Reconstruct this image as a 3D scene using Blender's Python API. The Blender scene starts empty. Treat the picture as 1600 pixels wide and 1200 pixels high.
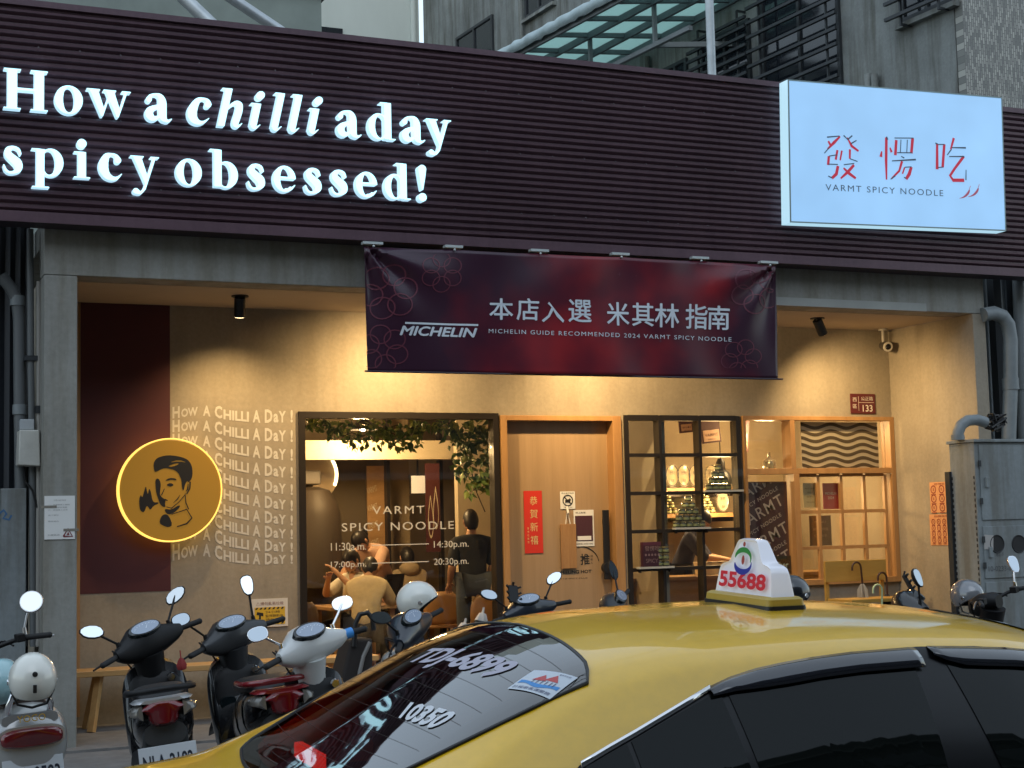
import bpy, bmesh, math, random
import numpy as np
from mathutils import Vector, Matrix
random.seed(7)
sc = bpy.context.scene
COL = sc.collection
R = math.radians

# ------------------------------------------------------------------ camera
F_PX = 2435.36                       # focal length in pixels of the 1600 x 1200 frame
YAW, PITCH, ROLL, EYE = R(23.733), R(5.386), R(-1.398), 1.62
_cy, _sy, _cp, _sp = math.cos(YAW), math.sin(YAW), math.cos(PITCH), math.sin(PITCH)
FWD = Vector((_sy * _cp, _cy * _cp, _sp))
_r0 = Vector((_cy, -_sy, 0)); _u0 = _r0.cross(FWD)
RGT = math.cos(ROLL) * _r0 + math.sin(ROLL) * _u0
UPV = -math.sin(ROLL) * _r0 + math.cos(ROLL) * _u0
CAMP = Vector((0, 0, EYE))
cam = bpy.data.objects.new('camera', bpy.data.cameras.new('camera')); COL.objects.link(cam)
cam.matrix_world = Matrix(((RGT.x, UPV.x, -FWD.x, 0), (RGT.y, UPV.y, -FWD.y, 0), (RGT.z, UPV.z, -FWD.z, EYE), (0, 0, 0, 1)))
cam.data.sensor_width = 36; cam.data.lens = F_PX / 1600 * 36
cam.data.clip_start = .05; cam.data.clip_end = 600
sc.camera = cam

# ------------------------------------------------------------------ light
SUN_EL, SUN_ROT = R(28), R(200)
world = bpy.data.worlds.new("World"); sc.world = world; world.use_nodes = True
wn = world.node_tree.nodes; bg = wn['Background']
sky = wn.new('ShaderNodeTexSky'); sky.sky_type = 'NISHITA'; sky.sun_disc = False
sky.sun_elevation = SUN_EL; sky.sun_rotation = SUN_ROT; sky.dust_density = .6; sky.air_density = 1.6; sky.ozone_density = 3
tint = wn.new('ShaderNodeMix'); tint.data_type = 'RGBA'; tint.blend_type = 'MIX'; tint.inputs[0].default_value = .6; tint.inputs[7].default_value = (4.6, 5.2, 5.7, 1)   # an even layer of grey evening cloud over the clear sky
world.node_tree.links.new(sky.outputs[0], tint.inputs[6]); world.node_tree.links.new(tint.outputs[2], bg.inputs[0]); bg.inputs[1].default_value = 0.14
sun_d = bpy.data.lights.new('sun', 'SUN'); sun_d.energy = 0.18; sun_d.angle = R(40); sun_d.color = (.86, .93, 1)
sun = bpy.data.objects.new('sun', sun_d); COL.objects.link(sun)
sun.rotation_euler = (R(38), R(-12), 0)       # a broad, faint glow of the dusk sky above the street
sc.view_settings.view_transform = 'Standard'; sc.view_settings.look = 'None'
sc.view_settings.gamma = 1; sc.view_settings.exposure = 0.76
sc.cycles.use_denoising = True
sc.cycles.max_bounces = 8; sc.cycles.diffuse_bounces = 3; sc.cycles.glossy_bounces = 4
sc.cycles.transparent_max_bounces = 16; sc.cycles.transmission_bounces = 4
sc.cycles.sample_clamp_indirect = 4; sc.cycles.caustics_reflective = False; sc.cycles.caustics_refractive = False

# ------------------------------------------------------------------ pixel helpers (photo pixels -> points on real planes)
def ray(a, b): return (a - 800) / F_PX * RGT - (b - 600) / F_PX * UPV + FWD
def onY(a, b, y): d = ray(a, b); return CAMP + d * (y / d.y)
def onZ(a, b, z): d = ray(a, b); return CAMP + d * ((z - EYE) / d.z)
def onX(a, b, x): d = ray(a, b); return CAMP + d * (x / d.x)
def onP(a, b, p, n): d = ray(a, b); return CAMP + d * ((p - CAMP).dot(n) / d.dot(n))

# ------------------------------------------------------------------ materials
MATS = {}
def pm(name, col, rough=.6, metal=0, var=0, scale=4, bump=0, bscale=60, coat=0, emit=None, estr=0, spec=.5, alpha=1, stretch=None, trans=0, sheen=0):
    if name in MATS: return MATS[name]
    m = bpy.data.materials.new(name); m.use_nodes = True; nt = m.node_tree; b = nt.nodes['Principled BSDF']
    def rgb(c): return (c[0], c[1], c[2], 1)
    b.inputs['Base Color'].default_value = rgb(col); b.inputs['Roughness'].default_value = rough
    b.inputs['Metallic'].default_value = metal; b.inputs['Coat Weight'].default_value = coat
    b.inputs['Coat Roughness'].default_value = .04
    b.inputs['Specular IOR Level'].default_value = spec
    b.inputs['Transmission Weight'].default_value = trans
    if emit: b.inputs['Emission Color'].default_value = rgb(emit); b.inputs['Emission Strength'].default_value = estr
    if var or bump:
        tc = nt.nodes.new('ShaderNodeTexCoord'); mp = nt.nodes.new('ShaderNodeMapping')
        nt.links.new(tc.outputs['Object'], mp.inputs[0])
        if stretch: mp.inputs['Scale'].default_value = stretch
    if var:
        n = nt.nodes.new('ShaderNodeTexNoise'); n.inputs['Scale'].default_value = scale; n.inputs['Detail'].default_value = 8; n.inputs['Roughness'].default_value = .62
        nt.links.new(mp.outputs[0], n.inputs[0])
        cr = nt.nodes.new('ShaderNodeValToRGB'); e = cr.color_ramp.elements
        e[0].position = .3; e[1].position = .72
        e[0].color = rgb([c * (1 - var) for c in col]); e[1].color = rgb([min(1, c * (1 + var)) for c in col])
        nt.links.new(n.outputs[0], cr.inputs[0]); nt.links.new(cr.outputs[0], b.inputs['Base Color'])
        mr = nt.nodes.new('ShaderNodeMapRange'); mr.inputs['To Min'].default_value = max(.02, rough * .85); mr.inputs['To Max'].default_value = min(1, rough * 1.2)
        nt.links.new(n.outputs[0], mr.inputs[0]); nt.links.new(mr.outputs[0], b.inputs['Roughness'])
    if bump:
        n2 = nt.nodes.new('ShaderNodeTexNoise'); n2.inputs['Scale'].default_value = bscale; n2.inputs['Detail'].default_value = 6
        nt.links.new(mp.outputs[0], n2.inputs[0])
        bp = nt.nodes.new('ShaderNodeBump'); bp.inputs['Strength'].default_value = bump; bp.inputs['Distance'].default_value = .01
        nt.links.new(n2.outputs[0], bp.inputs['Height']); nt.links.new(bp.outputs[0], b.inputs['Normal'])
    MATS[name] = m
    return m
def glass(name, tint=(1, 1, 1), refl=.5, base=.04, tr=1.0):
    """thin window pane: looks through, mirrors more at a glancing angle"""
    if name in MATS: return MATS[name]
    m = bpy.data.materials.new(name); m.use_nodes = True; nt = m.node_tree; nt.nodes.clear()
    out = nt.nodes.new('ShaderNodeOutputMaterial'); mix = nt.nodes.new('ShaderNodeMixShader')
    t = nt.nodes.new('ShaderNodeBsdfTransparent'); g = nt.nodes.new('ShaderNodeBsdfGlossy'); g.inputs['Roughness'].default_value = .02
    t.inputs[0].default_value = (tint[0] * tr, tint[1] * tr, tint[2] * tr, 1)
    lw = nt.nodes.new('ShaderNodeLayerWeight'); lw.inputs[0].default_value = .3
    mr = nt.nodes.new('ShaderNodeMapRange'); mr.inputs['To Min'].default_value = base; mr.inputs['To Max'].default_value = refl
    nt.links.new(lw.outputs['Facing'], mr.inputs[0]); nt.links.new(mr.outputs[0], mix.inputs[0])
    nt.links.new(t.outputs[0], mix.inputs[1]); nt.links.new(g.outputs[0], mix.inputs[2]); nt.links.new(mix.outputs[0], out.inputs[0])
    MATS[name] = m
    return m
def wood(name, c1, c2, rough=.5, sc_=(6, 6, .5), wave=2.2, coat=0):
    if name in MATS: return MATS[name]
    m = pm(name, c1, rough, coat=coat); nt = m.node_tree; b = nt.nodes['Principled BSDF']
    tc = nt.nodes.new('ShaderNodeTexCoord'); mp = nt.nodes.new('ShaderNodeMapping'); mp.inputs['Scale'].default_value = sc_
    nt.links.new(tc.outputs['Object'], mp.inputs[0])
    n = nt.nodes.new('ShaderNodeTexNoise'); n.inputs['Scale'].default_value = wave; n.inputs['Detail'].default_value = 9; n.inputs['Distortion'].default_value = .6
    nt.links.new(mp.outputs[0], n.inputs[0])
    n2 = nt.nodes.new('ShaderNodeTexNoise'); n2.inputs['Scale'].default_value = wave * 9; n2.inputs['Detail'].default_value = 4
    nt.links.new(mp.outputs[0], n2.inputs[0])
    mx = nt.nodes.new('ShaderNodeMath'); mx.operation = 'MULTIPLY_ADD'; mx.inputs[1].default_value = .45
    nt.links.new(n2.outputs[0], mx.inputs[0]); nt.links.new(n.outputs[0], mx.inputs[2])
    cr = nt.nodes.new('ShaderNodeValToRGB'); e = cr.color_ramp.elements
    e[0].position = .5; e[1].position = .95; e[0].color = (*c2, 1); e[1].color = (*c1, 1)
    nt.links.new(mx.outputs[0], cr.inputs[0]); nt.links.new(cr.outputs[0], b.inputs['Base Color'])
    return m
def paint(name, col, rough, streak=.3, blotch=.2, sx=(1.2, 1.2, .12), dirt=(.5, .42, .3), metal=0, bump=.15):
    """weathered paint or render: broad blotches, vertical runs and fine grain"""
    m = pm(name, col, rough, metal=metal, bump=bump, bscale=28); nt = m.node_tree; b = nt.nodes['Principled BSDF']; L = nt.links
    tc = nt.nodes.new('ShaderNodeTexCoord')
    def noise(scale, vec, det=7, ro=.6):
        mp = nt.nodes.new('ShaderNodeMapping'); mp.inputs['Scale'].default_value = vec; L.new(tc.outputs['Object'], mp.inputs[0])
        n = nt.nodes.new('ShaderNodeTexNoise'); n.inputs['Scale'].default_value = scale; n.inputs['Detail'].default_value = det; n.inputs['Roughness'].default_value = ro; L.new(mp.outputs[0], n.inputs[0]); return n
    def ramp(n, a, c0, z, c1):
        r = nt.nodes.new('ShaderNodeValToRGB'); e = r.color_ramp.elements; e[0].position = a; e[1].position = z; e[0].color = c0; e[1].color = c1; L.new(n.outputs[0], r.inputs[0]); return r
    def mul(x, y):
        mx = nt.nodes.new('ShaderNodeMix'); mx.data_type = 'RGBA'; mx.blend_type = 'MULTIPLY'; mx.inputs[0].default_value = 1; L.new(x, mx.inputs[6]); L.new(y, mx.inputs[7]); return mx.outputs[2]
    lo = 1 - blotch; a = ramp(noise(.9, (1, 1, 1)), .32, (lo, lo, lo, 1), .68, (1 + blotch * .4,) * 3 + (1,))
    d = [1 - streak * (1 - q) * 1.6 for q in dirt]; s_ = ramp(noise(5, sx), .36, (*d, 1), .56, (1, 1, 1, 1))
    f = ramp(noise(26, (1, 1, 1), 4), .3, (.9, .9, .9, 1), .7, (1.06, 1.06, 1.06, 1))
    base = nt.nodes.new('ShaderNodeRGB'); base.outputs[0].default_value = (*col, 1)
    L.new(mul(mul(mul(base.outputs[0], a.outputs[0]), s_.outputs[0]), f.outputs[0]), b.inputs['Base Color'])
    return m
def glow(name, col, s, base=(.8, .8, .8)): return pm(name, base, .4, emit=col, estr=s)

# ------------------------------------------------------------------ objects
ORG = {}
def tag(o, label=None, cat=None, group=None, kind=None):
    if label: o['label'] = label
    if cat: o['category'] = cat
    if group: o['group'] = group
    if kind: o['kind'] = kind
    return o
def thing(name, label, cat, loc=(0, 0, 0), group=None, rot=None, local=False):
    o = bpy.data.objects.new(name, None); COL.objects.link(o); o.empty_display_size = .2
    o.location = loc
    if rot: o.rotation_euler = rot
    ORG[o] = Vector((0, 0, 0)) if local else Vector(loc)
    return tag(o, label, cat, group)

class G:
    """collects shapes for ONE mesh"""
    def __init__(s): s.v = []; s.f = []; s.mi = []; s.cur = 0
    def add(s, vs, fs):
        k = len(s.v); s.v += [tuple(p) for p in vs]; s.f += [tuple(i + k for i in f) for f in fs]; s.mi += [s.cur] * len(fs); return s
    def box(s, x0, x1, y0, y1, z0, z1):
        x0, x1 = min(x0, x1), max(x0, x1); y0, y1 = min(y0, y1), max(y0, y1); z0, z1 = min(z0, z1), max(z0, z1)
        return s.add([(x0, y0, z0), (x1, y0, z0), (x1, y1, z0), (x0, y1, z0), (x0, y0, z1), (x1, y0, z1), (x1, y1, z1), (x0, y1, z1)],
                     [(0, 3, 2, 1), (4, 5, 6, 7), (0, 1, 5, 4), (1, 2, 6, 5), (2, 3, 7, 6), (3, 0, 4, 7)])
    def hexa(s, a, b):      # two matching quads -> solid
        a = [Vector(p) for p in a]; b = [Vector(p) for p in b]; n = len(a)
        fs = [tuple(range(n))[::-1], tuple(range(n, 2 * n))] + [(i, (i + 1) % n, (i + 1) % n + n, i + n) for i in range(n)]
        return s.add(a + b, fs)
    def slab(s, pts, d):    # planar polygon pushed along vector d
        d = Vector(d); return s.hexa([Vector(p) for p in pts], [Vector(p) + d for p in pts])
    def face(s, pts): return s.add(pts, [tuple(range(len(pts)))])
    def bar(s, p, q, w, h, up=(0, 0, 1)):
        p, q = Vector(p), Vector(q); d = (q - p).normalized(); u = Vector(up)
        if abs(d.dot(u)) > .98: u = Vector((0, 1, 0))
        a = d.cross(u).normalized() * w / 2; b = a.cross(d).normalized() * h / 2
        return s.hexa([p - a - b, p + a - b, p + a + b, p - a + b], [q - a - b, q + a - b, q + a + b, q - a + b])
    def tube(s, pts, r, n=10, cap=True, closed=False):
        pts = [Vector(p) for p in pts]; m = len(pts)
        rs = r if isinstance(r, (list, tuple)) else [r] * m
        vs = []; fs = []; u = None
        for i, p in enumerate(pts):
            if closed: d = pts[(i + 1) % m] - pts[i - 1]
            else: d = pts[min(i + 1, m - 1)] - pts[max(i - 1, 0)]
            d.normalize()
            if u is None: u = d.orthogonal().normalized()
            u = u - d * u.dot(d)
            if u.length < 1e-6: u = d.orthogonal()
            u.normalize(); w = d.cross(u)
            for k in range(n):
                t = 2 * math.pi * k / n
                vs.append(p + (u * math.cos(t) + w * math.sin(t)) * rs[i])
        for i in range(m if closed else m - 1):
            j = (i + 1) % m
            for k in range(n):
                fs.append((i * n + k, i * n + (k + 1) % n, j * n + (k + 1) % n, j * n + k))
        if cap and not closed: fs += [tuple(range(n))[::-1], tuple(range((m - 1) * n, m * n))]
        return s.add(vs, fs)
    def cyl(s, p, q, r0, r1=None, n=20): return s.tube([p, q], [r0, r0 if r1 is None else r1], n)
    def lathe(s, prof, c=(0, 0, 0), axis=(0, 0, 1), n=24, a0=0, a1=2 * math.pi):
        """prof = [(radius, height)]"""
        c = Vector(c); ax = Vector(axis).normalized(); u = ax.orthogonal().normalized()
        if abs(ax.z) > .99: u = Vector((1, 0, 0))
        w = ax.cross(u); full = abs(a1 - a0 - 2 * math.pi) < 1e-6; k = n if full else n + 1
        vs = [c + ax * h + (u * math.cos(a0 + (a1 - a0) * i / n) + w * math.sin(a0 + (a1 - a0) * i / n)) * r for (r, h) in prof for i in range(k)]
        fs = [(j * k + i, j * k + (i + 1) % k, (j + 1) * k + (i + 1) % k, (j + 1) * k + i) for j in range(len(prof) - 1) for i in range(n)]
        return s.add(vs, fs)
    def ball(s, c, r, nu=16, nv=10, M=None):
        r = r if isinstance(r, (tuple, list)) else (r, r, r); c = Vector(c); vs = []; fs = []
        for j in range(nv + 1):
            t = math.pi * j / nv
            for i in range(nu):
                p = 2 * math.pi * i / nu
                q = Vector((r[0] * math.sin(t) * math.cos(p), r[1] * math.sin(t) * math.sin(p), r[2] * math.cos(t)))
                if M: q = M @ q
                vs.append(c + q)
        for j in range(nv):
            for i in range(nu):
                fs.append((j * nu + i, (j + 1) * nu + i, (j + 1) * nu + (i + 1) % nu, j * nu + (i + 1) % nu))
        return s.add(vs, fs)
    def loft(s, rings, cap=True):
        n = len(rings[0]); vs = [p for r in rings for p in r]; fs = []
        for j in range(len(rings) - 1):
            for i in range(n): fs.append((j * n + i, j * n + (i + 1) % n, (j + 1) * n + (i + 1) % n, (j + 1) * n + i))
        if cap: fs += [tuple(range(n))[::-1], tuple(range((len(rings) - 1) * n, len(rings) * n))]
        return s.add(vs, fs)
    def grid(s, rows):
        n = len(rows[0]); vs = [p for r in rows for p in r]
        return s.add(vs, [(j * n + i, j * n + i + 1, (j + 1) * n + i + 1, (j + 1) * n + i) for j in range(len(rows) - 1) for i in range(n - 1)])
    def xf(s, M, start=0):
        for i in range(start, len(s.v)): s.v[i] = tuple(M @ Vector(s.v[i]))
        return s
    def out(s, name, mat, parent=None, smooth=None, bevel=0, bseg=2, sub=0, solid=0, fix=True):
        off = ORG.get(parent, Vector((0, 0, 0)))
        me = bpy.data.meshes.new(name)
        me.from_pydata([tuple(Vector(p) - off) for p in s.v], [], s.f)
        mats = mat if isinstance(mat, (list, tuple)) else [mat]
        for m in mats: me.materials.append(m)
        if len(mats) > 1: me.polygons.foreach_set('material_index', s.mi)
        if fix:
            bm = bmesh.new(); bm.from_mesh(me); bmesh.ops.recalc_face_normals(bm, faces=bm.faces); bm.to_mesh(me); bm.free()
        if smooth is not None:
            me.polygons.foreach_set('use_smooth', [True] * len(me.polygons)); me.set_sharp_from_angle(angle=R(smooth))
        me.update()
        o = bpy.data.objects.new(name, me); COL.objects.link(o)
        if parent: o.parent = parent
        ORG[o] = off
        if solid:
            md = o.modifiers.new('solid', 'SOLIDIFY'); md.thickness = solid; md.offset = 0
        if bevel:
            md = o.modifiers.new('bevel', 'BEVEL'); md.width = bevel; md.segments = bseg; md.limit_method = 'ANGLE'; md.angle_limit = R(35)
            if smooth is None:
                me.polygons.foreach_set('use_smooth', [True] * len(me.polygons)); me.set_sharp_from_angle(angle=R(30)); md.harden_normals = True
        if sub:
            md = o.modifiers.new('sub', 'SUBSURF'); md.levels = sub; md.render_levels = sub
        return o
def copy_tree(o, parent=None):
    c = o.copy(); COL.objects.link(c); ORG[c] = ORG.get(o, Vector((0, 0, 0)))
    if parent: c.parent = parent
    for ch in [x for x in o.children]: copy_tree(ch, c)
    return c

# ------------------------------------------------------------------ lettering
def curve_mesh(loops):
    """closed 2-D loops (even-odd) -> (verts, faces)"""
    cu = bpy.data.curves.new('ink', 'CURVE'); cu.dimensions = '2D'; cu.fill_mode = 'BOTH'
    for lp in loops:
        sp = cu.splines.new('POLY'); sp.points.add(len(lp) - 1); sp.use_cyclic_u = True
        for p, q in zip(sp.points, lp): p.co = (q[0], q[1], 0, 1)
    o = bpy.data.objects.new('ink', cu); COL.objects.link(o)
    dg = bpy.context.evaluated_depsgraph_get(); me = bpy.data.meshes.new_from_object(o.evaluated_get(dg))
    vs = [(v.co.x, v.co.y) for v in me.vertices]; fs = [tuple(p.vertices) for p in me.polygons]
    bpy.data.objects.remove(o); bpy.data.curves.remove(cu); bpy.data.meshes.remove(me)
    return vs, fs
_tc = {}
def text2d(body, bold=0, shear=0, space=1.0, res=3):
    key = (body, bold, shear, space, res)
    if key in _tc: return _tc[key]
    cu = bpy.data.curves.new('txt', 'FONT'); cu.body = body; cu.offset = bold; cu.shear = shear; cu.space_character = space; cu.resolution_u = res
    o = bpy.data.objects.new('txt', cu); COL.objects.link(o)
    dg = bpy.context.evaluated_depsgraph_get(); me = bpy.data.meshes.new_from_object(o.evaluated_get(dg))
    vs = [(v.co.x, v.co.y) for v in me.vertices]; fs = [tuple(p.vertices) for p in me.polygons]
    bpy.data.objects.remove(o); bpy.data.curves.remove(cu); bpy.data.meshes.remove(me)
    x0 = min(v[0] for v in vs); x1 = max(v[0] for v in vs); y0 = min(v[1] for v in vs); y1 = max(v[1] for v in vs)
    vs = [((x - x0), (y - y0)) for x, y in vs]
    _tc[key] = (vs, fs, x1 - x0, y1 - y0)
    return _tc[key]
class Face:
    """a flat patch of the real world: origin (lower left corner), right and up edges in metres"""
    def __init__(s, o, u, v, n):
        s.o = Vector(o); s.u = Vector(u).normalized(); s.v = Vector(v).normalized(); s.n = Vector(n).normalized()
        s.w = Vector(u).length; s.h = Vector(v).length
    def at(s, x, y, d=0): return s.o + s.u * x + s.v * y + s.n * d
def rectY(a0, b0, a1, b1, Y):
    """upright rectangle on the plane Y from two photo corners (upper left, lower right)"""
    p = onY(a0, b0, Y); q = onY(a1, b1, Y)
    return Face((p.x, Y, q.z), (q.x - p.x, 0, 0), (0, 0, p.z - q.z), (0, -1, 0))
def words(g, fc, body, x, y, h, w=None, d=.003, align='l', thick=0, **k):
    """writes body on Face fc into g; h = cap height in metres, w = fitted width"""
    vs, fs, tw, th = text2d(body, **k); s = h / th; sx = s if w is None else w / tw
    W = tw * sx; ox = x - (W / 2 if align == 'c' else W if align == 'r' else 0)
    P = [fc.at(ox + a * sx, y + b * s, d + thick) for a, b in vs]
    g.add(P, fs)
    if thick:
        ed = {}
        for f in fs:
            for i in range(len(f)):
                e = (f[i], f[(i + 1) % len(f)]); ed[e] = ed.get(e, 0) + 1
        Q = [fc.at(ox + a * sx, y + b * s, d) for a, b in vs]; n = len(vs)
        be = [e for e in ed if (e[1], e[0]) not in ed]
        g.add(P + Q, [(a, b, b + n, a + n) for a, b in be])
    return W
def strokes(g, fc, lines, d=.003):
    """flat pen strokes on a Face: lines = [([(x,y,w)...])]; each stroke lies a hair above the one before it"""
    for li, pts in enumerate(lines):
        L = []; Rr = []
        for i, (x, y, w) in enumerate(pts):
            a = pts[max(i - 1, 0)]; b = pts[min(i + 1, len(pts) - 1)]
            dx, dy = b[0] - a[0], b[1] - a[1]; l = math.hypot(dx, dy) or 1
            L.append((x - dy / l * w, y + dx / l * w)); Rr.append((x + dy / l * w, y - dx / l * w))
        n = len(pts); dd = d + li * .00012
        g.add([fc.at(*p, dd) for p in L + Rr], [(i, i + n, i + n + 1, i + 1) for i in range(n - 1)])
def blob(g, fc, loops, d=.003):
    vs, fs = curve_mesh(loops); g.add([fc.at(x, y, d) for x, y in vs], fs)
def circ(cx, cy, rx, ry=None, n=28, a0=0, a1=2 * math.pi):
    ry = rx if ry is None else ry
    return [(cx + rx * math.cos(a0 + (a1 - a0) * i / n), cy + ry * math.sin(a0 + (a1 - a0) * i / n)) for i in range(n)]
def smooth_loop(pts, k=2):
    for _ in range(k):
        q = []
        for i, p in enumerate(pts):
            n = pts[(i + 1) % len(pts)]
            q += [(p[0] * .75 + n[0] * .25, p[1] * .75 + n[1] * .25), (p[0] * .25 + n[0] * .75, p[1] * .25 + n[1] * .75)]
        pts = q
    return pts
# ------------------------------------------------------------------ bold roman letters drawn as strokes, bowls and slabs
def g_rect(x0, y0, x1, y1): return lambda X, Y: np.maximum(np.abs(X - (x0 + x1) / 2) - (x1 - x0) / 2, np.abs(Y - (y0 + y1) / 2) - (y1 - y0) / 2)
def g_ell(cx, cy, rx, ry): return lambda X, Y: (np.hypot((X - cx) / rx, (Y - cy) / ry) - 1) * min(rx, ry)
def g_poly(*P):
    def f(X, Y):
        d = np.full(X.shape, 1e9); ins = np.zeros(X.shape, bool); n = len(P)
        for i in range(n):
            (ax, ay), (bx, by) = P[i], P[(i + 1) % n]; ex, ey = bx - ax, by - ay
            t = np.clip(((X - ax) * ex + (Y - ay) * ey) / (ex * ex + ey * ey), 0, 1)
            d = np.minimum(d, np.hypot(X - ax - t * ex, Y - ay - t * ey))
            c = (ay > Y) != (by > Y)
            if ey: ins ^= c & (X < (Y - ay) * ex / ey + ax)
        return np.where(ins, -d, d)
    return f
def g_pen(*P):
    # catmull-rom through (x, y, r)
    Q = []; n = len(P)
    for i in range(n - 1):
        p0, p1, p2, p3 = [np.array(P[max(0, min(n - 1, j))]) for j in (i - 1, i, i + 1, i + 2)]
        for t in np.linspace(0, 1, 7)[:-1]:
            Q.append(.5 * (2 * p1 + (p2 - p0) * t + (2 * p0 - 5 * p1 + 4 * p2 - p3) * t * t + (3 * p1 - p0 - 3 * p2 + p3) * t ** 3))
    Q.append(np.array(P[-1]))
    def f(X, Y):
        d = np.full(X.shape, 1e9)
        for a, b in zip(Q, Q[1:]):
            ex, ey = b[0] - a[0], b[1] - a[1]; l = ex * ex + ey * ey + 1e-9
            t = np.clip(((X - a[0]) * ex + (Y - a[1]) * ey) / l, 0, 1)
            d = np.minimum(d, np.hypot(X - a[0] - t * ex, Y - a[1] - t * ey) - (a[2] + t * (b[2] - a[2])))
        return d
    return f
def outline(ops, x0=-.12, x1=.95, y0=-.28, y1=.78, n=110, tol=.0022):
    xs = np.linspace(x0, x1, n); ys = np.linspace(y0, y1, int(n * (y1 - y0) / (x1 - x0))); X, Y = np.meshgrid(xs, ys)
    D = np.full(X.shape, 1e3)
    for op, f in ops:
        d = f(X, Y); D = np.minimum(D, d) if op == '+' else np.maximum(D, -d)
    D = D + .006
    D = np.where(np.abs(D) < 1e-6, 1e-6, D)
    seg = {}; H, W = D.shape
    def ex(j, i): a, b = D[j, i], D[j, i + 1]; return (xs[i] + (xs[i + 1] - xs[i]) * a / (a - b), ys[j])
    def ey(j, i): a, b = D[j, i], D[j + 1, i]; return (xs[i], ys[j] + (ys[j + 1] - ys[j]) * a / (a - b))
    for j, i in zip(*np.where((np.minimum.reduce([D[:-1, :-1], D[1:, :-1], D[:-1, 1:], D[1:, 1:]]) < 0) & (np.maximum.reduce([D[:-1, :-1], D[1:, :-1], D[:-1, 1:], D[1:, 1:]]) > 0))):
        c = (D[j, i] < 0) | (D[j, i + 1] < 0) << 1 | (D[j + 1, i + 1] < 0) << 2 | (D[j + 1, i] < 0) << 3
        B, Rr, T, L = ('h', j, i), ('v', j, i + 1), ('h', j + 1, i), ('v', j, i)
        tab = {1: [(L, B)], 2: [(B, Rr)], 3: [(L, Rr)], 4: [(Rr, T)], 5: [(L, T), (Rr, B)], 6: [(B, T)], 7: [(L, T)], 8: [(T, L)], 9: [(T, B)], 10: [(B, L), (T, Rr)], 11: [(T, Rr)], 12: [(Rr, L)], 13: [(Rr, B)], 14: [(B, L)]}
        for a, b in tab.get(int(c), []): seg[a] = b
    loops = []
    while seg:
        k, nx = seg.popitem(); lp = [k]
        while nx != k and nx in seg: lp.append(nx); nx = seg.pop(nx)
        pts = [ex(e[1], e[2]) if e[0] == 'h' else ey(e[1], e[2]) for e in lp]
        def rdp(p):
            if len(p) < 3: return p
            (ax, ay), (bx, by) = p[0], p[-1]; l = math.hypot(bx - ax, by - ay)
            ds = [abs((by - ay) * (q[0] - ax) - (bx - ax) * (q[1] - ay)) / l if l > 1e-9 else math.hypot(q[0] - ax, q[1] - ay) for q in p]
            m = max(range(len(p)), key=ds.__getitem__)
            return rdp(p[:m + 1])[:-1] + rdp(p[m:]) if ds[m] > tol else [p[0], p[-1]]
        q = rdp(pts + [pts[0]])[:-1]
        if len(q) > 2: loops.append(q)
    return loops
_r, _e, _p, _s = g_rect, g_ell, g_poly, g_pen
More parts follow.
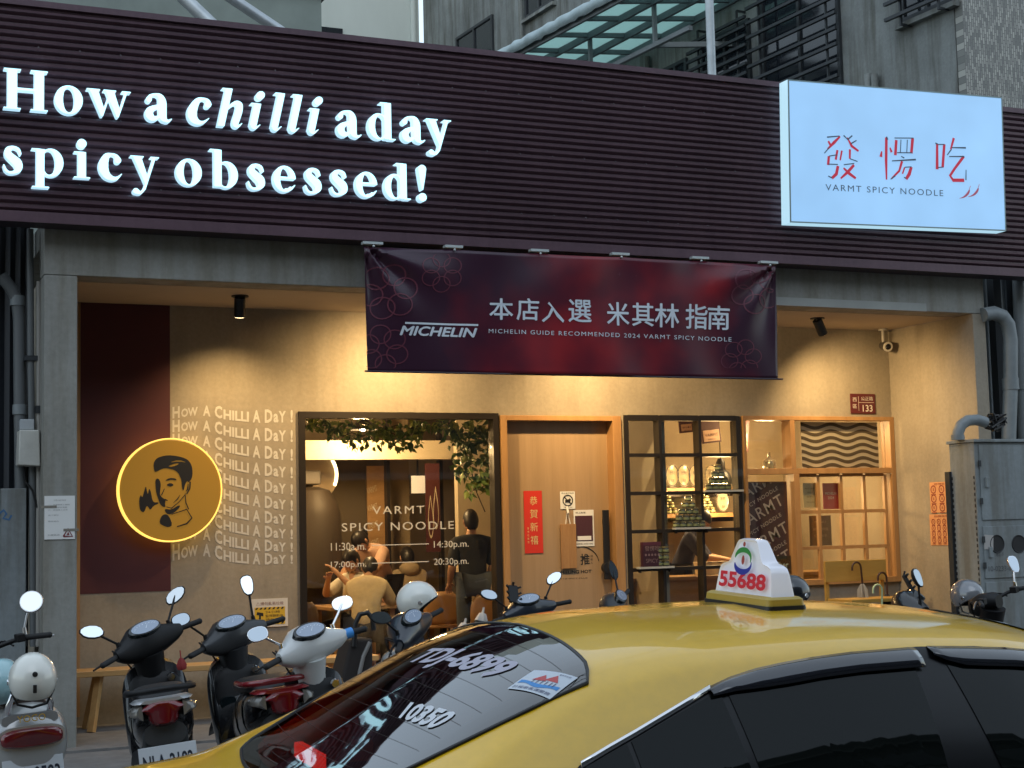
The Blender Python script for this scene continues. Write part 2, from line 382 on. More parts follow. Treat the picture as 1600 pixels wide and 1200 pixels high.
GL = {
 'H': (.74, [('+', _r(.08, .01, .24, .67)), ('+', _r(.50, .01, .66, .67)), ('+', _r(.2, .32, .55, .37))] + [('+', _r(a, b, a + .28, b + .034)) for a in (.02, .44) for b in (0, .646)]),
 'o': (.50, [('+', _e(.25, .235, .23, .245)), ('-', _e(.25, .235, .088, .200))]),
 'w': (.74, [('+', _p((.04, .46), (.19, .46), (.30, .12), (.265, 0), (.235, 0))), ('+', _p((.235, 0), (.275, 0), (.385, .34), (.355, .37))), ('+', _p((.30, .46), (.45, .46), (.555, .12), (.52, 0), (.49, 0))), ('+', _p((.49, 0), (.53, 0), (.68, .46), (.63, .46))), ('+', _r(0, .432, .23, .464)), ('+', _r(.27, .432, .49, .464)), ('+', _r(.57, .432, .73, .464))]),
 'a': (.50, [('+', _s((.10, .36, .055), (.13, .425, .032), (.21, .455, .024), (.29, .43, .045), (.325, .34, .07), (.33, .2, .07), (.335, .08, .066), (.37, .03, .04), (.42, .015, .028), (.475, .05, .016))), ('+', _s((.31, .275, .022), (.20, .235, .04), (.11, .16, .068), (.12, .075, .068), (.19, .04, .045), (.30, .10, .022)))]),
 'c': (.44, [('+', _s((.35, .355, .06), (.32, .43, .032), (.24, .453, .024), (.15, .40, .06), (.105, .24, .085), (.15, .10, .07), (.25, .035, .045), (.34, .05, .028), (.41, .12, .014)))]),
 'i': (.31, [('+', _r(.09, .01, .23, .46)), ('+', _r(.02, 0, .30, .032)), ('+', _r(.02, .432, .2, .464)), ('+', _e(.155, .60, .085, .085))]),
 'd': (.55, [('+', _e(.22, .235, .2, .245)), ('-', _e(.25, .235, .095, .195)), ('-', _r(.39, -.1, .6, .6)), ('+', _r(.32, .01, .46, .68)), ('+', _r(.24, .65, .40, .684)), ('+', _r(.40, 0, .54, .034))]),
 'b': (.53, [('+', _e(.29, .235, .21, .245)), ('-', _e(.26, .235, .1, .2)), ('-', _r(-.1, -.1, .1, .6)), ('+', _r(.07, .01, .21, .68)), ('+', _r(-.01, .65, .15, .684))]),
 'p': (.55, [('+', _e(.31, .235, .21, .245)), ('-', _e(.28, .235, .1, .2)), ('-', _r(-.1, -.1, .1, .6)), ('+', _r(.07, -.2, .21, .46)), ('+', _r(-.01, .432, .15, .464)), ('+', _r(0, -.21, .29, -.176))]),
 'y': (.49, [('+', _p((.03, .46), (.18, .46), (.31, .07), (.25, -.04))), ('+', _p((.385, .46), (.44, .46), (.26, -.12), (.21, -.12))), ('+', _s((.235, -.11, .028), (.17, -.18, .03), (.09, -.155, .055))), ('+', _r(-.01, .432, .23, .464)), ('+', _r(.33, .432, .49, .464))]),
 's': (.39, [('+', _s((.32, .345, .022), (.285, .425, .026), (.2, .452, .027), (.125, .405, .052), (.125, .325, .065), (.2, .255, .075), (.275, .185, .078), (.29, .095, .06), (.23, .035, .034), (.145, .02, .026), (.085, .06, .026), (.055, .14, .018)))]),
 'e': (.45, [('+', _e(.23, .235, .21, .245)), ('-', _e(.245, .235, .092, .200)), ('+', _r(.1, .235, .435, .28)), ('-', _p((.27, .235), (.6, .235), (.6, .07), (.31, .11))), ('+', _s((.25, .035, .036), (.34, .055, .028), (.415, .13, .014)))]),
 'h': (.50, [('+', _r(.06, 0, .19, .68)), ('+', _r(-.0, .65, .13, .68)), ('+', _s((.17, .33, .03), (.28, .435, .035), (.36, .40, .055), (.375, .28, .066), (.36, .12, .066), (.37, .045, .045), (.42, .025, .028), (.47, .08, .014)))]),
 'l': (.28, [('+', _r(.06, .06, .19, .68)), ('+', _r(0, .65, .13, .684)), ('+', _s((.125, .1, .065), (.135, .045, .045), (.18, .025, .028), (.24, .08, .014)))]),
 'ı': (.28, [('+', _r(.06, .06, .19, .46)), ('+', _r(0, .432, .13, .464)), ('+', _s((.125, .1, .065), (.135, .045, .045), (.18, .025, .028), (.24, .08, .014))), ('+', _e(.14, .60, .082, .082))]),
 '!': (.28, [('+', _s((.14, .60, .085), (.14, .45, .062), (.14, .22, .02))), ('+', _e(.14, .07, .085, .085))]),
}
_gl = {}
def roman(ch):
    if ch not in _gl: _gl[ch] = curve_mesh(outline(GL[ch][1])) + (GL[ch][0],)
    return _gl[ch]
# ------------------------------------------------------------------ materials of the place
YF, YW, YS = 12.75, 14.17, 12.50            # pillar face, recessed shop wall, fascia face
XL, XLI, XRI, XRO, ZC, FL = 1.55, 1.81, 10.84, 11.0, 3.748, .15
M_plaster = paint('plaster', (.33, .285, .22), .85, streak=.10, blotch=.22)
M_concrete = paint('concrete', (.30, .30, .275), .85, streak=.28, blotch=.22)
M_soffit = pm('soffit_paint', (.46, .38, .29), .8, var=.10, scale=1.2)
M_red = pm('oxblood_paint', (.085, .018, .022), .65, var=.1, scale=3)
M_fascia = paint('fascia_metal', (.115, .066, .084), .36, streak=.25, blotch=.22, sx=(2.2, 1, .35), dirt=(.75, .72, .8), metal=.15, bump=.04)
M_letter = glow('letter_face', (.38, .82, .97), .95)
M_letside = glow('letter_side', (.50, .80, 1.0), .55, (.55, .6, .62))
M_light = glow('lightbox_face', (.32, .62, 1.0), .46, (.16, .19, .24))
M_lightedge = glow('lightbox_edge', (.48, .78, .95), .52, (.3, .3, .3))
M_oak = wood('oak', (.46, .28, .13), (.33, .19, .085), .45, sc_=(9, 9, .5), wave=1.6)
M_oakh = wood('oak_level', (.46, .28, .13), (.33, .19, .085), .45, sc_=(.5, 9, 9), wave=1.6)
M_oakframe = wood('oak_frame', (.42, .23, .09), (.32, .17, .065), .4, sc_=(8, 8, 1), wave=1.5)
M_dframe = pm('bronze_frame', (.028, .022, .018), .4, metal=.4)
M_black = pm('black_plastic', (.012, .012, .013), .42)
M_white = pm('white_paper', (.72, .72, .70), .7)
M_ink = pm('black_ink', (.012, .011, .011), .6)
M_wallink = pm('pale_wall_paint', (.56, .53, .48), .7)
M_steel = pm('steel', (.5, .5, .5), .3, metal=1)
M_pane = glass('window_glass', (.97, .98, .97), refl=.5, base=.045)
M_asphalt = pm('asphalt', (.055, .055, .058), .9, var=.35, scale=40, bump=.5, bscale=220)
M_pave = pm('paving', (.16, .155, .15), .85, var=.25, scale=6, bump=.3, bscale=90)
M_grey = paint('grey_paint', (.24, .27, .28), .5, streak=.4, blotch=.18, dirt=(.5, .42, .33))

# ------------------------------------------------------------------ ground
def struct(g, name, m, **k):
    o = g.out(name, m, None, **k); o['kind'] = 'structure'; return o
struct(G().box(-160, 160, -160, 160, -.3, -.1), 'road', M_asphalt)
g = G().box(-60, 60, 7.0, 12.6, -.2, 0); struct(g, 'pavement', M_pave)
g = G().box(-60, 60, 6.8, 6.99, -.2, .01); struct(g, 'kerb', M_concrete, bevel=.015)

# ------------------------------------------------------------------ shop building
shop = thing('shop_building', 'grey plaster noodle shop front with a deep recessed porch behind the scooters', 'building', (6.3, 12.75, 0))
wx0, wx1, wz0, wz1 = onY(465.6, 643, YW).x, onY(777, 645, YW).x, .30, onY(620, 644.5, YW).z
dx0, dx1, dz1 = onY(779.5, 650, YW).x, onY(967, 651, YW).x, onY(870, 650, YW).z
gx0, gx1, gz0, gz1 = onY(975, 649, YW).x, onY(1156, 651, YW).x, .45, onY(1065, 649.5, YW).z
ox0, ox1, oz0, oz1 = onY(1157.5, 651, YW).x, XRI - .003, onY(1320, 912, YW).z, onY(1275, 651, YW).z
TW = .14
g = G(); Y0, Y1 = YW, YW + TW
g.box(XLI - .25, wx0, Y0, Y1, 0, ZC)
g.box(wx0, wx1, Y0, Y1, 0, wz0); g.box(wx0, wx1, Y0, Y1, wz1, ZC)
g.box(wx1, dx0, Y0, Y1, 0, ZC); g.box(dx0, dx1, Y0, Y1, dz1, ZC); g.box(dx1, gx0, Y0, Y1, 0, ZC)
g.box(gx0, gx1, Y0, Y1, 0, gz0); g.box(gx0, gx1, Y0, Y1, gz1, ZC); g.box(gx1, ox0, Y0, Y1, 0, ZC)
g.box(ox0, XRI + .1, Y0, Y1, 0, oz0); g.box(ox0, XRI + .1, Y0, Y1, oz1, ZC)
g.out('wall', M_plaster, shop)
G().box(XRI, XRO, YF + .001, YW, 0, ZC - .001).out('side_wall', M_plaster, shop)
G().box(XL + .01, XLI - .002, YF + .3, YW, 0, ZC - .001).out('side_wall', M_plaster, shop)
G().box(XL, XLI, YF - .004, YF + .296, 0, ZC).out('pillar', M_concrete, shop, bevel=.012)
G().box(XL, XRO, YF, YF + .3, ZC + .002, 4.6).out('beam', M_concrete, shop, bevel=.008)
G().box(onY(575, 460, YF - .006).x, onY(1447, 480, YF).x, YF - .006, YF, ZC + .002, onY(1215, 464, YF).z).out('beam_repair', pm('pale_concrete', (.36, .37, .35), .85, var=.12, scale=2), shop)
G().box(XLI, XRI, YF + .3, YW, ZC, ZC + .1).out('soffit', M_soffit, shop)
G().box(XLI, XRI, YF + .302, YW, ZC - .0, ZC - .004)
G().box(XL - .0, XRO, YF - .2, YW, -.05, .02).out('porch_floor', M_pave, shop)
G().box(dx0 - .3, XRI - .01, YF + .45, YW - .002, .02, .30).out('step', M_pave, shop, bevel=.01)
# upper storeys stay set back; plain roof slab over the shop room
G().box(XL, XRO, YF + .301, 21, 4.0, 4.2).out('roof', M_concrete, shop)
# painted panel and painted lettering
f = rectY(126, 469.6, 266.8, 923, YW)
G().box(f.o.x, f.o.x + f.w, YW - .004, YW, f.o.z, ZC - .001).out('painted_panel', M_red, shop)
G().box(XLI + .145, f.o.x - .004, YW - .02, YW - .0005, .1, ZC - .01).out('timber_strip', M_oak, shop)

def wave_px(zx, t, k):
    """photo point of the wall wording: zx along the row, t = 0 baseline .. 1 cap height, k = row"""
    u = (zx - 565) / 590.
    wv = -(24 + 1.2 * k) * math.exp(-((u - .25) / .2) ** 2) + 6 * math.exp(-((u - .78) / .13) ** 2)
    base = (185 + 70 * k + 1.4 * k * k) * (1 - u) + (200 + 103 * k - 2.35 * k * k) * u + wv
    h = (60 + 2.8 * k) * (1 - u) + (72 - 2.0 * k) * u
    return 100 + zx / 3.334, 600 + (base - t * h) / 3.334
g = G()
for k in range(10):
    for s_, a, b, hh in (('H', 565, 603, 1), ('OW', 610, 697, .74), ('A', 724, 763, .86), ('C', 785, 824, 1), ('HILLI', 831, 963, .78), ('A', 983, 1023, .95), ('D', 1046, 1086, 1), ('a', 1091, 1117, .66), ('Y', 1118, 1156, .84), ('!', 1180, 1192, .92)):
        vs, fs, tw, th = text2d(s_, bold=.034, res=2)
        g.add([onY(*wave_px(a + (b - a) * x / tw, hh * y / th, k), YW - .003) for x, y in vs], fs)
g.out('wall_lettering', M_wallink, shop)

# big dining window
win = G()
for a, b, c, d in ((wx0, wx0 + .06, wz0, wz1), (wx1 - .06, wx1, wz0, wz1), (wx0 + .06, wx1 - .06, wz1 - .06, wz1), (wx0 + .06, wx1 - .06, wz0, wz0 + .06)):
    win.box(a, b, YW - .03, YW + .1, c, d)
win = win.out('window', M_dframe, shop)
G().box(wx0 + .061, wx1 - .061, YW + .03, YW + .042, wz0 + .061, wz1 - .061).out('pane', M_pane, win)
f = Face((0, YW + .028, 0), (1, 0, 0), (0, 0, 1), (0, -1, 0))
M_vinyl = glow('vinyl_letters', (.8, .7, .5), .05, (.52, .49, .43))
def wpx(g, body, x0, y0, x1, y1, **k):
    p = onY(x0, y1, f.o.y); q = onY(x1, y0, f.o.y); vs, fs, tw, th = text2d(body, **k)
    g.add([(p.x + (q.x - p.x) * a / tw, f.o.y - .002, p.z + (q.z - p.z) * b / th) for a, b in vs], fs)
g = G()
wpx(g, 'VARMT', 582, 790, 663, 803.5, space=1.25); wpx(g, 'SPICY NOODLE', 534, 814, 709, 830.5, space=1.2)
for s_, x0, x1, y0, y1 in (('11:30a.m.', 517, 572, 847, 860.5), ('14:30p.m.', 678, 732, 844, 859), ('17:00p.m.', 517, 572, 876, 890), ('20:30p.m.', 678, 732, 871, 886)):
    wpx(g, s_, x0, y0, x1, y1)
for y in (852, 880):
    p = onY(581, y + .8, f.o.y); q = onY(670, y - .8, f.o.y); g.box(p.x, q.x, f.o.y - .003, f.o.y - .001, p.z, p.z + .008)
g.out('window_lettering', M_vinyl, win)

# door
g = G()
for a, b, c, d in ((dx0, dx0 + .065, .3, dz1), (dx1 - .1, dx1, .3, dz1), (dx0 + .065, dx1 - .1, dz1 - .05, dz1)):
    g.box(a, b, YW - .05, YW + TW, c, d)
door = g.out('door_frame', M_oakframe, shop, bevel=.004)
YD = YW + .09
leaf = G().box(dx0 + .066, dx1 - .101, YD, YD + .05, .3, dz1 - .051).out('door_leaf', wood('door_oak', (.37, .25, .145), (.30, .20, .11), .42, sc_=(7, 7, .35), wave=1.3), door)
dh0 = onY(942, 797, YD); dh1 = onY(947, 905, YD)
g = G().box(dh0.x - .035, dh0.x + .035, YD - .07, YD - .045, dh1.z, dh0.z)
for z in (dh1.z + .12, dh0.z - .12): g.box(dh0.x - .015, dh0.x + .015, YD - .046, YD - .001, z - .02, z + .02)
g.out('handle', M_black, door, bevel=.006)
p = onY(944, 887, YD); G().lathe([(0, -.06), (.05, -.06), (.055, -.02), (.03, 0)], (p.x, YD - .02, p.z), (0, 1, 0)).out('lock', M_black, door, smooth=40)
# door lettering
dk = G(); f = Face((0, YD - .001, 0), (1, 0, 0), (0, 0, 1), (0, -1, 0))
def dpx(g, body, x0, y0, x1, y1, Y, d=.002, **k):
    p = onY(x0, y1, Y); q = onY(x1, y0, Y); vs, fs, tw, th = text2d(body, **k)
    g.add([(p.x + (q.x - p.x) * a / tw, Y - d, p.z + (q.z - p.z) * b / th) for a, b in vs], fs)
dpx(dk, '推', 907, 865, 921, 883, YD, bold=.02)
dpx(dk, 'FEELING HOT', 876, 890, 924, 897, YD, bold=.03); dpx(dk, 'THE SPICY CLUB', 876, 902, 918, 905.5, YD)
for i, s_ in enumerate('請推入'): dpx(dk, s_, 922.5, 867 + i * 5.2, 926, 870.8 + i * 5.2, YD)
pts = []
for i in range(19):
    t = R(10 + i * 9); pts.append(onY(907 + 29 * math.cos(t), 881 - 27 * math.sin(t), YD - .003))
dk.tube(pts, .004, 6)
dk.out('door_lettering', M_ink, door)

# black grid window with shelves
gw = G(); yb = YW - .02
cols = [onY(x, 700, YW).x for x in (975, 1031, 1093, 1156)]; rows_px = (649, 711, 770, 829, 888, 948)
rows = [onY(1065, y, YW).z for y in rows_px]; rows[-1] = gz0
for i, x in enumerate(cols):
    w = .05 if i in (0, 3) else .032
    a = x if i == 0 else x - w if i == 3 else x - w / 2
    gw.box(a, a + w, yb, YW + .1, gz0, gz1)
for j, z in enumerate(rows):
    w = .055 if j in (0, 5) else .035
    b = z - w if j == 0 else z if j == 5 else z - w / 2
    for i in range(3): gw.box(cols[i] + (.05 if i == 0 else .016), cols[i + 1] - (.05 if i == 2 else .016), yb + .004, YW + .098, b, b + w)
gwin = gw.out('grid_window', M_dframe, shop)
G().box(cols[0] + .051, cols[3] - .051, YW + .04, YW + .05, gz0 + .056, gz1 - .056).out('pane', M_pane, gwin)
# oak serving window to the right
og = G(); w = .06
oc = onY(1240, 700, YW).x; ozm = onY(1275, 736, YW).z
og.box(ox0, ox0 + w * .6, YW - .04, YW + .13, oz0, oz1); og.box(ox1 - w, ox1, YW - .04, YW + .13, oz0, oz1)
og.box(ox0 + w * .6, ox1 - w, YW - .04, YW + .13, oz1 - w * .7, oz1); og.box(ox0 + w * .6, ox1 - w, YW - .045, YW + .13, oz0, oz0 + w)
og.box(ox0 + w * .6, ox1 - w, YW - .036, YW + .125, ozm - .03, ozm + .03)
og.box(oc - .035, oc + .035, YW - .038, YW + .128, oz0 + w, ozm - .03); og.box(oc - .06, oc + .0, YW - .038, YW + .128, ozm + .03, oz1 - w * .7)
ow = og.out('oak_window', M_oakframe, shop, bevel=.003)
# sash lattice lower right
sg = G(); sx = [onY(x, 780, YW).x for x in (1247, 1280, 1316, 1352, 1385)]; sz = [onY(1315, y, YW).z for y in (742, 799, 855, 906)]
for x in sx: sg.box(x - .018, x + .018, YW + .005, YW + .045, sz[3], sz[0])
for z in sz:
    for i in range(4): sg.box(sx[i] + .018, sx[i + 1] - .018, YW + .008, YW + .042, z - .018, z + .018)
sg.out('lattice', M_oakframe, ow)
G().box(ox0 + .04, ox1 - .06, YW + .06, YW + .068, oz0 + .06, ozm - .03).out('pane', M_pane, ow)
G().box(ox0 + .04, ox1 - .06, YW + .06, YW + .068, ozm + .03, oz1 - .045).out('pane', M_pane, ow)
# wave patterned vinyl on the upper right pane
wg = G(); xa, xb = onY(1256, 690, YW).x, onY(1376, 690, YW).x
za, zb = onY(1315, 659, YW).z, onY(1315, 734, YW).z
G().box(xa, xb, YW + .052, YW + .058, zb - .0, za).out('frosted_film', pm('frosted_film', (.42, .36, .25), .6, trans=.2), ow)
for r in range(7):
    top = []; bot = []
    for i in range(41):
        t = i / 40; x = xa + (xb - xa) * t
        z = za - .045 - (za - zb - .06) * r / 6.3 + .022 * math.sin(t * 4.9 * math.pi + 1.9)
        top.append((x, YW + .049, min(za, z + .018))); bot.append((x, YW + .049, max(zb, z - .018)))
    wg.grid([top, bot])
wg.out('wave_pattern', pm('wave_ink', (.055, .04, .022), .6), ow)
# ------------------------------------------------------------------ corrugated fascia
fz0 = onY(69, 348, YS).z; fz1 = onY(640, 64.8, YS).z
fx0, fx1 = .3, 12.6
def fasc_prof():
    P = [(YS + .02, fz0), (YS, fz0), (YS, fz0 + .085)]; n = 27; top = fz1 - .07; p = (top - fz0 - .085) / n
    for i in range(n):
        z = fz0 + .085 + i * p
        P += [(YS + .034, z + p * .06), (YS + .002, z + p * .42), (YS, z + p * .72), (YS + .034, z + p * .84)]
    P += [(YS + .03, top + .004), (YS + .03, top + .018), (YS - .004, top + .02), (YS - .004, fz1), (YS + .06, fz1)]
    return P
fasc = thing('shop_fascia', 'long dark purple ribbed metal fascia above the shop front', 'fascia', (6.3, YS, fz0))
pr = fasc_prof(); g = G()
g.grid([[(x, y, z) for (y, z) in pr] for x in (fx0, 3.4, 6.4, 9.4, fx1)])
g.out('ribbed_sheet', M_fascia, fasc)
G().box(fx0, fx1, YS + .04, YF - .001, fz0 + .001, fz1 - .001).out('frame_box', pm('fascia_back', (.03, .02, .028), .6), fasc)

# lit channel letters
EM = None
def letter_row(px, text, ytop, ybase, name):
    """px = (char, left, right, style) in photo pixels; ybase on the left"""
for x in (2.9, 5.35, 7.62, 10.2):
    G().grid([[(x + dx, y - .003, z) for y, z in pr[2:-3]] for dx in (-.012, .012)]).out('sheet_joint', M_fascia, fasc)
g = G()
for i in range(38):
    for k in (4, 13, 22): z = fz0 + .085 + k * (fz1 - .07 - fz0 - .085) / 27; x = .5 + i * .32 + .01 * (k % 3); g.lathe([(0, -.004), (.006, -.003), (.008, 0)], (x, YS - .0005, z - .008), (0, 1, 0), 8)
g.out('screws', pm('screw', (.12, .10, .11), .4, metal=.6), fasc)['kind'] = 'stuff'
lets = thing('lit_lettering', 'two lines of glowing white raised letters on the ribbed fascia', 'sign', (1.2, YS, 5))
YL = YS - .085
b1 = onY(40, 172, YL).z; b2 = onY(30, 272, YL).z           # the two base lines
em = (onY(40, 108, YL).z - b1) / .68
rows_ = [
 (b1, [('H', 5, 75), ('o', 87, 128), ('w', 138, 202), ('a', 228, 268), ('c', 294, 330, 1), ('h', 338, 382, 1), ('ı', 391, 414, 1), ('l', 423, 447, 1), ('l', 451, 474, 1), ('ı', 482, 505, 1), ('a', 527, 565), ('d', 576, 618), ('a', 627, 665), ('y', 664, 707)]),
 (b2, [('s', 5, 36), ('p', 52, 97), ('i', 117, 140), ('c', 155, 190), ('y', 206, 246), ('o', 276, 314), ('b', 329, 370), ('s', 386, 414), ('e', 428, 460), ('s', 475, 502), ('s', 515, 543), ('e', 555, 588), ('d', 600, 640), ('!', 649, 668)])]
for bz, L in rows_:
    for it in L:
        ch, a, b = it[:3]; it_ = len(it) > 3
        vs, fs, adv = roman(ch)
        xc = (onY(a, 200, YL).x + onY(b, 200, YL).x) / 2
        xs_ = [x + (.22 * y if it_ else 0) for x, y in vs]; mid = (min(xs_) + max(xs_)) / 2
        k_ = em * (1.0 if bz == b1 else .97)
        P = [(xc + (x - mid) * k_, YL, bz + y * k_) for x, (_, y) in zip(xs_, vs)]
        g = G(); n = len(P); g.add(P, fs); g.cur = 1
        ed = set()
        for fc in fs:
            for i in range(len(fc)): ed.add((fc[i], fc[(i + 1) % len(fc)]))
        be = [e for e in ed if (e[1], e[0]) not in ed]
        g.add(P + [(x, YS - .006, z) for x, y, z in P], [(p, q, q + n, p + n) for p, q in be])
        g.out('letter', [M_letter, M_letside], lets, fix=False)

# lightbox sign
sx0 = onY(1217.5, 125.5, YS).x
YB = next(y for y in np.arange(YS, 11.5, -.005) if onY(1231, 124, float(y)).x <= sx0); YB = float(YB)
TL, TR, BR, BL = onY(1231, 124, YB), onY(1562.5, 153.5, YB), onY(1572, 361, YB), onY(1234.5, 347.5, YB)
box_ = thing('lightbox_sign', 'glowing pale blue lightbox sign with red characters at the right end of the fascia', 'sign', tuple((TL + BR) / 2))
back = Vector((0, YS - .004 - YB, 0))
g = G().hexa([p + Vector((0, .012, 0)) for p in (TL, TR, BR, BL)], [p + back for p in (TL, TR, BR, BL)]); g.out('casing', M_lightedge, box_)
SF = Face(BL, BR - BL, TL - BL, (0, -1, 0))
SF.u = (BR - BL).normalized(); SF.v = (TL - BL).normalized()
G().slab([SF.at(.006, .006, 0), SF.at(SF.w - .006, .006, 0), SF.at(SF.w - .006, SF.h - .006, 0), SF.at(.006, SF.h - .006, 0)], (0, .011, 0)).out('face', M_light, box_)
g = G(); e = .012
for a, b, c, d in ((0, 0, SF.w, e), (0, SF.h - e, SF.w, SF.h), (0, e, e, SF.h - e), (SF.w - e, e, SF.w, SF.h - e)):
    g.slab([SF.at(a, b, .004), SF.at(c, b, .004), SF.at(c, d, .004), SF.at(a, d, .004)], (0, .008, 0))
g.out('trim', pm('trim_grey', (.25, .33, .33), .5), box_)
# characters: photo pixels measured in the 4x enlargement (sign left edge ~ x 1200, y 110)
def spx(zx, zy): p = onY(1200 + zx / 4, 110 + zy / 4, YB); r_ = p - SF.o; return (r_.dot(SF.u), r_.dot(SF.v))
M_cred = pm('sign_red', (.42, .02, .04), .5, emit=(.75, .03, .08), estr=.2); M_cdk = pm('sign_dark', (.05, .07, .10), .5, emit=(.08, .12, .2), estr=.12)
def zs(*p): return [(*spx(x, y), w * .0018) for x, y, w in p]
red = [  # fa
 zs((425, 430, 5), (390, 465, 9), (350, 505, 5)), zs((352, 455, 6), (370, 485, 7)), zs((470, 440, 4), (500, 495, 8), (545, 530, 6)),
 zs((360, 550, 8), (358, 605, 8)), zs((412, 515, 7), (404, 575, 7)), zs((440, 520, 6), (432, 580, 5)), zs((490, 515, 7), (492, 575, 6)), zs((420, 615, 9), (412, 665, 10), (385, 690, 8)),
 zs((520, 615, 8), (485, 655, 9), (440, 695, 5)), zs((455, 630, 5), (490, 665, 9), (535, 700, 7)),
 # leng
 zs((715, 455, 9), (720, 600, 9), (728, 720, 5)), zs((690, 540, 4), (686, 575, 10)), zs((740, 520, 4), (752, 550, 8)),
 zs((778, 475, 9), (776, 570, 9)), zs((880, 470, 10), (876, 565, 9)), zs((820, 610, 8), (805, 670, 7), (760, 715, 5)), zs((880, 650, 9), (868, 695, 11), (850, 725, 9)), zs((838, 650, 5), (826, 690, 5)),
 # chi
 zs((1035, 515, 8), (1042, 675, 10)), zs((1080, 520, 9), (1076, 665, 9)), zs((1138, 485, 8), (1122, 555, 6)), zs((1205, 605, 9), (1150, 680, 8), (1125, 720, 9), (1145, 750, 10), (1215, 755, 10)),
]
drk = [zs((342, 430, 4), (420, 428, 3)), zs((330, 530, 3), (360, 495, 3)), zs((470, 455, 4), (500, 430, 4)), zs((495, 480, 4), (528, 462, 3)), zs((445, 425, 4), (470, 450, 3)), zs((360, 550, 3), (410, 545, 3)), zs((358, 600, 3), (418, 606, 3)),
 zs((360, 675, 3), (385, 688, 4)), zs((492, 575, 3), (540, 595, 3)), zs((455, 610, 3), (520, 606, 3)), zs((715, 450, 4), (722, 470, 5)), zs((765, 462, 3), (885, 470, 3)), zs((806, 475, 3), (806, 555, 3)), zs((846, 478, 3), (846, 558, 3)), zs((785, 555, 3), (880, 562, 3)),
 zs((812, 580, 3), (832, 592, 4)), zs((755, 605, 3), (905, 606, 5)), zs((752, 720, 3), (780, 700, 4)), zs((838, 650, 3), (880, 650, 3)), zs((835, 712, 3), (850, 722, 4)), zs((1022, 510, 4), (1038, 518, 4)), zs((1040, 520, 3), (1080, 522, 3)), zs((1045, 665, 3), (1078, 664, 3)), zs((1100, 590, 3), (1125, 555, 4)), zs((1125, 545, 3), (1215, 552, 5)), zs((1112, 600, 3), (1208, 606, 4)), zs((1222, 690, 3), (1224, 755, 4))]
g = G(); strokes(g, SF, red, .005); g.out('red_strokes', M_cred, box_)
g = G(); strokes(g, SF, drk, .0045 + .0035); a = spx(352, 820); b = spx(1088, 850)
words(g, SF, 'VARMT SPICY NOODLE', a[0], b[1] + .005, .062, w=b[0] - a[0], d=.008, space=1.25); g.out('dark_lettering', M_cdk, box_)
g = G()
for ox in (0, 55):
    lp = smooth_loop([spx(x + ox, y - ox * .12) for x, y in ((1180, 868), (1215, 858), (1240, 830), (1250, 808), (1256, 826), (1245, 850), (1220, 866))], 2)
    blob(g, SF, [lp], .006)
    strokes(g, SF, [zs((1250 + ox, 812 - ox * .12, 2), (1256 + ox, 792 - ox * .12, 1.5))], .007)
g.out('chilli_emblem', pm('chilli_ink', (.30, .04, .07), .5, emit=(.35, .1, .16), estr=.3), box_)

# ------------------------------------------------------------------ banner
YN = 12.44
bt = thing('banner', 'dark red guide-award banner hung on clips below the fascia', 'banner', tuple(onY(895, 480, YN)))
bc = [onY(569.5, 383, YN), onY(1213.5, 412.5, YN), onY(1217.5, 591.5, YN), onY(576, 580, YN)]
def bpt(u, v, d=0):
    p = (bc[3] * (1 - u) + bc[2] * u) * (1 - v) + (bc[0] * (1 - u) + bc[1] * u) * v
    edge = math.exp(-((1 - v) / .3) ** 2)
    y = .010 * math.sin(u * 31 + 3 * v) * (1 - v) + .03 * math.sin(u * 7 + 1.3) * (1 - v) + .008 * math.sin(u * 23 - 9 * v + 2 * math.sin(u * 5)) * v + .014 * edge * math.cos(u * 2 * math.pi * 5)
    cr = 0
    for cu_, sgn in ((0, 1), (1, -1)):
        du = (u - cu_) * sgn * 3.6; dv = 1 - v; a = math.atan2(dv, max(du, 1e-4)); r = math.hypot(du, dv)
        cr += .034 * math.exp(-(r / .55) ** 2) * math.cos(a * 9)
    sag = .012 * math.sin(math.pi * ((u * 5) % 1)) * edge
    return p + Vector((0, y + cr - d, -sag))
mb = pm('banner_cloth', (.1, .012, .02), .30); nt = mb.node_tree; b_ = nt.nodes['Principled BSDF']
tc = nt.nodes.new('ShaderNodeTexCoord'); n1 = nt.nodes.new('ShaderNodeTexNoise'); n1.inputs['Scale'].default_value = 1.1; n1.inputs['Detail'].default_value = 3
nt.links.new(tc.outputs['Object'], n1.inputs[0]); cr = nt.nodes.new('ShaderNodeValToRGB'); e = cr.color_ramp.elements
e[0].position = .36; e[1].position = .72; e[0].color = (.036, .011, .026, 1); e[1].color = (.27, .014, .020, 1); x = cr.color_ramp.elements.new(.52); x.color = (.095, .010, .022, 1)
sx_ = nt.nodes.new('ShaderNodeSeparateXYZ'); nt.links.new(tc.outputs['Object'], sx_.inputs[0])
def mth(op, a, b=None, c=None):
    n = nt.nodes.new('ShaderNodeMath'); n.operation = op
    for i, v in enumerate((a, b, c)):
        if v is None: continue
        if isinstance(v, (int, float)): n.inputs[i].default_value = v
        else: nt.links.new(v, n.inputs[i])
    return n.outputs[0]
fall = mth('MULTIPLY', mth('ABSOLUTE', mth('SUBTRACT', sx_.outputs[0], .25)), -.17)       # the print itself: red towards the middle, navy at both ends
nt.links.new(mth('ADD', mth('ADD', n1.outputs[0], fall), .12), cr.inputs[0]); nt.links.new(cr.outputs[0], b_.inputs['Base Color'])
g = G(); g.grid([[bpt(i / 160, j / 36) for i in range(161)] for j in range(37)]); g.out('cloth', mb, bt, smooth=60, solid=.002)
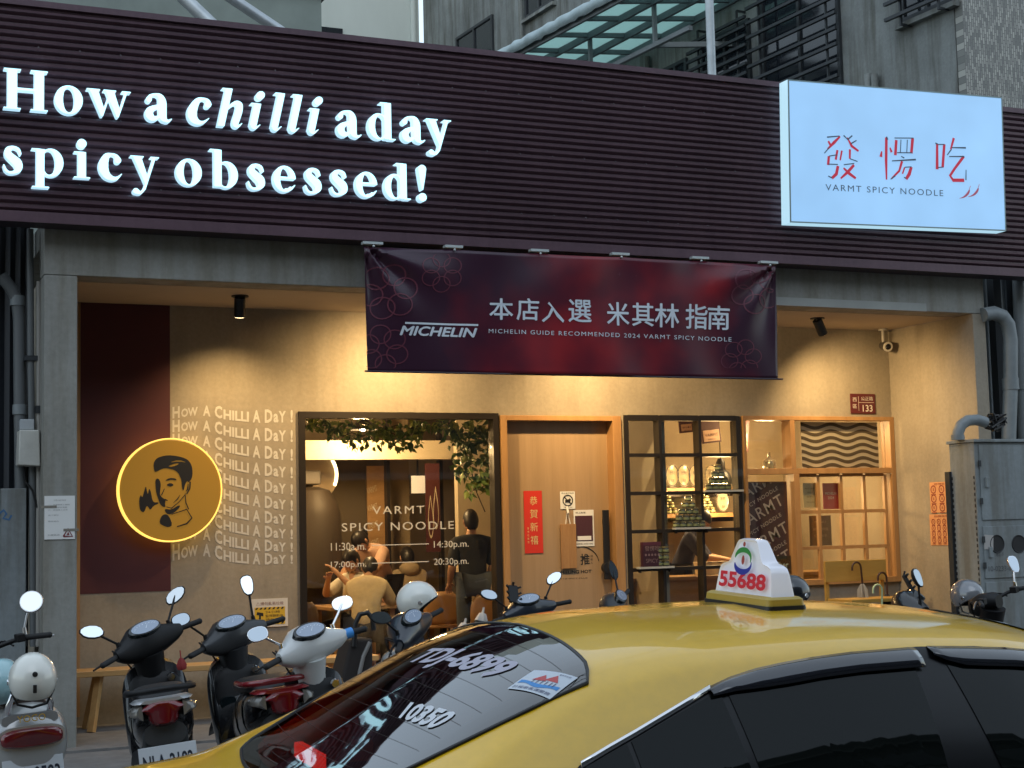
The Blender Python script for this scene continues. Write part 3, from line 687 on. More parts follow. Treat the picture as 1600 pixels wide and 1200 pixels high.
def bpx(px, py):   # photo pixel -> (u, v) on the cloth
    p = onY(px, py, YN); u = v = .5
    for _ in range(6):
        v0 = bc[3] * (1 - u) + bc[2] * u; v1 = bc[0] * (1 - u) + bc[1] * u; v = (p.z - v0.z) / (v1.z - v0.z)
        h0 = bc[3] * (1 - v) + bc[0] * v; h1 = bc[2] * (1 - v) + bc[1] * v; u = (p.x - h0.x) / (h1.x - h0.x)
    return u, v
def btext(g, body, x0, y0, x1, y1, lift=0, **k):
    """x0,y0 upper left and x1,y1 lower right in photo pixels, dy/dx slope included through the corners"""
    vs, fs, tw, th = text2d(body, **k); sl = .034
    out = []
    for a, b in vs:
        px = x0 + (x1 - x0) * a / tw; py = y1 + (y0 - y1) * b / th + (px - x0) * sl
        out.append(bpt(*bpx(px, py), .006 + lift))
    g.add(out, fs)
M_bw = pm('banner_white', (.62, .68, .74), .5)
g = G()
for s_, x0, y0, x1, y1 in (('本', 764, 466, 800, 499), ('店', 806, 466, 841, 500), ('入', 846, 472, 880, 503), ('選', 887, 468, 922, 503), ('米', 947, 472, 982, 508), ('其', 987, 473, 1020, 509), ('林', 1022, 474, 1060, 511), ('指', 1071, 475, 1106, 513), ('南', 1107, 477, 1141, 514)):
    for n_, (ex, ey) in enumerate(((0, 0), (.5, 0), (-.5, 0), (0, .45), (0, -.45))): btext(g, s_, x0 + ex, y0 + ey, x1 + ex, y1 + ey, res=2, lift=.00015 * n_)
btext(g, 'MICHELIN GUIDE RECOMMENDED 2024 VARMT SPICY NOODLE', 763, 514, 1144, 520.5, space=1.25)
g.out('lettering', M_bw, bt)
g = G(); [btext(g, 'MICHELIN', 626 + ex, 509 + ey, 745 + ex, 523 + ey, shear=.25, lift=.00015 * n_) for n_, (ex, ey) in enumerate(((0, 0), (.8, 0), (-.8, 0), (0, .6), (0, -.6)))]
pts = [bpt(*bpx(x, 503 + (x - 633) * .03), .006) for x in range(633, 748, 6)]; q = [bpt(*bpx(x, 506 + (x - 633) * .03), .006) for x in range(633, 748, 6)]
g.grid([pts, q]); g.out('wordmark', M_bw, bt)
g = G()
def flower(cx, cy, r, n=5, rot=0):
    for k in range(n):
        a = rot + k * 2 * math.pi / n; c = (cx + r * .62 * math.cos(a), cy - r * .62 * math.sin(a))
        pts = [(c[0] + r * .40 * math.cos(t), c[1] + r * .36 * math.sin(t)) for t in [i * 2 * math.pi / 20 for i in range(21)]]
        rowa = []; rowb = []
        for x, y in pts:
            f_ = 1.13; x2, y2 = c[0] + (x - c[0]) * f_, c[1] + (y - c[1]) * f_
            x, y, x2, y2 = [min(max(v, lo), hi) for v, lo, hi in ((x, 574, 1212), (y, 390 + (x - 569) * .045, 575), (x2, 574, 1212), (y2, 390 + (x - 569) * .045, 575))]
            rowa.append(bpt(*bpx(x, y), .004 + .0004 * k)); rowb.append(bpt(*bpx(x2, y2), .004 + .0004 * k))
        g.grid([rowa, rowb])
for a in ((690, 424, 32, 6, .5), (607, 455, 44, 6, .2), (600, 545, 38, 6, .7), (1183, 450, 40, 6, .4), (1160, 560, 30, 6, .2)): flower(*a)
for x, y, s_ in ((968, 428, 4), (1031, 533, 4), (800, 534, 2), (862, 413, 2), (870, 432, 2), (1105, 438, 2), (994, 430, 2)):
    c_ = [bpt(*bpx(x + s_ * dx, y + s_ * dy), .005) for dx, dy in ((0, -1), (.18, -.18), (1, 0), (.18, .18), (0, 1), (-.18, .18), (-1, 0), (-.18, -.18))]; g.face(c_)
g.out('flower_print', pm('flower_ink', (.12, .025, .045), .45), bt)
g = G()
p, q = onY(570, 580, YN - .01), onY(1223, 592.5, YN - .01); g.cyl(p, q, .008, n=8); g.out('bottom_rod', pm('rod_dark', (.05, .04, .05), .4, metal=.6), bt)
for x0, x1, y in ((567, 598, 381), (695, 723, 386.5), (829, 857, 392.5), (956, 983, 398), (1081, 1107, 404), (1188, 1215, 411)):
    p, q = onY(x0, y, YN + .02), onY(x1, y + (x1 - x0) * .05, YN + .02)
    g = G().hexa([p + Vector((0, -.012, .0)), q + Vector((0, -.012, 0)), q + Vector((0, -.012, .022)), p + Vector((0, -.012, .022))], [p + Vector((0, .05, 0)), q + Vector((0, .05, 0)), q + Vector((0, .05, .022)), p + Vector((0, .05, .022))])
    m_ = (p + q) / 2 + Vector((0, -.02, -.02)); g.ball(m_, .011, 10, 6)
    g.out('clip', pm('clip_metal', (.55, .6, .6), .35, metal=.3), bt, smooth=30)

# ------------------------------------------------------------------ round lit sign with the smoking-hot head
YR = YW - .16; cc = onY(267, 765.5, YR); rr = (onY(348.6, 765, YR).x - onY(185.5, 765, YR).x) / 2
rs = thing('round_sign', 'round amber light sign with the drawn head of a fire breathing man', 'sign', tuple(cc))
G().lathe([(0, 0), (rr * .955, 0), (rr * .975, .006)], cc, (0, 1, 0), 64).out('face', glow('amber_face', (.60, .29, .03), .15, (.27, .145, .02)), rs, smooth=30)
G().lathe([(rr * .972, .004), (rr * .985, -.004), (rr, .004), (rr, .09), (rr * .9, .11)], cc, (0, 1, 0), 64).out('rim', glow('amber_rim', (1, .60, .12), .95, (.6, .4, .1)), rs, smooth=30)
G().cyl(cc + Vector((0, .1, 0)), cc + Vector((0, .159, 0)), rr * .5).out('mount', M_black, rs)
RF = Face(cc, (1, 0, 0), (0, 0, 1), (0, -1, 0))
def rp(*P): return [((x - 558) / 273 * rr, (552 - y) / 273 * rr) for x, y in P]
ink = [smooth_loop(rp((470, 445), (467, 415), (478, 390), (505, 376), (545, 369), (592, 374), (632, 385), (656, 402), (669, 428), (673, 462), (669, 492), (655, 510), (645, 504), (634, 518), (624, 560), (616, 545), (613, 500), (606, 485), (596, 462), (575, 447), (550, 441), (528, 437), (505, 444), (490, 453), (474, 458)), 1),
 smooth_loop(rp((548, 409), (600, 393), (645, 410), (600, 402)), 1), smooth_loop(rp((540, 428), (588, 411), (604, 416), (565, 431)), 1),
 smooth_loop(rp((476, 500), (488, 489), (500, 500), (506, 525), (502, 555), (500, 575), (510, 590), (526, 600), (530, 612), (526, 625), (531, 641), (515, 640), (500, 625), (492, 600), (482, 570), (478, 540)), 1),
 smooth_loop(rp((533, 525), (555, 514), (575, 526), (560, 535), (545, 533)), 1), smooth_loop(rp((526, 503), (550, 489), (582, 491), (590, 504), (560, 498), (540, 504)), 1),
 smooth_loop(rp((524, 650), (560, 656), (602, 630), (606, 642), (575, 672), (545, 682), (528, 668)), 1),
 smooth_loop(rp((505, 690), (527, 676), (548, 688), (566, 736), (545, 748), (520, 740), (496, 725)), 1),
 smooth_loop(rp((395, 645), (392, 600), (402, 573), (409, 592), (416, 568), (428, 526), (433, 556), (438, 577), (445, 538), (456, 570), (460, 600), (470, 617), (491, 615), (493, 624), (468, 632), (450, 657), (440, 640), (431, 632), (420, 667), (402, 662)), 1)]
g = G(); blob(g, RF, ink, .004)
def rz(*P): return [(*rp((x, y))[0], w * rr / 273) for x, y, w in P]
strokes(g, RF, [rz((645, 508, 2), (659, 512, 4), (657, 545, 4), (640, 575, 3)), rz((648, 522, 2), (646, 548, 4), (638, 560, 2)), rz((632, 572, 2), (636, 620, 3), (650, 655, 3)), rz((533, 640, 2), (560, 648, 3), (600, 615, 2), (632, 578, 2)), rz((560, 680, 2), (640, 655, 3), (668, 702, 3)), rz((668, 700, 3), (640, 730, 4), (588, 745, 3)), rz((512, 606, 2), (528, 603, 5), (541, 608, 2)), rz((606, 578, 1), (592, 600, 3), (570, 620, 1)), rz((524, 545, 2), (508, 580, 3))], .006)
g.out('head_drawing', M_ink, rs)

# ------------------------------------------------------------------ porch spotlights, camera, number plate
M_bulb = glow('warm_bulb', (1, .72, .38), 8)
def spot_lamp(px, py, aim, energy, label, name='spotlight', size=120):
    c = onZ(px, py, ZC); t = thing(name, label, 'spotlight', tuple(c), 'spotlights on the porch ceiling')
    d = (Vector(aim) - c).normalized(); j = c - Vector((0, 0, .03))
    G().cyl(c - Vector((0, 0, .001)), c - Vector((0, 0, .012)), .075, n=24).out('ceiling_plate', M_black, t, smooth=40)
    a = j + d * .02
    G().cyl(c - Vector((0, 0, .012)), j, .016).tube([a - d * .03, a + d * .14], [.05, .05], 20).out('lamp_body', M_black, t, smooth=40)
    G().cyl(a + d * .141, a + d * .143, .043).out('bulb', M_bulb, t)
    ld = bpy.data.lights.new('spot', 'SPOT'); ld.energy = energy; ld.color = (1, .67, .30); ld.spot_size = R(size); ld.spot_blend = 1; ld.shadow_soft_size = .04
    o = bpy.data.objects.new('spot_light', ld); COL.objects.link(o); o.parent = t
    o.location = a + d * .16 - c; o.rotation_euler = d.to_track_quat('-Z', 'Y').to_euler()
    return t
spot_lamp(375, 462, (3.4, YW - .1, 1.9), 62, 'black tilted ceiling spotlight above the round amber sign, leaning left')
spot_lamp(1277, 497, (10.5, YW - .3, 2.1), 115, 'black tilted ceiling spotlight right of the banner, leaning right', size=140)
spot_lamp(650, 462, (5.0, YW, 2.3), 170, 'black ceiling spotlight hidden behind the left half of the banner', size=150)
spot_lamp(930, 474, (7.7, YW, 2.3), 170, 'black ceiling spotlight hidden behind the right half of the banner', size=150)
cp = onZ(1379, 517, ZC); cp.y = YW - .12; cp.z = ZC; cp.x = onY(1380, 530, YW - .12).x
t = thing('security_camera', 'small white bullet camera hanging in the right corner of the porch', 'camera', tuple(cp))
G().cyl(cp, cp - Vector((0, 0, .02)), .05).cyl(cp - Vector((0, 0, .02)), cp - Vector((0, 0, .15)), .018).out('bracket', pm('cam_white', (.5, .48, .44), .5), t, smooth=40)
c2 = cp - Vector((-.01, .02, .19)); d = Vector((-.25, -1, -.25)).normalized()
G().cyl(c2 - d * .06, c2 + d * .07, .05, n=20).out('housing', pm('cam_dark', (.06, .055, .05), .5), t, smooth=40)
G().lathe([(.05, 0), (.056, .01), (.05, .02), (.034, .02)], c2 + d * .06, d, 24).out('lens_ring', pm('cam_white', (.5, .48, .44), .5), t, smooth=40)
G().ball(c2 + d * .06, .03, 12, 8).out('lens', pm('lens', (.01, .01, .015), .08), t, smooth=60)
f_ = M_light.node_tree; n_ = f_.nodes.new('ShaderNodeTexNoise'); n_.inputs['Scale'].default_value = 1.6; m_ = f_.nodes.new('ShaderNodeMapRange'); m_.inputs['To Min'].default_value = .40; m_.inputs['To Max'].default_value = .56
tc_ = f_.nodes.new('ShaderNodeTexCoord'); f_.links.new(tc_.outputs['Object'], n_.inputs[0]); f_.links.new(n_.outputs[0], m_.inputs[0]); f_.links.new(m_.outputs[0], f_.nodes['Principled BSDF'].inputs['Emission Strength'])      # the tubes inside light the face a little unevenly
f = rectY(1328.5, 615, 1368.5, 646.5, YW - .012)
t = thing('house_number', 'dark red enamel house number plate 133 on the porch wall', 'number plate', tuple(f.at(f.w / 2, f.h / 2)))
G().box(f.o.x, f.o.x + f.w, YW - .012, YW - .001, f.o.z, f.o.z + f.h).out('plate', pm('plate_red', (.085, .012, .016), .35), t, bevel=.003)
g = G(); xs_ = f.w * .31
words(g, f, '133', f.w * .47, f.h * .1, f.h * .34, w=f.w * .4, bold=.012); words(g, f, '公正路', f.w * .42, f.h * .66, f.h * .2, w=f.w * .48)
words(g, f, '西', f.w * .08, f.h * .6, f.h * .2, w=f.w * .16); words(g, f, '區', f.w * .08, f.h * .27, f.h * .2, w=f.w * .16)
for a, b, c, d in ((xs_, .03, xs_ + .004, f.h - .03), (xs_ + .005, f.h * .55, f.w - .02, f.h * .55 + .004)): g.face([f.at(a, b, .0022), f.at(c, b, .0022), f.at(c, d, .0022), f.at(a, d, .0022)])
g.out('lettering', pm('plate_white', (.6, .55, .5), .5), t)
# ------------------------------------------------------------------ taxi (world x is the car's length, its right side faces the camera)
CX, CYC, CZ = 2.70, 4.25, -.10
CROLL = R(2.4)                                   # the crossfall of the road tips it towards the near gutter
taxi = thing('taxi', 'glossy yellow taxi sedan parked across the foreground with a lit white roof lamp', 'taxi', (CX, CYC, CZ), local=True)
taxi.rotation_euler = (CROLL, 0, 0)
TM = Matrix.Translation((CX, CYC, CZ)) @ Matrix.Rotation(CROLL, 4, 'X'); TMI = TM.inverted()
def lerp_tab(T, x):
    xs = [t[0] for t in T]
    if x <= xs[0]: return np.array(T[0][1:])
    if x >= xs[-1]: return np.array(T[-1][1:])
    i = max(j for j in range(len(xs)) if xs[j] <= x); i = min(i, len(xs) - 2)
    P = [np.array(T[max(0, min(len(T) - 1, j))]) for j in (i - 1, i, i + 1, i + 2)]
    t = (x - P[1][0]) / (P[2][0] - P[1][0])
    def m(a, b, c):           # finite difference tangents scaled to this interval, limited
        d0 = (b[1:] - a[1:]) / max(b[0] - a[0], 1e-6); d1 = (c[1:] - b[1:]) / max(c[0] - b[0], 1e-6)
        if b[0] - a[0] < 1e-6: return d1
        if c[0] - b[0] < 1e-6: return d0
        s = np.where(d0 * d1 > 0, 2 * d0 * d1 / (d0 + d1 + 1e-12), 0); return s
    h = P[2][0] - P[1][0]; m0, m1 = m(P[0], P[1], P[2]) * h, m(P[1], P[2], P[3]) * h
    return (2 * t ** 3 - 3 * t ** 2 + 1) * P[1][1:] + (t ** 3 - 2 * t ** 2 + t) * m0 + (-2 * t ** 3 + 3 * t ** 2) * P[2][1:] + (t ** 3 - t ** 2) * m1
# x (world), roof z, shoulder half width, shoulder drop, belt half width, belt z, hip half width, sill z      (z above road)
TAB = [(.40, .66, .55, .05, .70, .58, .74, .30), (.46, .80, .60, .05, .76, .66, .82, .24), (.56, 1.00, .62, .035, .80, .88, .86, .22),
       (.80, 1.045, .64, .035, .83, .93, .885, .2), (1.06, 1.075, .655, .035, .84, .95, .90, .2), (1.20, 1.135, .645, .045, .845, .955, .905, .2), (1.45, 1.27, .605, .075, .85, .965, .905, .2), (1.70, 1.395, .57, .085, .85, .97, .905, .2),
       (1.86, 1.444, .55, .085, .85, .97, .905, .2), (2.15, 1.474, .555, .075, .85, .972, .905, .2), (2.62, 1.480, .565, .068, .85, .97, .905, .2), (3.05, 1.463, .565, .068, .85, .965, .905, .2),
       (3.40, 1.415, .56, .075, .85, .96, .905, .2), (3.80, 1.27, .585, .075, .85, .955, .905, .2), (4.25, 1.075, .63, .05, .84, .95, .90, .2), (4.45, 1.02, .66, .035, .83, .93, .895, .2), (4.85, .93, .64, .04, .78, .86, .86, .22), (5.0, .82, .60, .05, .70, .74, .80, .25), (5.06, .62, .52, .06, .62, .55, .66, .32)]
_rc = {}
def half_ring(x):
    k = round(x, 4)
    if k in _rc: return _rc[k]
    zt, ws, dr, wb, zb, wm, zs = lerp_tab(TAB, x)
    K = [(0, zt), (ws * .45, zt - dr * .16), (ws * .8, zt - dr * .5), (ws, zt - dr)]
    hgt = max(zt - dr - zb, .02)
    K += [(ws + min(.07, (wb - ws) * .3), zt - dr - hgt * .16), ((ws + .07) * .42 + wb * .58, zb + hgt * .42), (wb, zb), (wm - .012, zb - .075), (wm, zb - .20), (wm - .005, .45), (wm - .05, zs + .05), (wm - .16, zs)]
    P = []
    for i in range(len(K) - 1):
        p = [np.array(K[max(0, min(len(K) - 1, j))]) for j in (i - 1, i, i + 1, i + 2)]
        for t in np.linspace(0, 1, 9)[:-1]:
            P.append(.5 * (2 * p[1] + (p[2] - p[0]) * t + (2 * p[0] - 5 * p[1] + 4 * p[2] - p[3]) * t * t + (3 * p[1] - p[0] - 3 * p[2] + p[3]) * t ** 3))
    P.append(np.array(K[-1])); P[0][0] = 0
    _rc[k] = P
    return P
def side_y(x, z):                                 # half width of the flank at local height z
    P = half_ring(x)
    for a, b in zip(P[20:], P[21:]):
        if a[1] >= z >= b[1] and a[1] - b[1] > 1e-6: return a[0] + (b[0] - a[0]) * (a[1] - z) / (a[1] - b[1])
    return P[28][0]
def top_z(x, y):
    P = half_ring(x); y = abs(y)
    for a, b in zip(P[:40], P[1:41]):
        if a[0] <= y <= b[0] and b[0] > a[0]: return a[1] + (b[1] - a[1]) * (y - a[0]) / (b[0] - a[0])
    return P[32][1]
def car_side(px, py, off=0):                      # photo pixel -> local point on the near flank
    y = -.66
    for _ in range(12):
        o = TMI @ CAMP; d = (TMI.to_3x3() @ ray(px, py)); t = (y - off - o.y) / d.y; p = o + d * t; y = -side_y(p.x + CX, p.z)
    return Vector((p.x, y - off, p.z))
def car_top(px, py, off=0):                       # photo pixel -> local point on the upper surface (roof, rear glass, boot lid)
    o = TMI @ CAMP; d = (TMI.to_3x3() @ ray(px, py)); lo = None; prev = None
    for i in range(400):
        t = 2.6 + i * .01; p = o + d * (t / d.y)
        x, y = p.x + CX, p.y
        if abs(y) < .8 and .4 < x < 5.0:
            h = p.z - top_z(x, y) - off
            if prev is not None and prev > 0 >= h:
                q = o + d * ((t - .01 + .01 * prev / (prev - h)) / d.y); return q
            prev = h
        else: prev = None
    return p
# outlines in local (x, z) / (x, y)
dlo_px = [(905, 1195), (990, 1146), (1060, 1104), (1108, 1076), (1170, 1048), (1250, 1030), (1340, 1018), (1432, 1010), (1520, 1009), (1600, 1014)]
dlo = [car_side(*p) for p in dlo_px]
DLO = [(dlo[0].x - .32, .985), (dlo[0].x - .16, 1.07)] + [(p.x, p.z) for p in dlo] + [(p, q) for p, q in ((3.30 - CX, 1.33), (3.52 - CX, 1.265), (3.80 - CX, 1.15), (4.12 - CX, .99))] + [(4.10 - CX, .975), (3.0 - CX, .98), (1.8 - CX, .985)]
def inpoly(x, y, P):
    c = False; n = len(P)
    for i in range(n):
        (ax, ay), (bx, by) = P[i], P[(i + 1) % n]
        if (ay > y) != (by > y) and x < (y - ay) * (bx - ax) / (by - ay) + ax: c = not c
    return c
# rear glass outline on the upper surface: (x, y) local
gt = car_top(915, 1053)
gw_ = abs(gt.y); gtx = gt.x + .01
GW0, GW1 = gw_ + .06, .62
gx_t = gtx; gl_ = car_top(379, 1164); gx_b = gl_.x; GW1 = min(.66, abs(gl_.y)); GW1N = GW1 + .075; print('rear glass', gl_.x + CX, gl_.y, GW1, GW0)
RG = []
for i in range(17):                                # top edge, gently bowed, rounded corners
    t = -1 + i / 8; RG.append((gx_t - .05 * 0 + .035 * (1 - t * t) - (.035 if abs(t) == 1 else 0), GW0 * (t if abs(t) < 1 else t * 1.0) * (.97 if abs(t) < 1 else 1)))
low = []
for i in range(17):
    t = 1 - i / 8; low.append((gx_b - .07 * (1 - t * t) + (.04 if abs(t) == 1 else 0), GW1 * t if t > 0 else GW1N * t))
RG = RG + low
M_yel = pm('taxi_yellow', (.80, .47, .008), .34, coat=1, spec=.5, var=.05, scale=26)
nt = M_yel.node_tree; b_ = nt.nodes['Principled BSDF']; tc = nt.nodes.new('ShaderNodeTexCoord'); n_ = nt.nodes.new('ShaderNodeTexNoise'); n_.inputs['Scale'].default_value = 3; n_.inputs['Detail'].default_value = 10; n_.inputs['Roughness'].default_value = .7
nt.links.new(tc.outputs['Object'], n_.inputs[0]); r_ = nt.nodes.new('ShaderNodeMapRange'); r_.inputs['From Min'].default_value = .4; r_.inputs['From Max'].default_value = .75; r_.inputs['To Min'].default_value = .03; r_.inputs['To Max'].default_value = .22     # film of street dust on the lacquer
nt.links.new(n_.outputs[0], r_.inputs[0]); nt.links.new(r_.outputs[0], b_.inputs['Coat Roughness'])
# body
xsn = sorted(set([round(.40 + .03 * i, 3) for i in range(156)] + [5.06]))
xsn = [x for x in xsn if x <= 5.06]
g = G(); rings = []
for x in xsn:
    P = half_ring(x); X = x - CX
    rings.append([(X, -p[0], p[1]) for p in P[::-1]] + [(X, p[0], p[1]) for p in P[1:]])
n = len(rings[0])
vs = [p for r_ in rings for p in r_]; fs = []
shrink = [((x - (gx_t + gx_b) / 2) * .93 + (gx_t + gx_b) / 2, y * .93) for x, y in RG]
for j in range(len(rings) - 1):
    for i in range(n - 1):
        q = (j * n + i, j * n + i + 1, (j + 1) * n + i + 1, (j + 1) * n + i)
        c = [sum(vs[k][a] for k in q) / 4 for a in range(3)]
        if c[2] > .98 and c[0] < gx_t + .1 and inpoly(c[0], c[1], shrink): continue
        fs.append(q)
fs += [tuple(range(n))[::-1], tuple(range((len(rings) - 1) * n, len(rings) * n))] + [(j * n, (j + 1) * n, (j + 1) * n + n - 1, j * n + n - 1) for j in range(len(rings) - 1)]
g.add(vs, fs); body = g.out('body', M_yel, taxi, smooth=60)
# cabin seen through the rear glass
M_cab = pm('cabin_trim', (.018, .018, .02), .8)
cab = G().box(1.08 - CX, 1.62 - CX, -.58, .58, .96, .985).box(1.60 - CX, 1.78 - CX, -.60, .60, .60, 1.10)
for y in (-.36, .36): cab.loft([[(1.62 - CX + dx + .10 * math.cos(a), y + .13 * math.sin(a), z) for a in [k * math.pi / 6 for k in range(12)]] for dx, z in ((0, 1.08), (.02, 1.18), (.05, 1.25))])
cab.box(1.78 - CX, 3.9 - CX, -.70, .70, .40, .42)
for y in (-.36, .36): cab.box(2.6 - CX, 2.75 - CX, y - .24, y + .24, .42, 1.12).loft([[(2.7 - CX + .07 * math.cos(a), y + .12 * math.sin(a), z) for a in [k * math.pi / 6 for k in range(12)]] for z in (1.12, 1.22, 1.28)])
cab.out('cabin_trim', M_cab, taxi, smooth=40)
def on_glass(x, y, off): return Vector((x, y, top_z(x + CX, y) + off))
def patch(poly, off, name, m, parent, nx=40, ny=40, hole=None, solid=0):
    """surface patch lying on the upper skin inside a closed (x, y) outline"""
    vs, fs = curve_mesh([poly] + ([hole] if hole else []))
    bm = bmesh.new(); V = [bm.verts.new((a, b, 0)) for a, b in vs]
    for f in fs:
        try: bm.faces.new([V[i] for i in f])
        except ValueError: pass
    for ax, lo, hi, k in ((0, min(p[0] for p in poly), max(p[0] for p in poly), nx), (1, min(p[1] for p in poly), max(p[1] for p in poly), ny)):
        for i in range(1, k):
            c = lo + (hi - lo) * i / k; no = (1, 0, 0) if ax == 0 else (0, 1, 0)
            bmesh.ops.bisect_plane(bm, geom=bm.verts[:] + bm.edges[:] + bm.faces[:], plane_co=[c * v for v in no], plane_no=no)
    bmesh.ops.remove_doubles(bm, verts=bm.verts, dist=1e-5)
    g = G(); bm.verts.index_update(); g.add([on_glass(v.co.x, v.co.y, off) for v in bm.verts], [tuple(v.index for v in f.verts) for f in bm.faces]); bm.free()
    return g.out(name, m, parent, smooth=40)
RGs = smooth_loop(RG, 1)
def inset(P, kx, ky, cx): return [((x - cx) * kx + cx, y * ky) for x, y in P]
cxg = (gx_t + gx_b) / 2
M_rglass = glass('tinted_rear_glass', (.10, .11, .11), refl=.72, base=.05, tr=1)
rg = patch(RGs, .006, 'rear_window', M_rglass, taxi, 24, 30)
patch(RGs, .0045, 'border_band', pm('glass_band', (.008, .010, .014), .12, coat=.0), rg, 24, 30, hole=inset(RGs, .90, .86, cxg))
G().tube([on_glass(x_, y_, .005) for x_, y_ in RGs], .0055, 6, closed=True).out('gasket', M_black, rg, smooth=60)
# high brake lamp on the shelf
g = G()
bl0 = TMI @ onY(455, 1172, CYC + .22); 

o_ = TMI @ CAMP; d_ = TMI.to_3x3() @ ray(484, 1180); q_ = o_ + d_ * ((1.012 - o_.z) / d_.z); g.box(q_.x - .015, q_.x + .015, q_.y - .13, q_.y + .13, .986, 1.035)
blp = g.out('brake_light', glow('brake_red', (1, .03, .02), 3.2, (.3, .01, .01)), taxi, bevel=.004)
g = G()
for k in range(11):
    x_ = gx_b + .06 + k * (gx_t - gx_b - .12) / 10; g.tube([on_glass(x_ - .05 * (1 - (y_ / .5) ** 2) * (1 - k / 10), y_, .0075) for y_ in [-.47 + i * .94 / 16 for i in range(17)]], .0004, 4)
g.out('heater_wires', pm('heater_wire', (.05, .04, .035), .6), rg)
# writing and sticker on the rear glass
M_gl = pm('glass_lettering', (.40, .38, .46), .45)
def gtext(g, body, TLp, TRp, BRp, BLp, off=.009, **k):
    q = [car_top(*p) for p in (TLp, TRp, BRp, BLp)]; vs, fs, tw, th = text2d(body, **k)
    P = []
    for a, b in vs:
        u, v = a / tw, b / th; p = (q[3] * (1 - u) + q[2] * u) * (1 - v) + (q[0] * (1 - u) + q[1] * u) * v
        P.append(on_glass(p.x, p.y, off))
    g.add(P, fs)
g = G(); gtext(g, 'TDJ-6899', (677, 1017), (818, 1042), (748, 1074), (620, 1046), bold=.035)
g.out('plate_lettering', M_gl, rg)
g = G(); gtext(g, '10350', (642, 1102), (718, 1120), (674, 1145), (622, 1127), bold=.035); g.out('fleet_number', pm('glass_white', (.62, .64, .68), .45), rg)
sq = [car_top(*p) for p in ((835, 1052), (903, 1064), (859, 1098), (793, 1081))]
def st(u, v, off): p = (sq[3] * (1 - u) + sq[2] * u) * (1 - v) + (sq[0] * (1 - u) + sq[1] * u) * v; return on_glass(p.x, p.y, off)
g = G(); g.grid([[st(i / 8, j / 8, .0085) for i in range(9)] for j in range(9)]); stk = g.out('sticker', pm('sticker_white', (.55, .60, .66), .5), rg, smooth=40)
g = G(); g.grid([[st(u, .26 + .06 * math.sin(u * 9), .0095) for u in [i / 12 * .9 + .05 for i in range(13)]], [st(u, .40 + .05 * math.sin(u * 7 + 1), .0095) for u in [i / 12 * .9 + .05 for i in range(13)]]]); g.out('wave_drawing', pm('sticker_blue', (.05, .25, .60), .5), stk)
g = G()
for a in ((.42, .5), (.66, .56)):
    g.face([st(a[0] - .16, a[1], .0097), st(a[0] + .16, a[1], .0097), st(a[0], a[1] + .28, .0097)])
g.out('roof_drawing', pm('sticker_red', (.50, .07, .07), .5), stk)
g = G()
for a in (.32, .42, .52, .62, .72, .80): g.face([st(a, .36, .0101), st(a + .018, .36, .0101), st(a + .018, .52, .0101), st(a, .52, .0101)])
vs, fs, tw, th = text2d('計程車客運服務', res=2); g.add([st(.06 + .86 * a / tw, .06 + .11 * b / th, .0098) for a, b in vs], fs)
vs, fs, tw, th = text2d('臺中市計程', res=2); g.add([st(.66 + .26 * a / tw, .86 + .06 * b / th, .0098) for a, b in vs], fs)
g.out('sticker_print', pm('sticker_ink', (.06, .07, .16), .5), stk)

# side glass: one dark surround, panes a hair proud of it
def flank(poly, off, name, m, parent, nx=60, nz=10):
    vs, fs = curve_mesh([poly]); bm = bmesh.new(); V = [bm.verts.new((a, b, 0)) for a, b in vs]
    for f in fs:
        try: bm.faces.new([V[i] for i in f])
        except ValueError: pass
    for ax, k in ((0, nx), (1, nz)):
        lo = min(p[ax] for p in poly); hi = max(p[ax] for p in poly); no = (1, 0, 0) if ax == 0 else (0, 1, 0)
        for i in range(1, k): bmesh.ops.bisect_plane(bm, geom=bm.verts[:] + bm.edges[:] + bm.faces[:], plane_co=[(lo + (hi - lo) * i / k) * v for v in no], plane_no=no)
    bmesh.ops.remove_doubles(bm, verts=bm.verts, dist=1e-5); bm.verts.index_update()
    res = []
    for s in (-1, 1):
        g = G(); g.add([(v.co.x, s * (side_y(v.co.x + CX, v.co.y) + off), v.co.y) for v in bm.verts], [tuple(v.index for v in f.verts) for f in bm.faces])
        res.append(g.out(name, m, parent if not isinstance(parent, list) else parent[0 if s < 0 else 1], smooth=40))
    bm.free(); return res
def clip_poly(P, f):                                # keep the side where f(x, z) > 0 (straight cut)
    out = []
    for i in range(len(P)):
        a, b = P[i], P[(i + 1) % len(P)]; fa, fb = f(*a), f(*b)
        if fa > 0: out.append(a)
        if fa * fb < 0: t = fa / (fa - fb); out.append((a[0] + (b[0] - a[0]) * t, a[1] + (b[1] - a[1]) * t))
    return out
def cut(p, q): return lambda x, z: (x - p[0]) * (q[1] - p[1]) - (z - p[1]) * (q[0] - p[0])
M_sur = pm('window_surround', (.004, .004, .005), .28, spec=.3)
sur = flank(DLO, .003, 'window_surround', M_sur, taxi)
M_sglass = pm('side_glass', (.004, .0055, .005), .03, spec=.2)
ins = [(x * .985 + (.0), .975 + (z - .975) * .955 + .006) for x, z in DLO]
def c2(a, b): p, q = car_side(*a), car_side(*b); return (p.x, p.z), (q.x, q.z)
d1a, d1b = c2((1122, 1079), (1172, 1200)); d1c, d1d = c2((1134, 1079), (1186, 1200)); d2a, d2b = c2((976, 1157), (993, 1200)); d2c, d2d = c2((984, 1155), (1001, 1200))
b1a, b1b = c2((1430, 1050), (1480, 1200)); b2a, b2b = c2((1489, 1057), (1564, 1200))
up = lambda a, b: cut(b, a); dn = lambda a, b: cut(a, b)
p1 = clip_poly(ins, lambda x, z: -cut(d2b, d2a)(x, z)); 
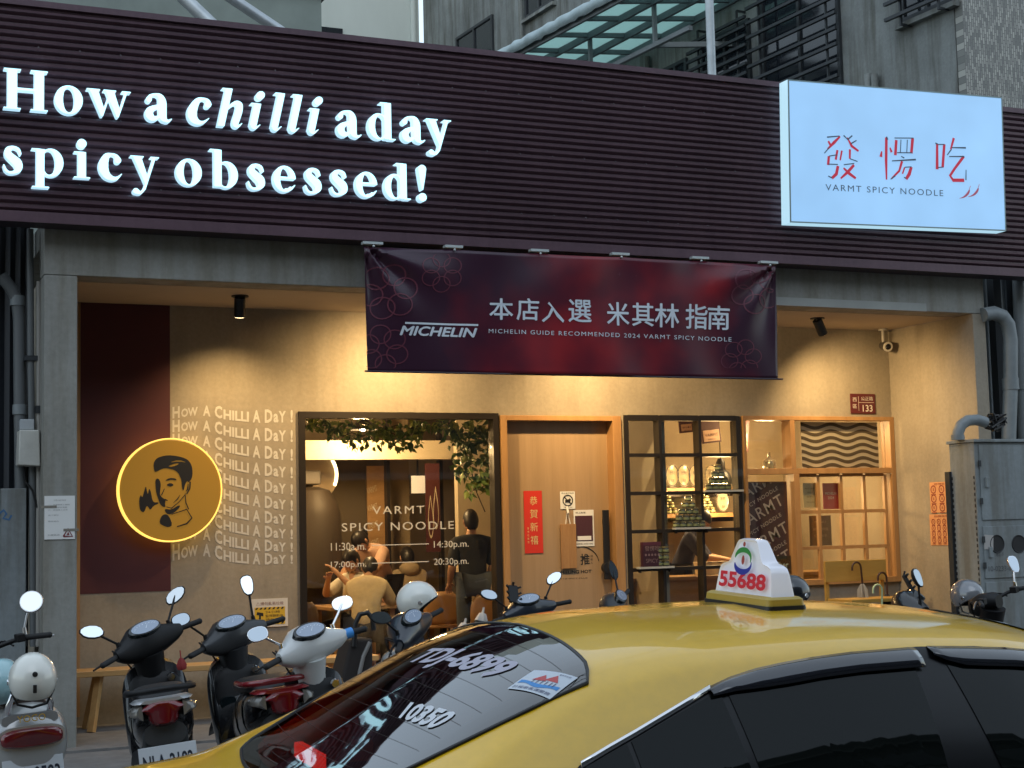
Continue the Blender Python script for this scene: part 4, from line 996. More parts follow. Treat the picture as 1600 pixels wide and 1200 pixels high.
panes = [clip_poly(ins, lambda x, z: -cut(d2b, d2a)(x, z)), clip_poly(clip_poly(ins, lambda x, z: cut(d2d, d2c)(x, z)), lambda x, z: -cut(d1b, d1a)(x, z)),
         clip_poly(clip_poly(ins, lambda x, z: cut(d1d, d1c)(x, z)), lambda x, z: -cut(b1b, b1a)(x, z)), clip_poly(ins, lambda x, z: cut(b2b, b2a)(x, z))]
for P_ in panes:
    if len(P_) > 2: flank(P_, .006, 'side_window', M_sglass, taxi, 30, 8)
# rain visors over the door glass
M_vis = pm('visor_smoke', (.012, .013, .02), .1, coat=1)
def visor(pxs, w0):
    for s in (-1, 1):
        rows_ = [[], [], [], []]
        for i, (a, b) in enumerate(pxs):
            p = car_side(a, b); t = i / (len(pxs) - 1); w = w0 * (min(1, .35 + 2.2 * t))
            for r_, (o1, dz) in enumerate(((.005, .004), (.014, -.003), (.021, -.4 * w - .003), (.017, -w))):
                zz = p.z + dz; rows_[r_].append((p.x + (.012 if False else 0), s * (side_y(p.x + CX, zz) + o1), zz))
        G().grid(rows_).out('rain_visor', M_vis, taxi, smooth=50, solid=.003)
visor([(1106, 1076), (1140, 1060), (1180, 1047), (1220, 1038), (1270, 1029), (1330, 1021), (1380, 1017), (1418, 1014), (1427, 1014)], .044)
visor([(1447, 1012), (1462, 1012), (1490, 1012), (1530, 1013), (1570, 1014), (1600, 1017), (1640, 1023), (1680, 1032)], .044)
# chrome strip under the rear quarter, drip channel, seams
for s in (-1, 1):
    pts = [car_side(a, b) for a, b in ((905, 1197), (925, 1185), (948, 1171), (990, 1147), (1030, 1123), (1070, 1099), (1106, 1077))]
    g = G(); g.grid([[(p.x, s * (-p.y + .009), p.z + .013) for p in pts], [(p.x, s * (-p.y + .013), p.z) for p in pts], [(p.x, s * (-p.y + .007), p.z - .012) for p in pts]]); g.out('chrome_strip', pm('chrome', (.75, .75, .76), .12, metal=1), taxi, smooth=60, solid=.002)
    # mirrors, handles, lamps: out of this frame but part of the car
    g = G(); g.ball((3.72 - CX, s * 1.0, 1.02), (.09, .12, .075), 14, 10); g.box(3.68 - CX, 3.74 - CX, s * .85, s * .93, .97, 1.0); g.out('door_mirror', M_yel, taxi, smooth=60)
    for x in (2.42, 3.35): G().tube([(x - CX - .1, s * .90, .86), (x - CX - .08, s * .935, .865), (x - CX + .08, s * .935, .865), (x - CX + .1, s * .90, .86)], .014, 8).out('door_handle', M_yel, taxi, smooth=60)
    G().hexa([(.44 - CX, s * .50, .70), (.44 - CX, s * .76, .70), (.50 - CX, s * .76, .88), (.52 - CX, s * .52, .90)], [(.62 - CX, s * .50, .72), (.70 - CX, s * .85, .70), (.72 - CX, s * .85, .88), (.64 - CX, s * .52, .90)]).out('tail_light', glow('tail_red', (1, .05, .03), 1.2, (.25, .01, .01)), taxi, bevel=.02)
    G().hexa([(5.02 - CX, s * .45, .62), (4.95 - CX, s * .72, .62), (4.90 - CX, s * .74, .78), (4.97 - CX, s * .45, .76)], [(4.90 - CX, s * .45, .62), (4.75 - CX, s * .82, .64), (4.72 - CX, s * .82, .80), (4.86 - CX, s * .45, .78)]).out('headlight', pm('lamp_clear', (.5, .52, .55), .1, coat=1), taxi, bevel=.02)
    for x in (1.30, 4.02):
        w = G().lathe([(.20, -.10), (.30, -.10), (.33, -.07), (.335, 0), (.33, .07), (.30, .09), (.20, .09)], (x - CX, s * .815, .335), (0, s, 0), 40).out('wheel', pm('tyre', (.02, .02, .021), .85, bump=.2), taxi, smooth=40)
        r_ = G().lathe([(0, .06), (.05, .075), (.08, .06), (.17, .075), (.205, .085), (.205, -.05)], (x - CX, s * .815, .335), (0, s, 0), 40)
        for k in range(5):
            a = k * 2 * math.pi / 5; r_.bar((x - CX + .05 * math.cos(a), s * .895, .335 + .05 * math.sin(a)), (x - CX + .19 * math.cos(a), s * .905, .335 + .19 * math.sin(a)), .05, .02, (0, 1, 0))
        r_.out('rim', pm('alloy', (.45, .46, .47), .3, metal=.9), w, smooth=35)
    G().bar((2.0 - CX, s * .915, .55), (4.6 - CX, s * .915, .56), .012, .05).out('side_moulding', M_yel, taxi, bevel=.005)
G().box(.37 - CX, .405 - CX, -.28, .28, .62, .78).out('number_plate', pm('plate_white', (.6, .6, .6), .5), taxi)
# windscreen as a dark patch on the upper skin
ws_ = [(3.40 - CX, -.50), (3.36 - CX, -.25), (3.35 - CX, 0), (3.36 - CX, .25), (3.40 - CX, .50), (4.22 - CX, .60), (4.30 - CX, .3), (4.33 - CX, 0), (4.30 - CX, -.3), (4.22 - CX, -.60)]
patch(ws_, .005, 'windscreen', M_sglass, taxi, 16, 16)

# roof lamp with its fleet number
LXr, LYc = 2.60 - CX, .0                          # rear face of the lamp and its middle
lz = top_z(LXr + CX + .05, 0) - .008
lamp = G()
def rrect(x0, x1, y0, y1, z, r=.02, n=5):
    P = []
    for cx_, cy_, a in ((x1 - r, y1 - r, 0), (x0 + r, y1 - r, 90), (x0 + r, y0 + r, 180), (x1 - r, y0 + r, 270)):
        for k in range(n + 1): t = R(a + 90 * k / n); P.append((cx_ + r * math.cos(t), cy_ + r * math.sin(t), z))
    return P
HL = .168
lamp.loft([rrect(LXr - .022, LXr + .112, -HL - .022, HL + .022, lz + .012), rrect(LXr - .020, LXr + .109, -HL - .02, HL + .02, lz + .032), rrect(LXr - .012, LXr + .101, -HL - .012, HL + .012, lz + .038)])
M_lampyel = pm('lamp_base_yellow', (.42, .30, .05), .4)
lampo = lamp.out('roof_lamp', M_lampyel, taxi, smooth=40)
G().loft([rrect(LXr - .026, LXr + .116, -HL - .026, HL + .026, lz), rrect(LXr - .025, LXr + .115, -HL - .025, HL + .025, lz + .013)]).out('rubber_foot', M_black, lampo, smooth=40)
LH = .172; zb_ = lz + .036
prof_ = [(0, 0), (.035, .40), (.06, .50), (.11, .545), (.19, .575), (.225, .63), (.315, .93), (.345, .985), (.39, 1), (.61, 1), (.655, .985), (.685, .93), (.775, .63), (.81, .575), (.89, .545), (.94, .50), (.965, .40), (1, 0)]
def lring(x, k, top):
    return [(x + (.022 * v if x < LXr + .05 else -.022 * v), -(u - .5) * 2 * (HL - .004 - k), zb_ + (LH - top) * v) for u, v in prof_]
G().loft([lring(LXr + .012, .012, .010), lring(LXr + .005, .003, .003), lring(LXr + .016, 0, 0), lring(LXr + .078, 0, 0), lring(LXr + .088, .003, .003), lring(LXr + .081, .012, .010)]).out('lamp_cover', pm('lamp_white', (.74, .75, .80), .25, coat=.6, emit=(.75, .8, 1), estr=.10), lampo, smooth=38)
LF = Face((LXr + .0035, HL, zb_), (0, -1, 0), (.022, 0, LH), (-1, 0, 0)); LF.h = LH; wL = HL * 2
g = G(); words(g, LF, '55688', wL * .085, LH * .105, LH * .30, w=wL * .80, d=.002, bold=.035)
g.out('fleet_number', pm('lamp_red', (.55, .012, .03), .45, emit=(.5, .01, .02), estr=.06), lampo)
g = G(); bx = wL * .47
g.add([LF.at(a, b, .002) for a, b in circ(bx, LH * .905, wL * .022, LH * .045)], [tuple(range(28))]); g.add([LF.at(a, b, .002) for a, b in circ(bx, LH * .62, wL * .026, LH * .085)], [tuple(range(28))])
g.out('emblem_red', pm('emblem_red', (.36, .05, .035), .45), lampo)
def arc_(c0, cy, rx, ry, a0, a1, w, name, m, lift):
    pts = []
    for i in range(17):
        t = R(a0 + (a1 - a0) * i / 16); pts.append((c0 + rx * math.cos(t), cy + ry * math.sin(t), w * math.sin(math.pi * (.06 + .9 * (i / 16) ** .8)) + .0008))
    g = G(); strokes(g, LF, [pts], lift); g.out(name, m, lampo)
arc_(bx, LH * .64, wL * .135, LH * .165, 175, -20, .0075, 'emblem_green', pm('emblem_green', (.03, .26, .04), .45), .0026)
arc_(bx + wL * .01, LH * .56, wL * .14, LH * .155, 178, 372, .0085, 'emblem_blue', pm('emblem_blue', (.02, .03, .36), .45), .0032)
# ------------------------------------------------------------------ buildings behind the shop
M_oldcon = paint('old_concrete', (.25, .27, .265), .9, streak=.5, blotch=.35, sx=(1, 1, .1), dirt=(.45, .42, .36), bump=.3)
M_palewall = pm('pale_render', (.55, .60, .57), .85, var=.10, scale=.6, stretch=(1, 1, .4))
M_dkglass = pm('dark_window', (.012, .016, .022), .08, spec=.6)
M_dkmetal = pm('dark_louvre', (.035, .04, .045), .5, metal=.3)
BC = onY(1508, 100, 15.5); BD = Vector((-.0743, .9972, 0)); BN = Vector((-.9972, -.0743, 0))      # corner, along the flank, out of the flank
def fl(s, z, d=0): p = Vector((BC.x, BC.y, 0)) + BD * s + BN * d; return Vector((p.x, p.y, z))
bld = thing('concrete_building', 'weathered grey concrete apartment building with louvred windows rising behind the fascia', 'building', tuple(fl(8, 0)))
g = G(); q = [fl(.15, 0), fl(16.4, 0), fl(16.4, 0, -9), fl(.15, 0, -9)]; g.hexa(q, [p + Vector((0, 0, 19)) for p in q]); g.out('wall', M_oldcon, bld)
mt = pm('mosaic_tile', (.3, .3, .28), .5); nt = mt.node_tree; b_ = nt.nodes['Principled BSDF']
tc = nt.nodes.new('ShaderNodeTexCoord'); mp = nt.nodes.new('ShaderNodeMapping'); mp.inputs['Rotation'].default_value = (R(90), 0, R(90)); nt.links.new(tc.outputs['Object'], mp.inputs[0])
br = nt.nodes.new('ShaderNodeTexBrick'); br.inputs['Scale'].default_value = 3.6; br.inputs['Color1'].default_value = (.16, .165, .155, 1); br.inputs['Color2'].default_value = (.42, .42, .38, 1); br.inputs['Mortar'].default_value = (.12, .12, .115, 1)
br.inputs['Mortar Size'].default_value = .018; br.inputs['Brick Width'].default_value = .32; br.inputs['Row Height'].default_value = .12; br.inputs['Bias'].default_value = -.1
nt.links.new(mp.outputs[0], br.inputs[0]); nt.links.new(br.outputs[0], b_.inputs['Base Color'])
g = G(); g.box(BC.x, BC.x + 9, 15.5, 15.64, 4, 19); g.out('tiled_front', mt, bld)
def bwin(s0, s1, z0, z1, bars=0, panes=2, out_=0):
    fr = G()
    for a, b, c, d in ((s0, s0 + .06, z0, z1), (s1 - .06, s1, z0, z1), (s0 + .06, s1 - .06, z1 - .06, z1), (s0 + .06, s1 - .06, z0, z0 + .06), ((s0 + s1) / 2 - .03, (s0 + s1) / 2 + .03, z0 + .06, z1 - .06)):
        fr.hexa([fl(a, c, .0), fl(b, c, .0), fl(b, d, .0), fl(a, d, .0)], [fl(a, c, .05), fl(b, c, .05), fl(b, d, .05), fl(a, d, .05)])
    w = fr.out('window', M_dkmetal, bld)
    G().hexa([fl(s0 + .05, z0 + .05, .002), fl(s1 - .05, z0 + .05, .002), fl(s1 - .05, z1 - .05, .002), fl(s0 + .05, z1 - .05, .002)], [fl(s0 + .05, z0 + .05, .02), fl(s1 - .05, z0 + .05, .02), fl(s1 - .05, z1 - .05, .02), fl(s0 + .05, z1 - .05, .02)]).out('pane', M_dkglass, w)
    G().hexa([fl(s0 - .08, z0 - .08, 0), fl(s1 + .08, z0 - .08, 0), fl(s1 + .08, z0 - .005, 0), fl(s0 - .08, z0 - .005, 0)], [fl(s0 - .08, z0 - .08, .1), fl(s1 + .08, z0 - .08, .1), fl(s1 + .08, z0 - .005, .08), fl(s0 - .08, z0 - .005, .08)]).out('sill', M_oldcon, w)
    if bars:
        gr = G()
        for k in range(bars):
            z = z0 + .05 + (z1 - z0 - .1) * k / (bars - 1)
            gr.bar(fl(s0 - .15, z, .22), fl(s1 + .12, z, .22), .05, .045)
        for s in (s0 + .1, s1 - .15):
            gr.bar(fl(s, z0 - .1, .19), fl(s, z1 + .12, .19), .03, .03); gr.bar(fl(s, z1 + .12, .19), fl(s, z1 + .12, .02), .03, .03); gr.bar(fl(s, z0 - .08, .19), fl(s, z0 - .08, .02), .03, .03)
        gr.out('louvre', M_dkmetal, w)
bwin(2.35, 4.15, 7.6, 9.75, 10); bwin(4.45, 5.75, 8.3, 9.42, 8); bwin(.12, 1.08, 8.3, 9.7, 7); bwin(6.16, 6.85, 8.5, 9.28)
bwin(13.0, 14.7, 10.6, 12.14); bwin(10.5, 11.6, 11.6, 13.0)
# drain pipes and a ledge on the flank
for s, z0, z1 in ((1.75, 6, 7.78), (1.62, 6, 7.74), (7.25, 6, 9.6), (11.7, 9, 12.2)):
    G().tube([fl(s, z0, .08), fl(s, z1, .08)], .05, 10).out('drain_pipe', M_oldcon, bld, smooth=50)
G().hexa([fl(1.8, 7.55, 0), fl(5.5, 7.75, 0), fl(5.5, 7.83, 0), fl(1.8, 7.63, 0)], [fl(1.8, 7.55, .06), fl(5.5, 7.75, .06), fl(5.5, 7.83, .06), fl(1.8, 7.63, .06)]).out('ledge', M_oldcon, bld)
# glazed canopy on a steel frame
CZN = 9.9
ca, cb, cc_, cd = onZ(775, 97, CZN), onZ(1010, -30, CZN), onZ(1200, -35, CZN), onZ(940, 103, CZN)
can = thing('glass_canopy', 'steel framed canopy with greenish glass panels fixed to the concrete building', 'canopy', tuple((ca + cc_) / 2))
def cpnt(u, v, d=0): return (ca * (1 - u) + cb * u) * (1 - v) + (cd * (1 - u) + cc_ * u) * v + Vector((0, 0, d))
M_cgl = pm('canopy_glass', (.30, .46, .44), .35); nt = M_cgl.node_tree; nt.nodes.clear(); o_ = nt.nodes.new('ShaderNodeOutputMaterial'); mx = nt.nodes.new('ShaderNodeMixShader'); mx.inputs[0].default_value = .25
a_ = nt.nodes.new('ShaderNodeBsdfTranslucent'); a_.inputs[0].default_value = (.62, .80, .75, 1); b_ = nt.nodes.new('ShaderNodeBsdfTransparent'); b_.inputs[0].default_value = (.5, .62, .60, 1)
nt.links.new(a_.outputs[0], mx.inputs[1]); nt.links.new(b_.outputs[0], mx.inputs[2]); nt.links.new(mx.outputs[0], o_.inputs[0])
M_cst = pm('canopy_steel', (.16, .18, .19), .5, var=.2, scale=3)
NU, NV = 5, 3
for i in range(NU):
    for j in range(NV):
        a = [cpnt((i + .03) / NU, (j + .03) / NV), cpnt((i + .97) / NU, (j + .03) / NV), cpnt((i + .97) / NU, (j + .97) / NV), cpnt((i + .03) / NU, (j + .97) / NV)]
        G().slab(a, (0, 0, .012)).out('glass_panel', M_cgl, can)
g = G()
for i in range(NU + 1): g.bar(cpnt(i / NU, 0, -.04), cpnt(i / NU, 1, -.04), .06, .07)
for j in range(NV + 1): g.bar(cpnt(0, j / NV, -.06), cpnt(1, j / NV, -.06), .05, .11)
g.bar(cpnt(0, .35, -.75), cpnt(1, .35, -.75), .07, .07)
for i in range(0, NU + 1, 2): g.bar(cpnt(i / NU, .35, -.75), cpnt(i / NU, .35, -.05), .06, .06); g.bar(cpnt(i / NU, .35, -.75), cpnt(i / NU, 1, -.75), .06, .08)
g.out('steel_frame', M_cst, can)
g = G(); rows_ = []
for k in range(9):
    t = R(-70 + k * 30); rows_.append([cpnt(u / 30, -.035, .03) + Vector((.02 * math.sin(u * 1.9), 0, .10 * math.sin(t) + .012 * math.sin(u * 2.7 + k))) + (cpnt(0, -.12) - cpnt(0, 0)).normalized() * .10 * math.cos(t) for u in range(31)])
g.grid(rows_); g.out('rolled_tarpaulin', pm('tarpaulin', (.42, .52, .55), .5, var=.15, scale=3), can, smooth=60)
# pale building far behind
pal = thing('pale_building', 'pale green rendered building standing far behind the left half of the fascia', 'building', (9.8, 34, 0))
G().box(7.75, 12.0, 32, 40, 0, 19).out('wall', M_palewall, pal)
G().tube([(11.85, 31.95, 0), (11.85, 31.95, 19)], .07, 10).out('drain_pipe', M_palewall, pal, smooth=50)
g = G()
for z in (6.0, 9.2, 12.4, 15.6): g.box(8.6, 10.2, 31.97, 32.02, z - .9, z + .3)
g.out('window', M_dkglass, pal)
low = thing('grey_outbuilding', 'low dull grey green building at the left behind the fascia', 'building', (4.5, 27, 0))
G().box(-6, 7.6, 25, 30, 0, 10.8).out('wall', pm('dull_green', (.20, .235, .22), .85, var=.2, scale=.8), low)
G().box(-6.1, 7.7, 24.9, 30.1, 10.81, 10.95).out('roof', M_dkmetal, low)
# braces and pole on the shop roof
def pole(name, p, q, r, label, m):
    t = thing(name, label, 'pole', tuple(p)); G().cyl(p, q, r, n=12).out('pipe', m, t, smooth=50)
    G().box(p.x - .08, p.x + .08, p.y - .08, p.y + .08, p.z - .02, p.z + .015).out('foot_plate', M_cst, t)
M_galv = pm('galvanised', (.42, .46, .48), .4, metal=.5, var=.15, scale=8)
p = onY(1112, 60, 13.4); pole('steel_pole', Vector((p.x - .015, 13.4, 4.22)), Vector((p.x - .01, 13.4, 8.6)), .045, 'upright bare steel pole rising behind the middle of the fascia', M_galv)
p, q = onY(455, 44, 13.2), onY(362, -6, 13.5); pole('brace_pole', Vector((p.x + 3.2, 13.2, 4.25)), q + (q - p) * .3, .05, 'slanting grey brace pipe behind the fascia above the letters', M_galv)
p, q = onY(322, 30, 13.2), onY(280, -10, 13.3); pole('brace_bar', p + (p - q) * 1.2, q + (q - p) * .4, .06, 'pale slanting brace bar behind the fascia, left of the longer brace', M_galv)

# ------------------------------------------------------------------ neighbours left and right
M_dcorr = pm('dark_corrugated', (.020, .024, .032), .5, metal=.2, var=.2, scale=4)
nb = thing('neighbour_shutter', 'dark corrugated steel wall of the neighbour left of the grey pillar', 'wall', (.4, 13.25, 0))
g = G(); pts = []
for i in range(0, 400): x = -6.5 + i * .02; pts.append((x, 13.25 + .012 * math.sin(x * 2 * math.pi / .08)))
g.grid([[(x, y, 0) for x, y in pts], [(x, y, 4.6) for x, y in pts]]); g.out('corrugated_sheet', M_dcorr, nb, solid=.01)
G().box(-6.5, 1.5, 13.27, 13.4, 0, 4.6).out('backing', M_dkmetal, nb)
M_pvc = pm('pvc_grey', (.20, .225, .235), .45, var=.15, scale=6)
def pipe_px(name, pts, Y, r, label, m=None, n=12, cat='pipe'):
    P = [onY(a, b, Y) for a, b in pts]; t = thing(name, label, cat, tuple(P[-1]))
    G().tube(P, r, n).out('pipe', m or M_pvc, t, smooth=50)
    return t, P
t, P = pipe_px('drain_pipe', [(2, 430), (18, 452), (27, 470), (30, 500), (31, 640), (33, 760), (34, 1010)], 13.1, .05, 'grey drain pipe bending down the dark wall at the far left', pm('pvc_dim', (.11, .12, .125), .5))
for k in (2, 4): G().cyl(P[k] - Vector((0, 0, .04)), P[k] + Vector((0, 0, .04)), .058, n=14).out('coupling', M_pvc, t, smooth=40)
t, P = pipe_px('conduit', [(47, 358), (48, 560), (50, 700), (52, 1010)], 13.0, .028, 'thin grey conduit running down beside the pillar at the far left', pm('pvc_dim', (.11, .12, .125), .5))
for k in (1, 2): G().box(P[k].x - .05, P[k].x + .05, 12.96, 13.06, P[k].z - .02, P[k].z + .02).out('bracket', M_dkmetal, t)
t, P = pipe_px('cable_duct', [(61, 440), (61, 640), (60, 1010)], 12.98, .022, 'slim pale duct hugging the edge of the left pillar', pm('duct_pale', (.26, .25, .23), .6))
G().box(P[1].x - .03, P[1].x + .03, 12.95, 13.0, P[1].z - .03, P[1].z + .03).out('clip', M_dkmetal, t)
f = rectY(28, 672, 63, 727, 12.92)
t = thing('meter_cover', 'small off white plastic meter cover on the wall at the left edge', 'box', tuple(f.at(f.w / 2, 0)))
G().loft([[f.at(a, b, d) for a, b in ((0, 0), (f.w, -.01), (f.w * .94, f.h), (f.w * .05, f.h))] for d in (-.16, 0, .03)]).out('cover', pm('old_plastic', (.50, .50, .46), .5, var=.12, scale=9), t, bevel=.012)
G().box(f.o.x + .02, f.o.x + f.w * .75, 12.95, 13.05, f.o.z + f.h + .003, f.o.z + f.h + .09).out('cap', pm('old_plastic2', (.40, .43, .45), .5), t, bevel=.008)
G().tube([f.at(.05, -.005, -.06), f.at(.06, -.12, -.05), f.at(.12, -.2, -.05), f.at(.16, -.34, -.05)], .009, 6).out('cable', M_black, t, smooth=50)
f = rectY(-60, 762, 40, 1020, 12.98)
t = thing('steel_box', 'tall grey steel utility box with blue paint marks at the left picture edge', 'cabinet', (f.o.x + f.w / 2, 13.08, 0))
G().box(f.o.x, f.o.x + f.w * .59, 12.98, 13.2, 0, f.o.z + f.h).out('left_door', M_grey, t, bevel=.006); G().box(f.o.x + f.w * .597, f.o.x + f.w, 12.98, 13.2, 0, f.o.z + f.h - .01).out('right_door', M_grey, t, bevel=.006)
ff = Face((0, 12.979, 0), (1, 0, 0), (0, 0, 1), (0, -1, 0)); g = G(); strokes(g, ff, [[(onY(a, b, 12.979).x, onY(a, b, 12.979).z, .008) for a, b in ((-2, 803), (6, 797), (10, 803), (5, 810), (14, 812), (18, 805))]], .002); g.out('paint_mark', pm('blue_spray', (.05, .14, .28), .6), t)
# right: electricity cabinet with bent pipe, cables and tall drain pipes
kx, ky0, ky1, kz = 10.22, 12.1, 12.47, 2.372
cabn = thing('electric_cabinet', 'grey steel electricity cabinet with round vents at the right end of the shop', 'cabinet', (11.0, 12.3, 0))
G().box(kx, 12.0, ky0, ky1, .05, kz).out('body', M_grey, cabn, bevel=.006)
G().box(kx - .02, 12.02, ky0 - .03, ky1 + .02, kz + .001, kz + .03).out('lid', M_grey, cabn, bevel=.004)
kd = [(onY(1560, 695, ky0).z, onY(1560, 812, ky0).z), (onY(1560, 822, ky0).z, onY(1560, 903, ky0).z), (onY(1560, 909, ky0).z, .1)]
for a, b in kd:
    d = G().box(kx + .05, 11.1, ky0 - .012, ky0 - .001, b, a).out('door', M_grey, cabn, bevel=.004)
    for z in (a - (a - b) * .25, a - (a - b) * .75): G().box(kx + .03, kx + .06, ky0 - .022, ky0 - .013, z - .03, z + .03).out('hinge', M_dkmetal, d)
    G().box(kx + .10, kx + .14, ky0 - .035, ky0 - .013, (a + b) / 2 - .05, (a + b) / 2 + .05).out('latch', M_grey, d, bevel=.004)
for px in (1558, 1592):
    c = onY(px, 850, ky0 - .013); G().lathe([(.075, .0), (.085, .008), (.09, 0)], c, (0, -1, 0), 28).cyl(c - Vector((0, .002, 0)), c - Vector((0, -.001, 0)), .075, n=28).out('vent', pm('vent_dark', (.012, .012, .013), .6), cabn, smooth=40)
g = G()
for x in (kx - .002,):
    for yy in (ky0 + .02, ky1 - .03):
        for k in range(34): z = .2 + k * .055; g.box(x - .004, x, yy - .006, yy + .006, z, z + .03)
g.out('slots', M_black, cabn)
G().box(kx - .03, kx - .003, ky1 - .02, ky1 + .05, .1, 2.1).out('slotted_post', M_dkmetal, cabn)
ff = Face((0, ky0 - .013, 0), (1, 0, 0), (0, 0, 1), (0, -1, 0)); g = G(); p = onY(1545, 893, ky0 - .014); words(g, ff, '10-0233-02', p.x, p.z, .05, d=.002); p = onY(1562, 869, ky0); words(g, ff, '82-1', p.x - .05, p.z, .035, d=.002)
g2 = G(); p = onY(1538, 858, ky0 - .016); g2.slab([ff.at(p.x, p.z, .002), ff.at(p.x + .11, p.z - .01, .002), ff.at(p.x + .12, p.z + .13, .002), ff.at(p.x + .01, p.z + .14, .002)], (0, -.001, 0)); g2.out('sticker', pm('old_sticker', (.42, .40, .38), .6), cabn)
g.out('stencil', pm('stencil_ink', (.08, .085, .09), .6), cabn)
pp = [onY(a, b, 12.25) for a, b in ((1497, 694), (1497, 676), (1502, 664), (1512, 657), (1526, 656), (1540, 660))]
t = thing('bent_pipe', 'short thick grey pipe elbow on top of the electricity cabinet', 'pipe', tuple(pp[0])); pp[0].z = kz + .031
G().tube(pp, .055, 16).out('pipe', M_pvc, t, smooth=50); G().cyl(pp[0], pp[0] + Vector((0, 0, .05)), .066, n=16).out('collar', M_pvc, t, smooth=40)
g = G(); random.seed(5); base_ = onY(1556, 661, 12.25)
for k in range(5):
    pts = [pp[-1] + Vector((-.02, random.uniform(-.01, .01), random.uniform(-.02, .02)))]
    for i in range(9): pts.append(base_ + Vector((random.uniform(-.10, .11), random.uniform(-.06, .06), random.uniform(-.08, .09))))
    pts.append(base_ + Vector((.12, 0, -.1 + .03 * k))); sm = []
    for i in range(len(pts) - 1):
        for u in (0, .5): sm.append(pts[i].lerp(pts[i + 1], u))
    g.tube(sm, .011, 6)
t = thing('cable_tangle', 'tangle of thick black cables coming out of the bent pipe above the cabinet', 'cable', tuple(base_)); g.out('cable', M_black, t, smooth=60)
t, P = pipe_px('drain_pipe', [(1536, 492), (1552, 489), (1566, 494), (1575, 507), (1579, 530), (1579, 600), (1576, 690), (1574, 760)], 12.72, .075, 'thick grey pipe bending down along the wall above the electricity cabinet')
for k in (5,): G().cyl(P[k] - Vector((0, 0, .06)), P[k] + Vector((0, 0, .06)), .085, n=16).out('coupling', M_pvc, t, smooth=40)
t, P = pipe_px('drain_pipe', [(1590, 428), (1597, 600), (1602, 760)], 12.9, .06, 'straight grey pipe at the right picture edge behind the cabinet')
G().cyl(P[1] - Vector((0, 0, .06)), P[1] + Vector((0, 0, .06)), .07, n=16).out('coupling', M_pvc, t, smooth=40)
nr = thing('neighbour_panel_wall', 'pale ribbed metal wall beyond the right pillar', 'wall', (13, 13.4, 0))
g = G(); pts = []
for i in range(60):
    x = 11.05 + i * .1; pts += [(x, 13.35), (x + .06, 13.35), (x + .07, 13.32), (x + .09, 13.32)]
g.grid([[(x, y, 0) for x, y in pts], [(x, y, 4.7) for x, y in pts]]); g.out('ribbed_sheet', pm('ribbed_pale', (.30, .34, .36), .5, metal=.1, var=.2, scale=3), nr, solid=.006)
for k, px in enumerate((1554, 1584)):
    p = onY(px, 470, 13.1); t = thing('steel_post', ('dark steel post nearest the right pillar under the fascia', 'second dark steel post under the fascia, nearer the right picture edge')[k], 'post', (p.x, 13.1, 0)); G().box(p.x - .05, p.x + .05, 13.05, 13.15, .02, 4.3).out('post', M_dkmetal, t); G().box(p.x - .1, p.x + .1, 13.0, 13.2, 0, .019).out('foot_plate', M_dkmetal, t)
# overhead wires across the street, above the picture
for k, (p, q, sg) in enumerate((((-14, 5.2, 8.3), (18, 7.4, 8.9), .5), ((-14, 5.6, 8.7), (18, 7.9, 9.2), .6), ((-9, -6.9, 7.6), (9, 12.9, 7.0), .4))):
    p, q = Vector(p), Vector(q); t = thing('overhead_wire', ('overhead wire above the street, lower of the two long ones', 'overhead wire above the street, upper of the two long ones', 'overhead wire crossing the street to the shop roof')[k], 'wire', tuple(p))
    G().tube([p.lerp(q, i / 20) - Vector((0, 0, sg * 4 * (i / 20) * (1 - i / 20))) for i in range(21)], .02, 6).out('cable', M_black, t, smooth=60)
# street opposite, behind the viewer, seen only in reflections
op = thing('opposite_building', 'plain grey row building on the near side of the street', 'building', (2, -9, 0))
G().box(-22, 26, -14, -7, 0, 13).out('wall', paint('opposite_wall', (.075, .08, .08), .9, streak=.4, blotch=.3), op)
g = G()
for i in range(14):
    for z in (3.6, 6.5, 9.4): g.box(-20 + i * 3.2, -18.2 + i * 3.2, -7.0, -6.95, z, z + 1.4)
g.out('window', M_dkglass, op)
g = G()
for z in (2.9, 5.8, 8.7, 11.6): g.box(-22, 26, -7.0, -6.6, z, z + .16)
g.out('ledge', pm('ledge_pale', (.22, .22, .21), .8), op)
# ------------------------------------------------------------------ scooters (built at their own origin, front towards +y)
M_tyre = pm('tyre', (.02, .02, .021), .85, bump=.2); M_alloy = pm('alloy', (.45, .46, .47), .3, metal=.9)
M_mat = pm('matt_black', (.008, .008, .009), .5, var=.1, scale=20, spec=.35); M_glossb = pm('gloss_black', (.007, .012, .014), .22, coat=.6)
M_seat = pm('seat_vinyl', (.011, .010, .011), .5, bump=.15, bscale=120); M_rubber = pm('grip_rubber', (.014, .014, .015), .75)
M_mirror = pm('mirror_glass', (.50, .54, .57), .04, metal=1); M_chrome = pm('chrome', (.75, .75, .76), .12, metal=1)
M_tred = pm('tail_lens', (.15, .004, .007), .12, coat=1); M_clearl = pm('clear_lens', (.26, .24, .21), .08, coat=1, trans=.35); M_amber = pm('amber_lens', (.55, .22, .03), .2)
M_plate = pm('plate_face', (.62, .66, .70), .4)
def supr(cx, cz, rx, rz, y, n=22, e=2.6, zt=None):
    P = []
    for i in range(n):
        t = 2 * math.pi * i / n; c, s = math.cos(t), math.sin(t)
        P.append((cx + rx * math.copysign(abs(c) ** (2 / e), c), y, cz + rz * math.copysign(abs(s) ** (2 / e), s)))
    return P
def suprx(cy, cz, ry, rz, x, n=18, e=2.4):
    return [(x, p[0], p[2]) for p in supr(cy, cz, ry, rz, 0, n, e)]
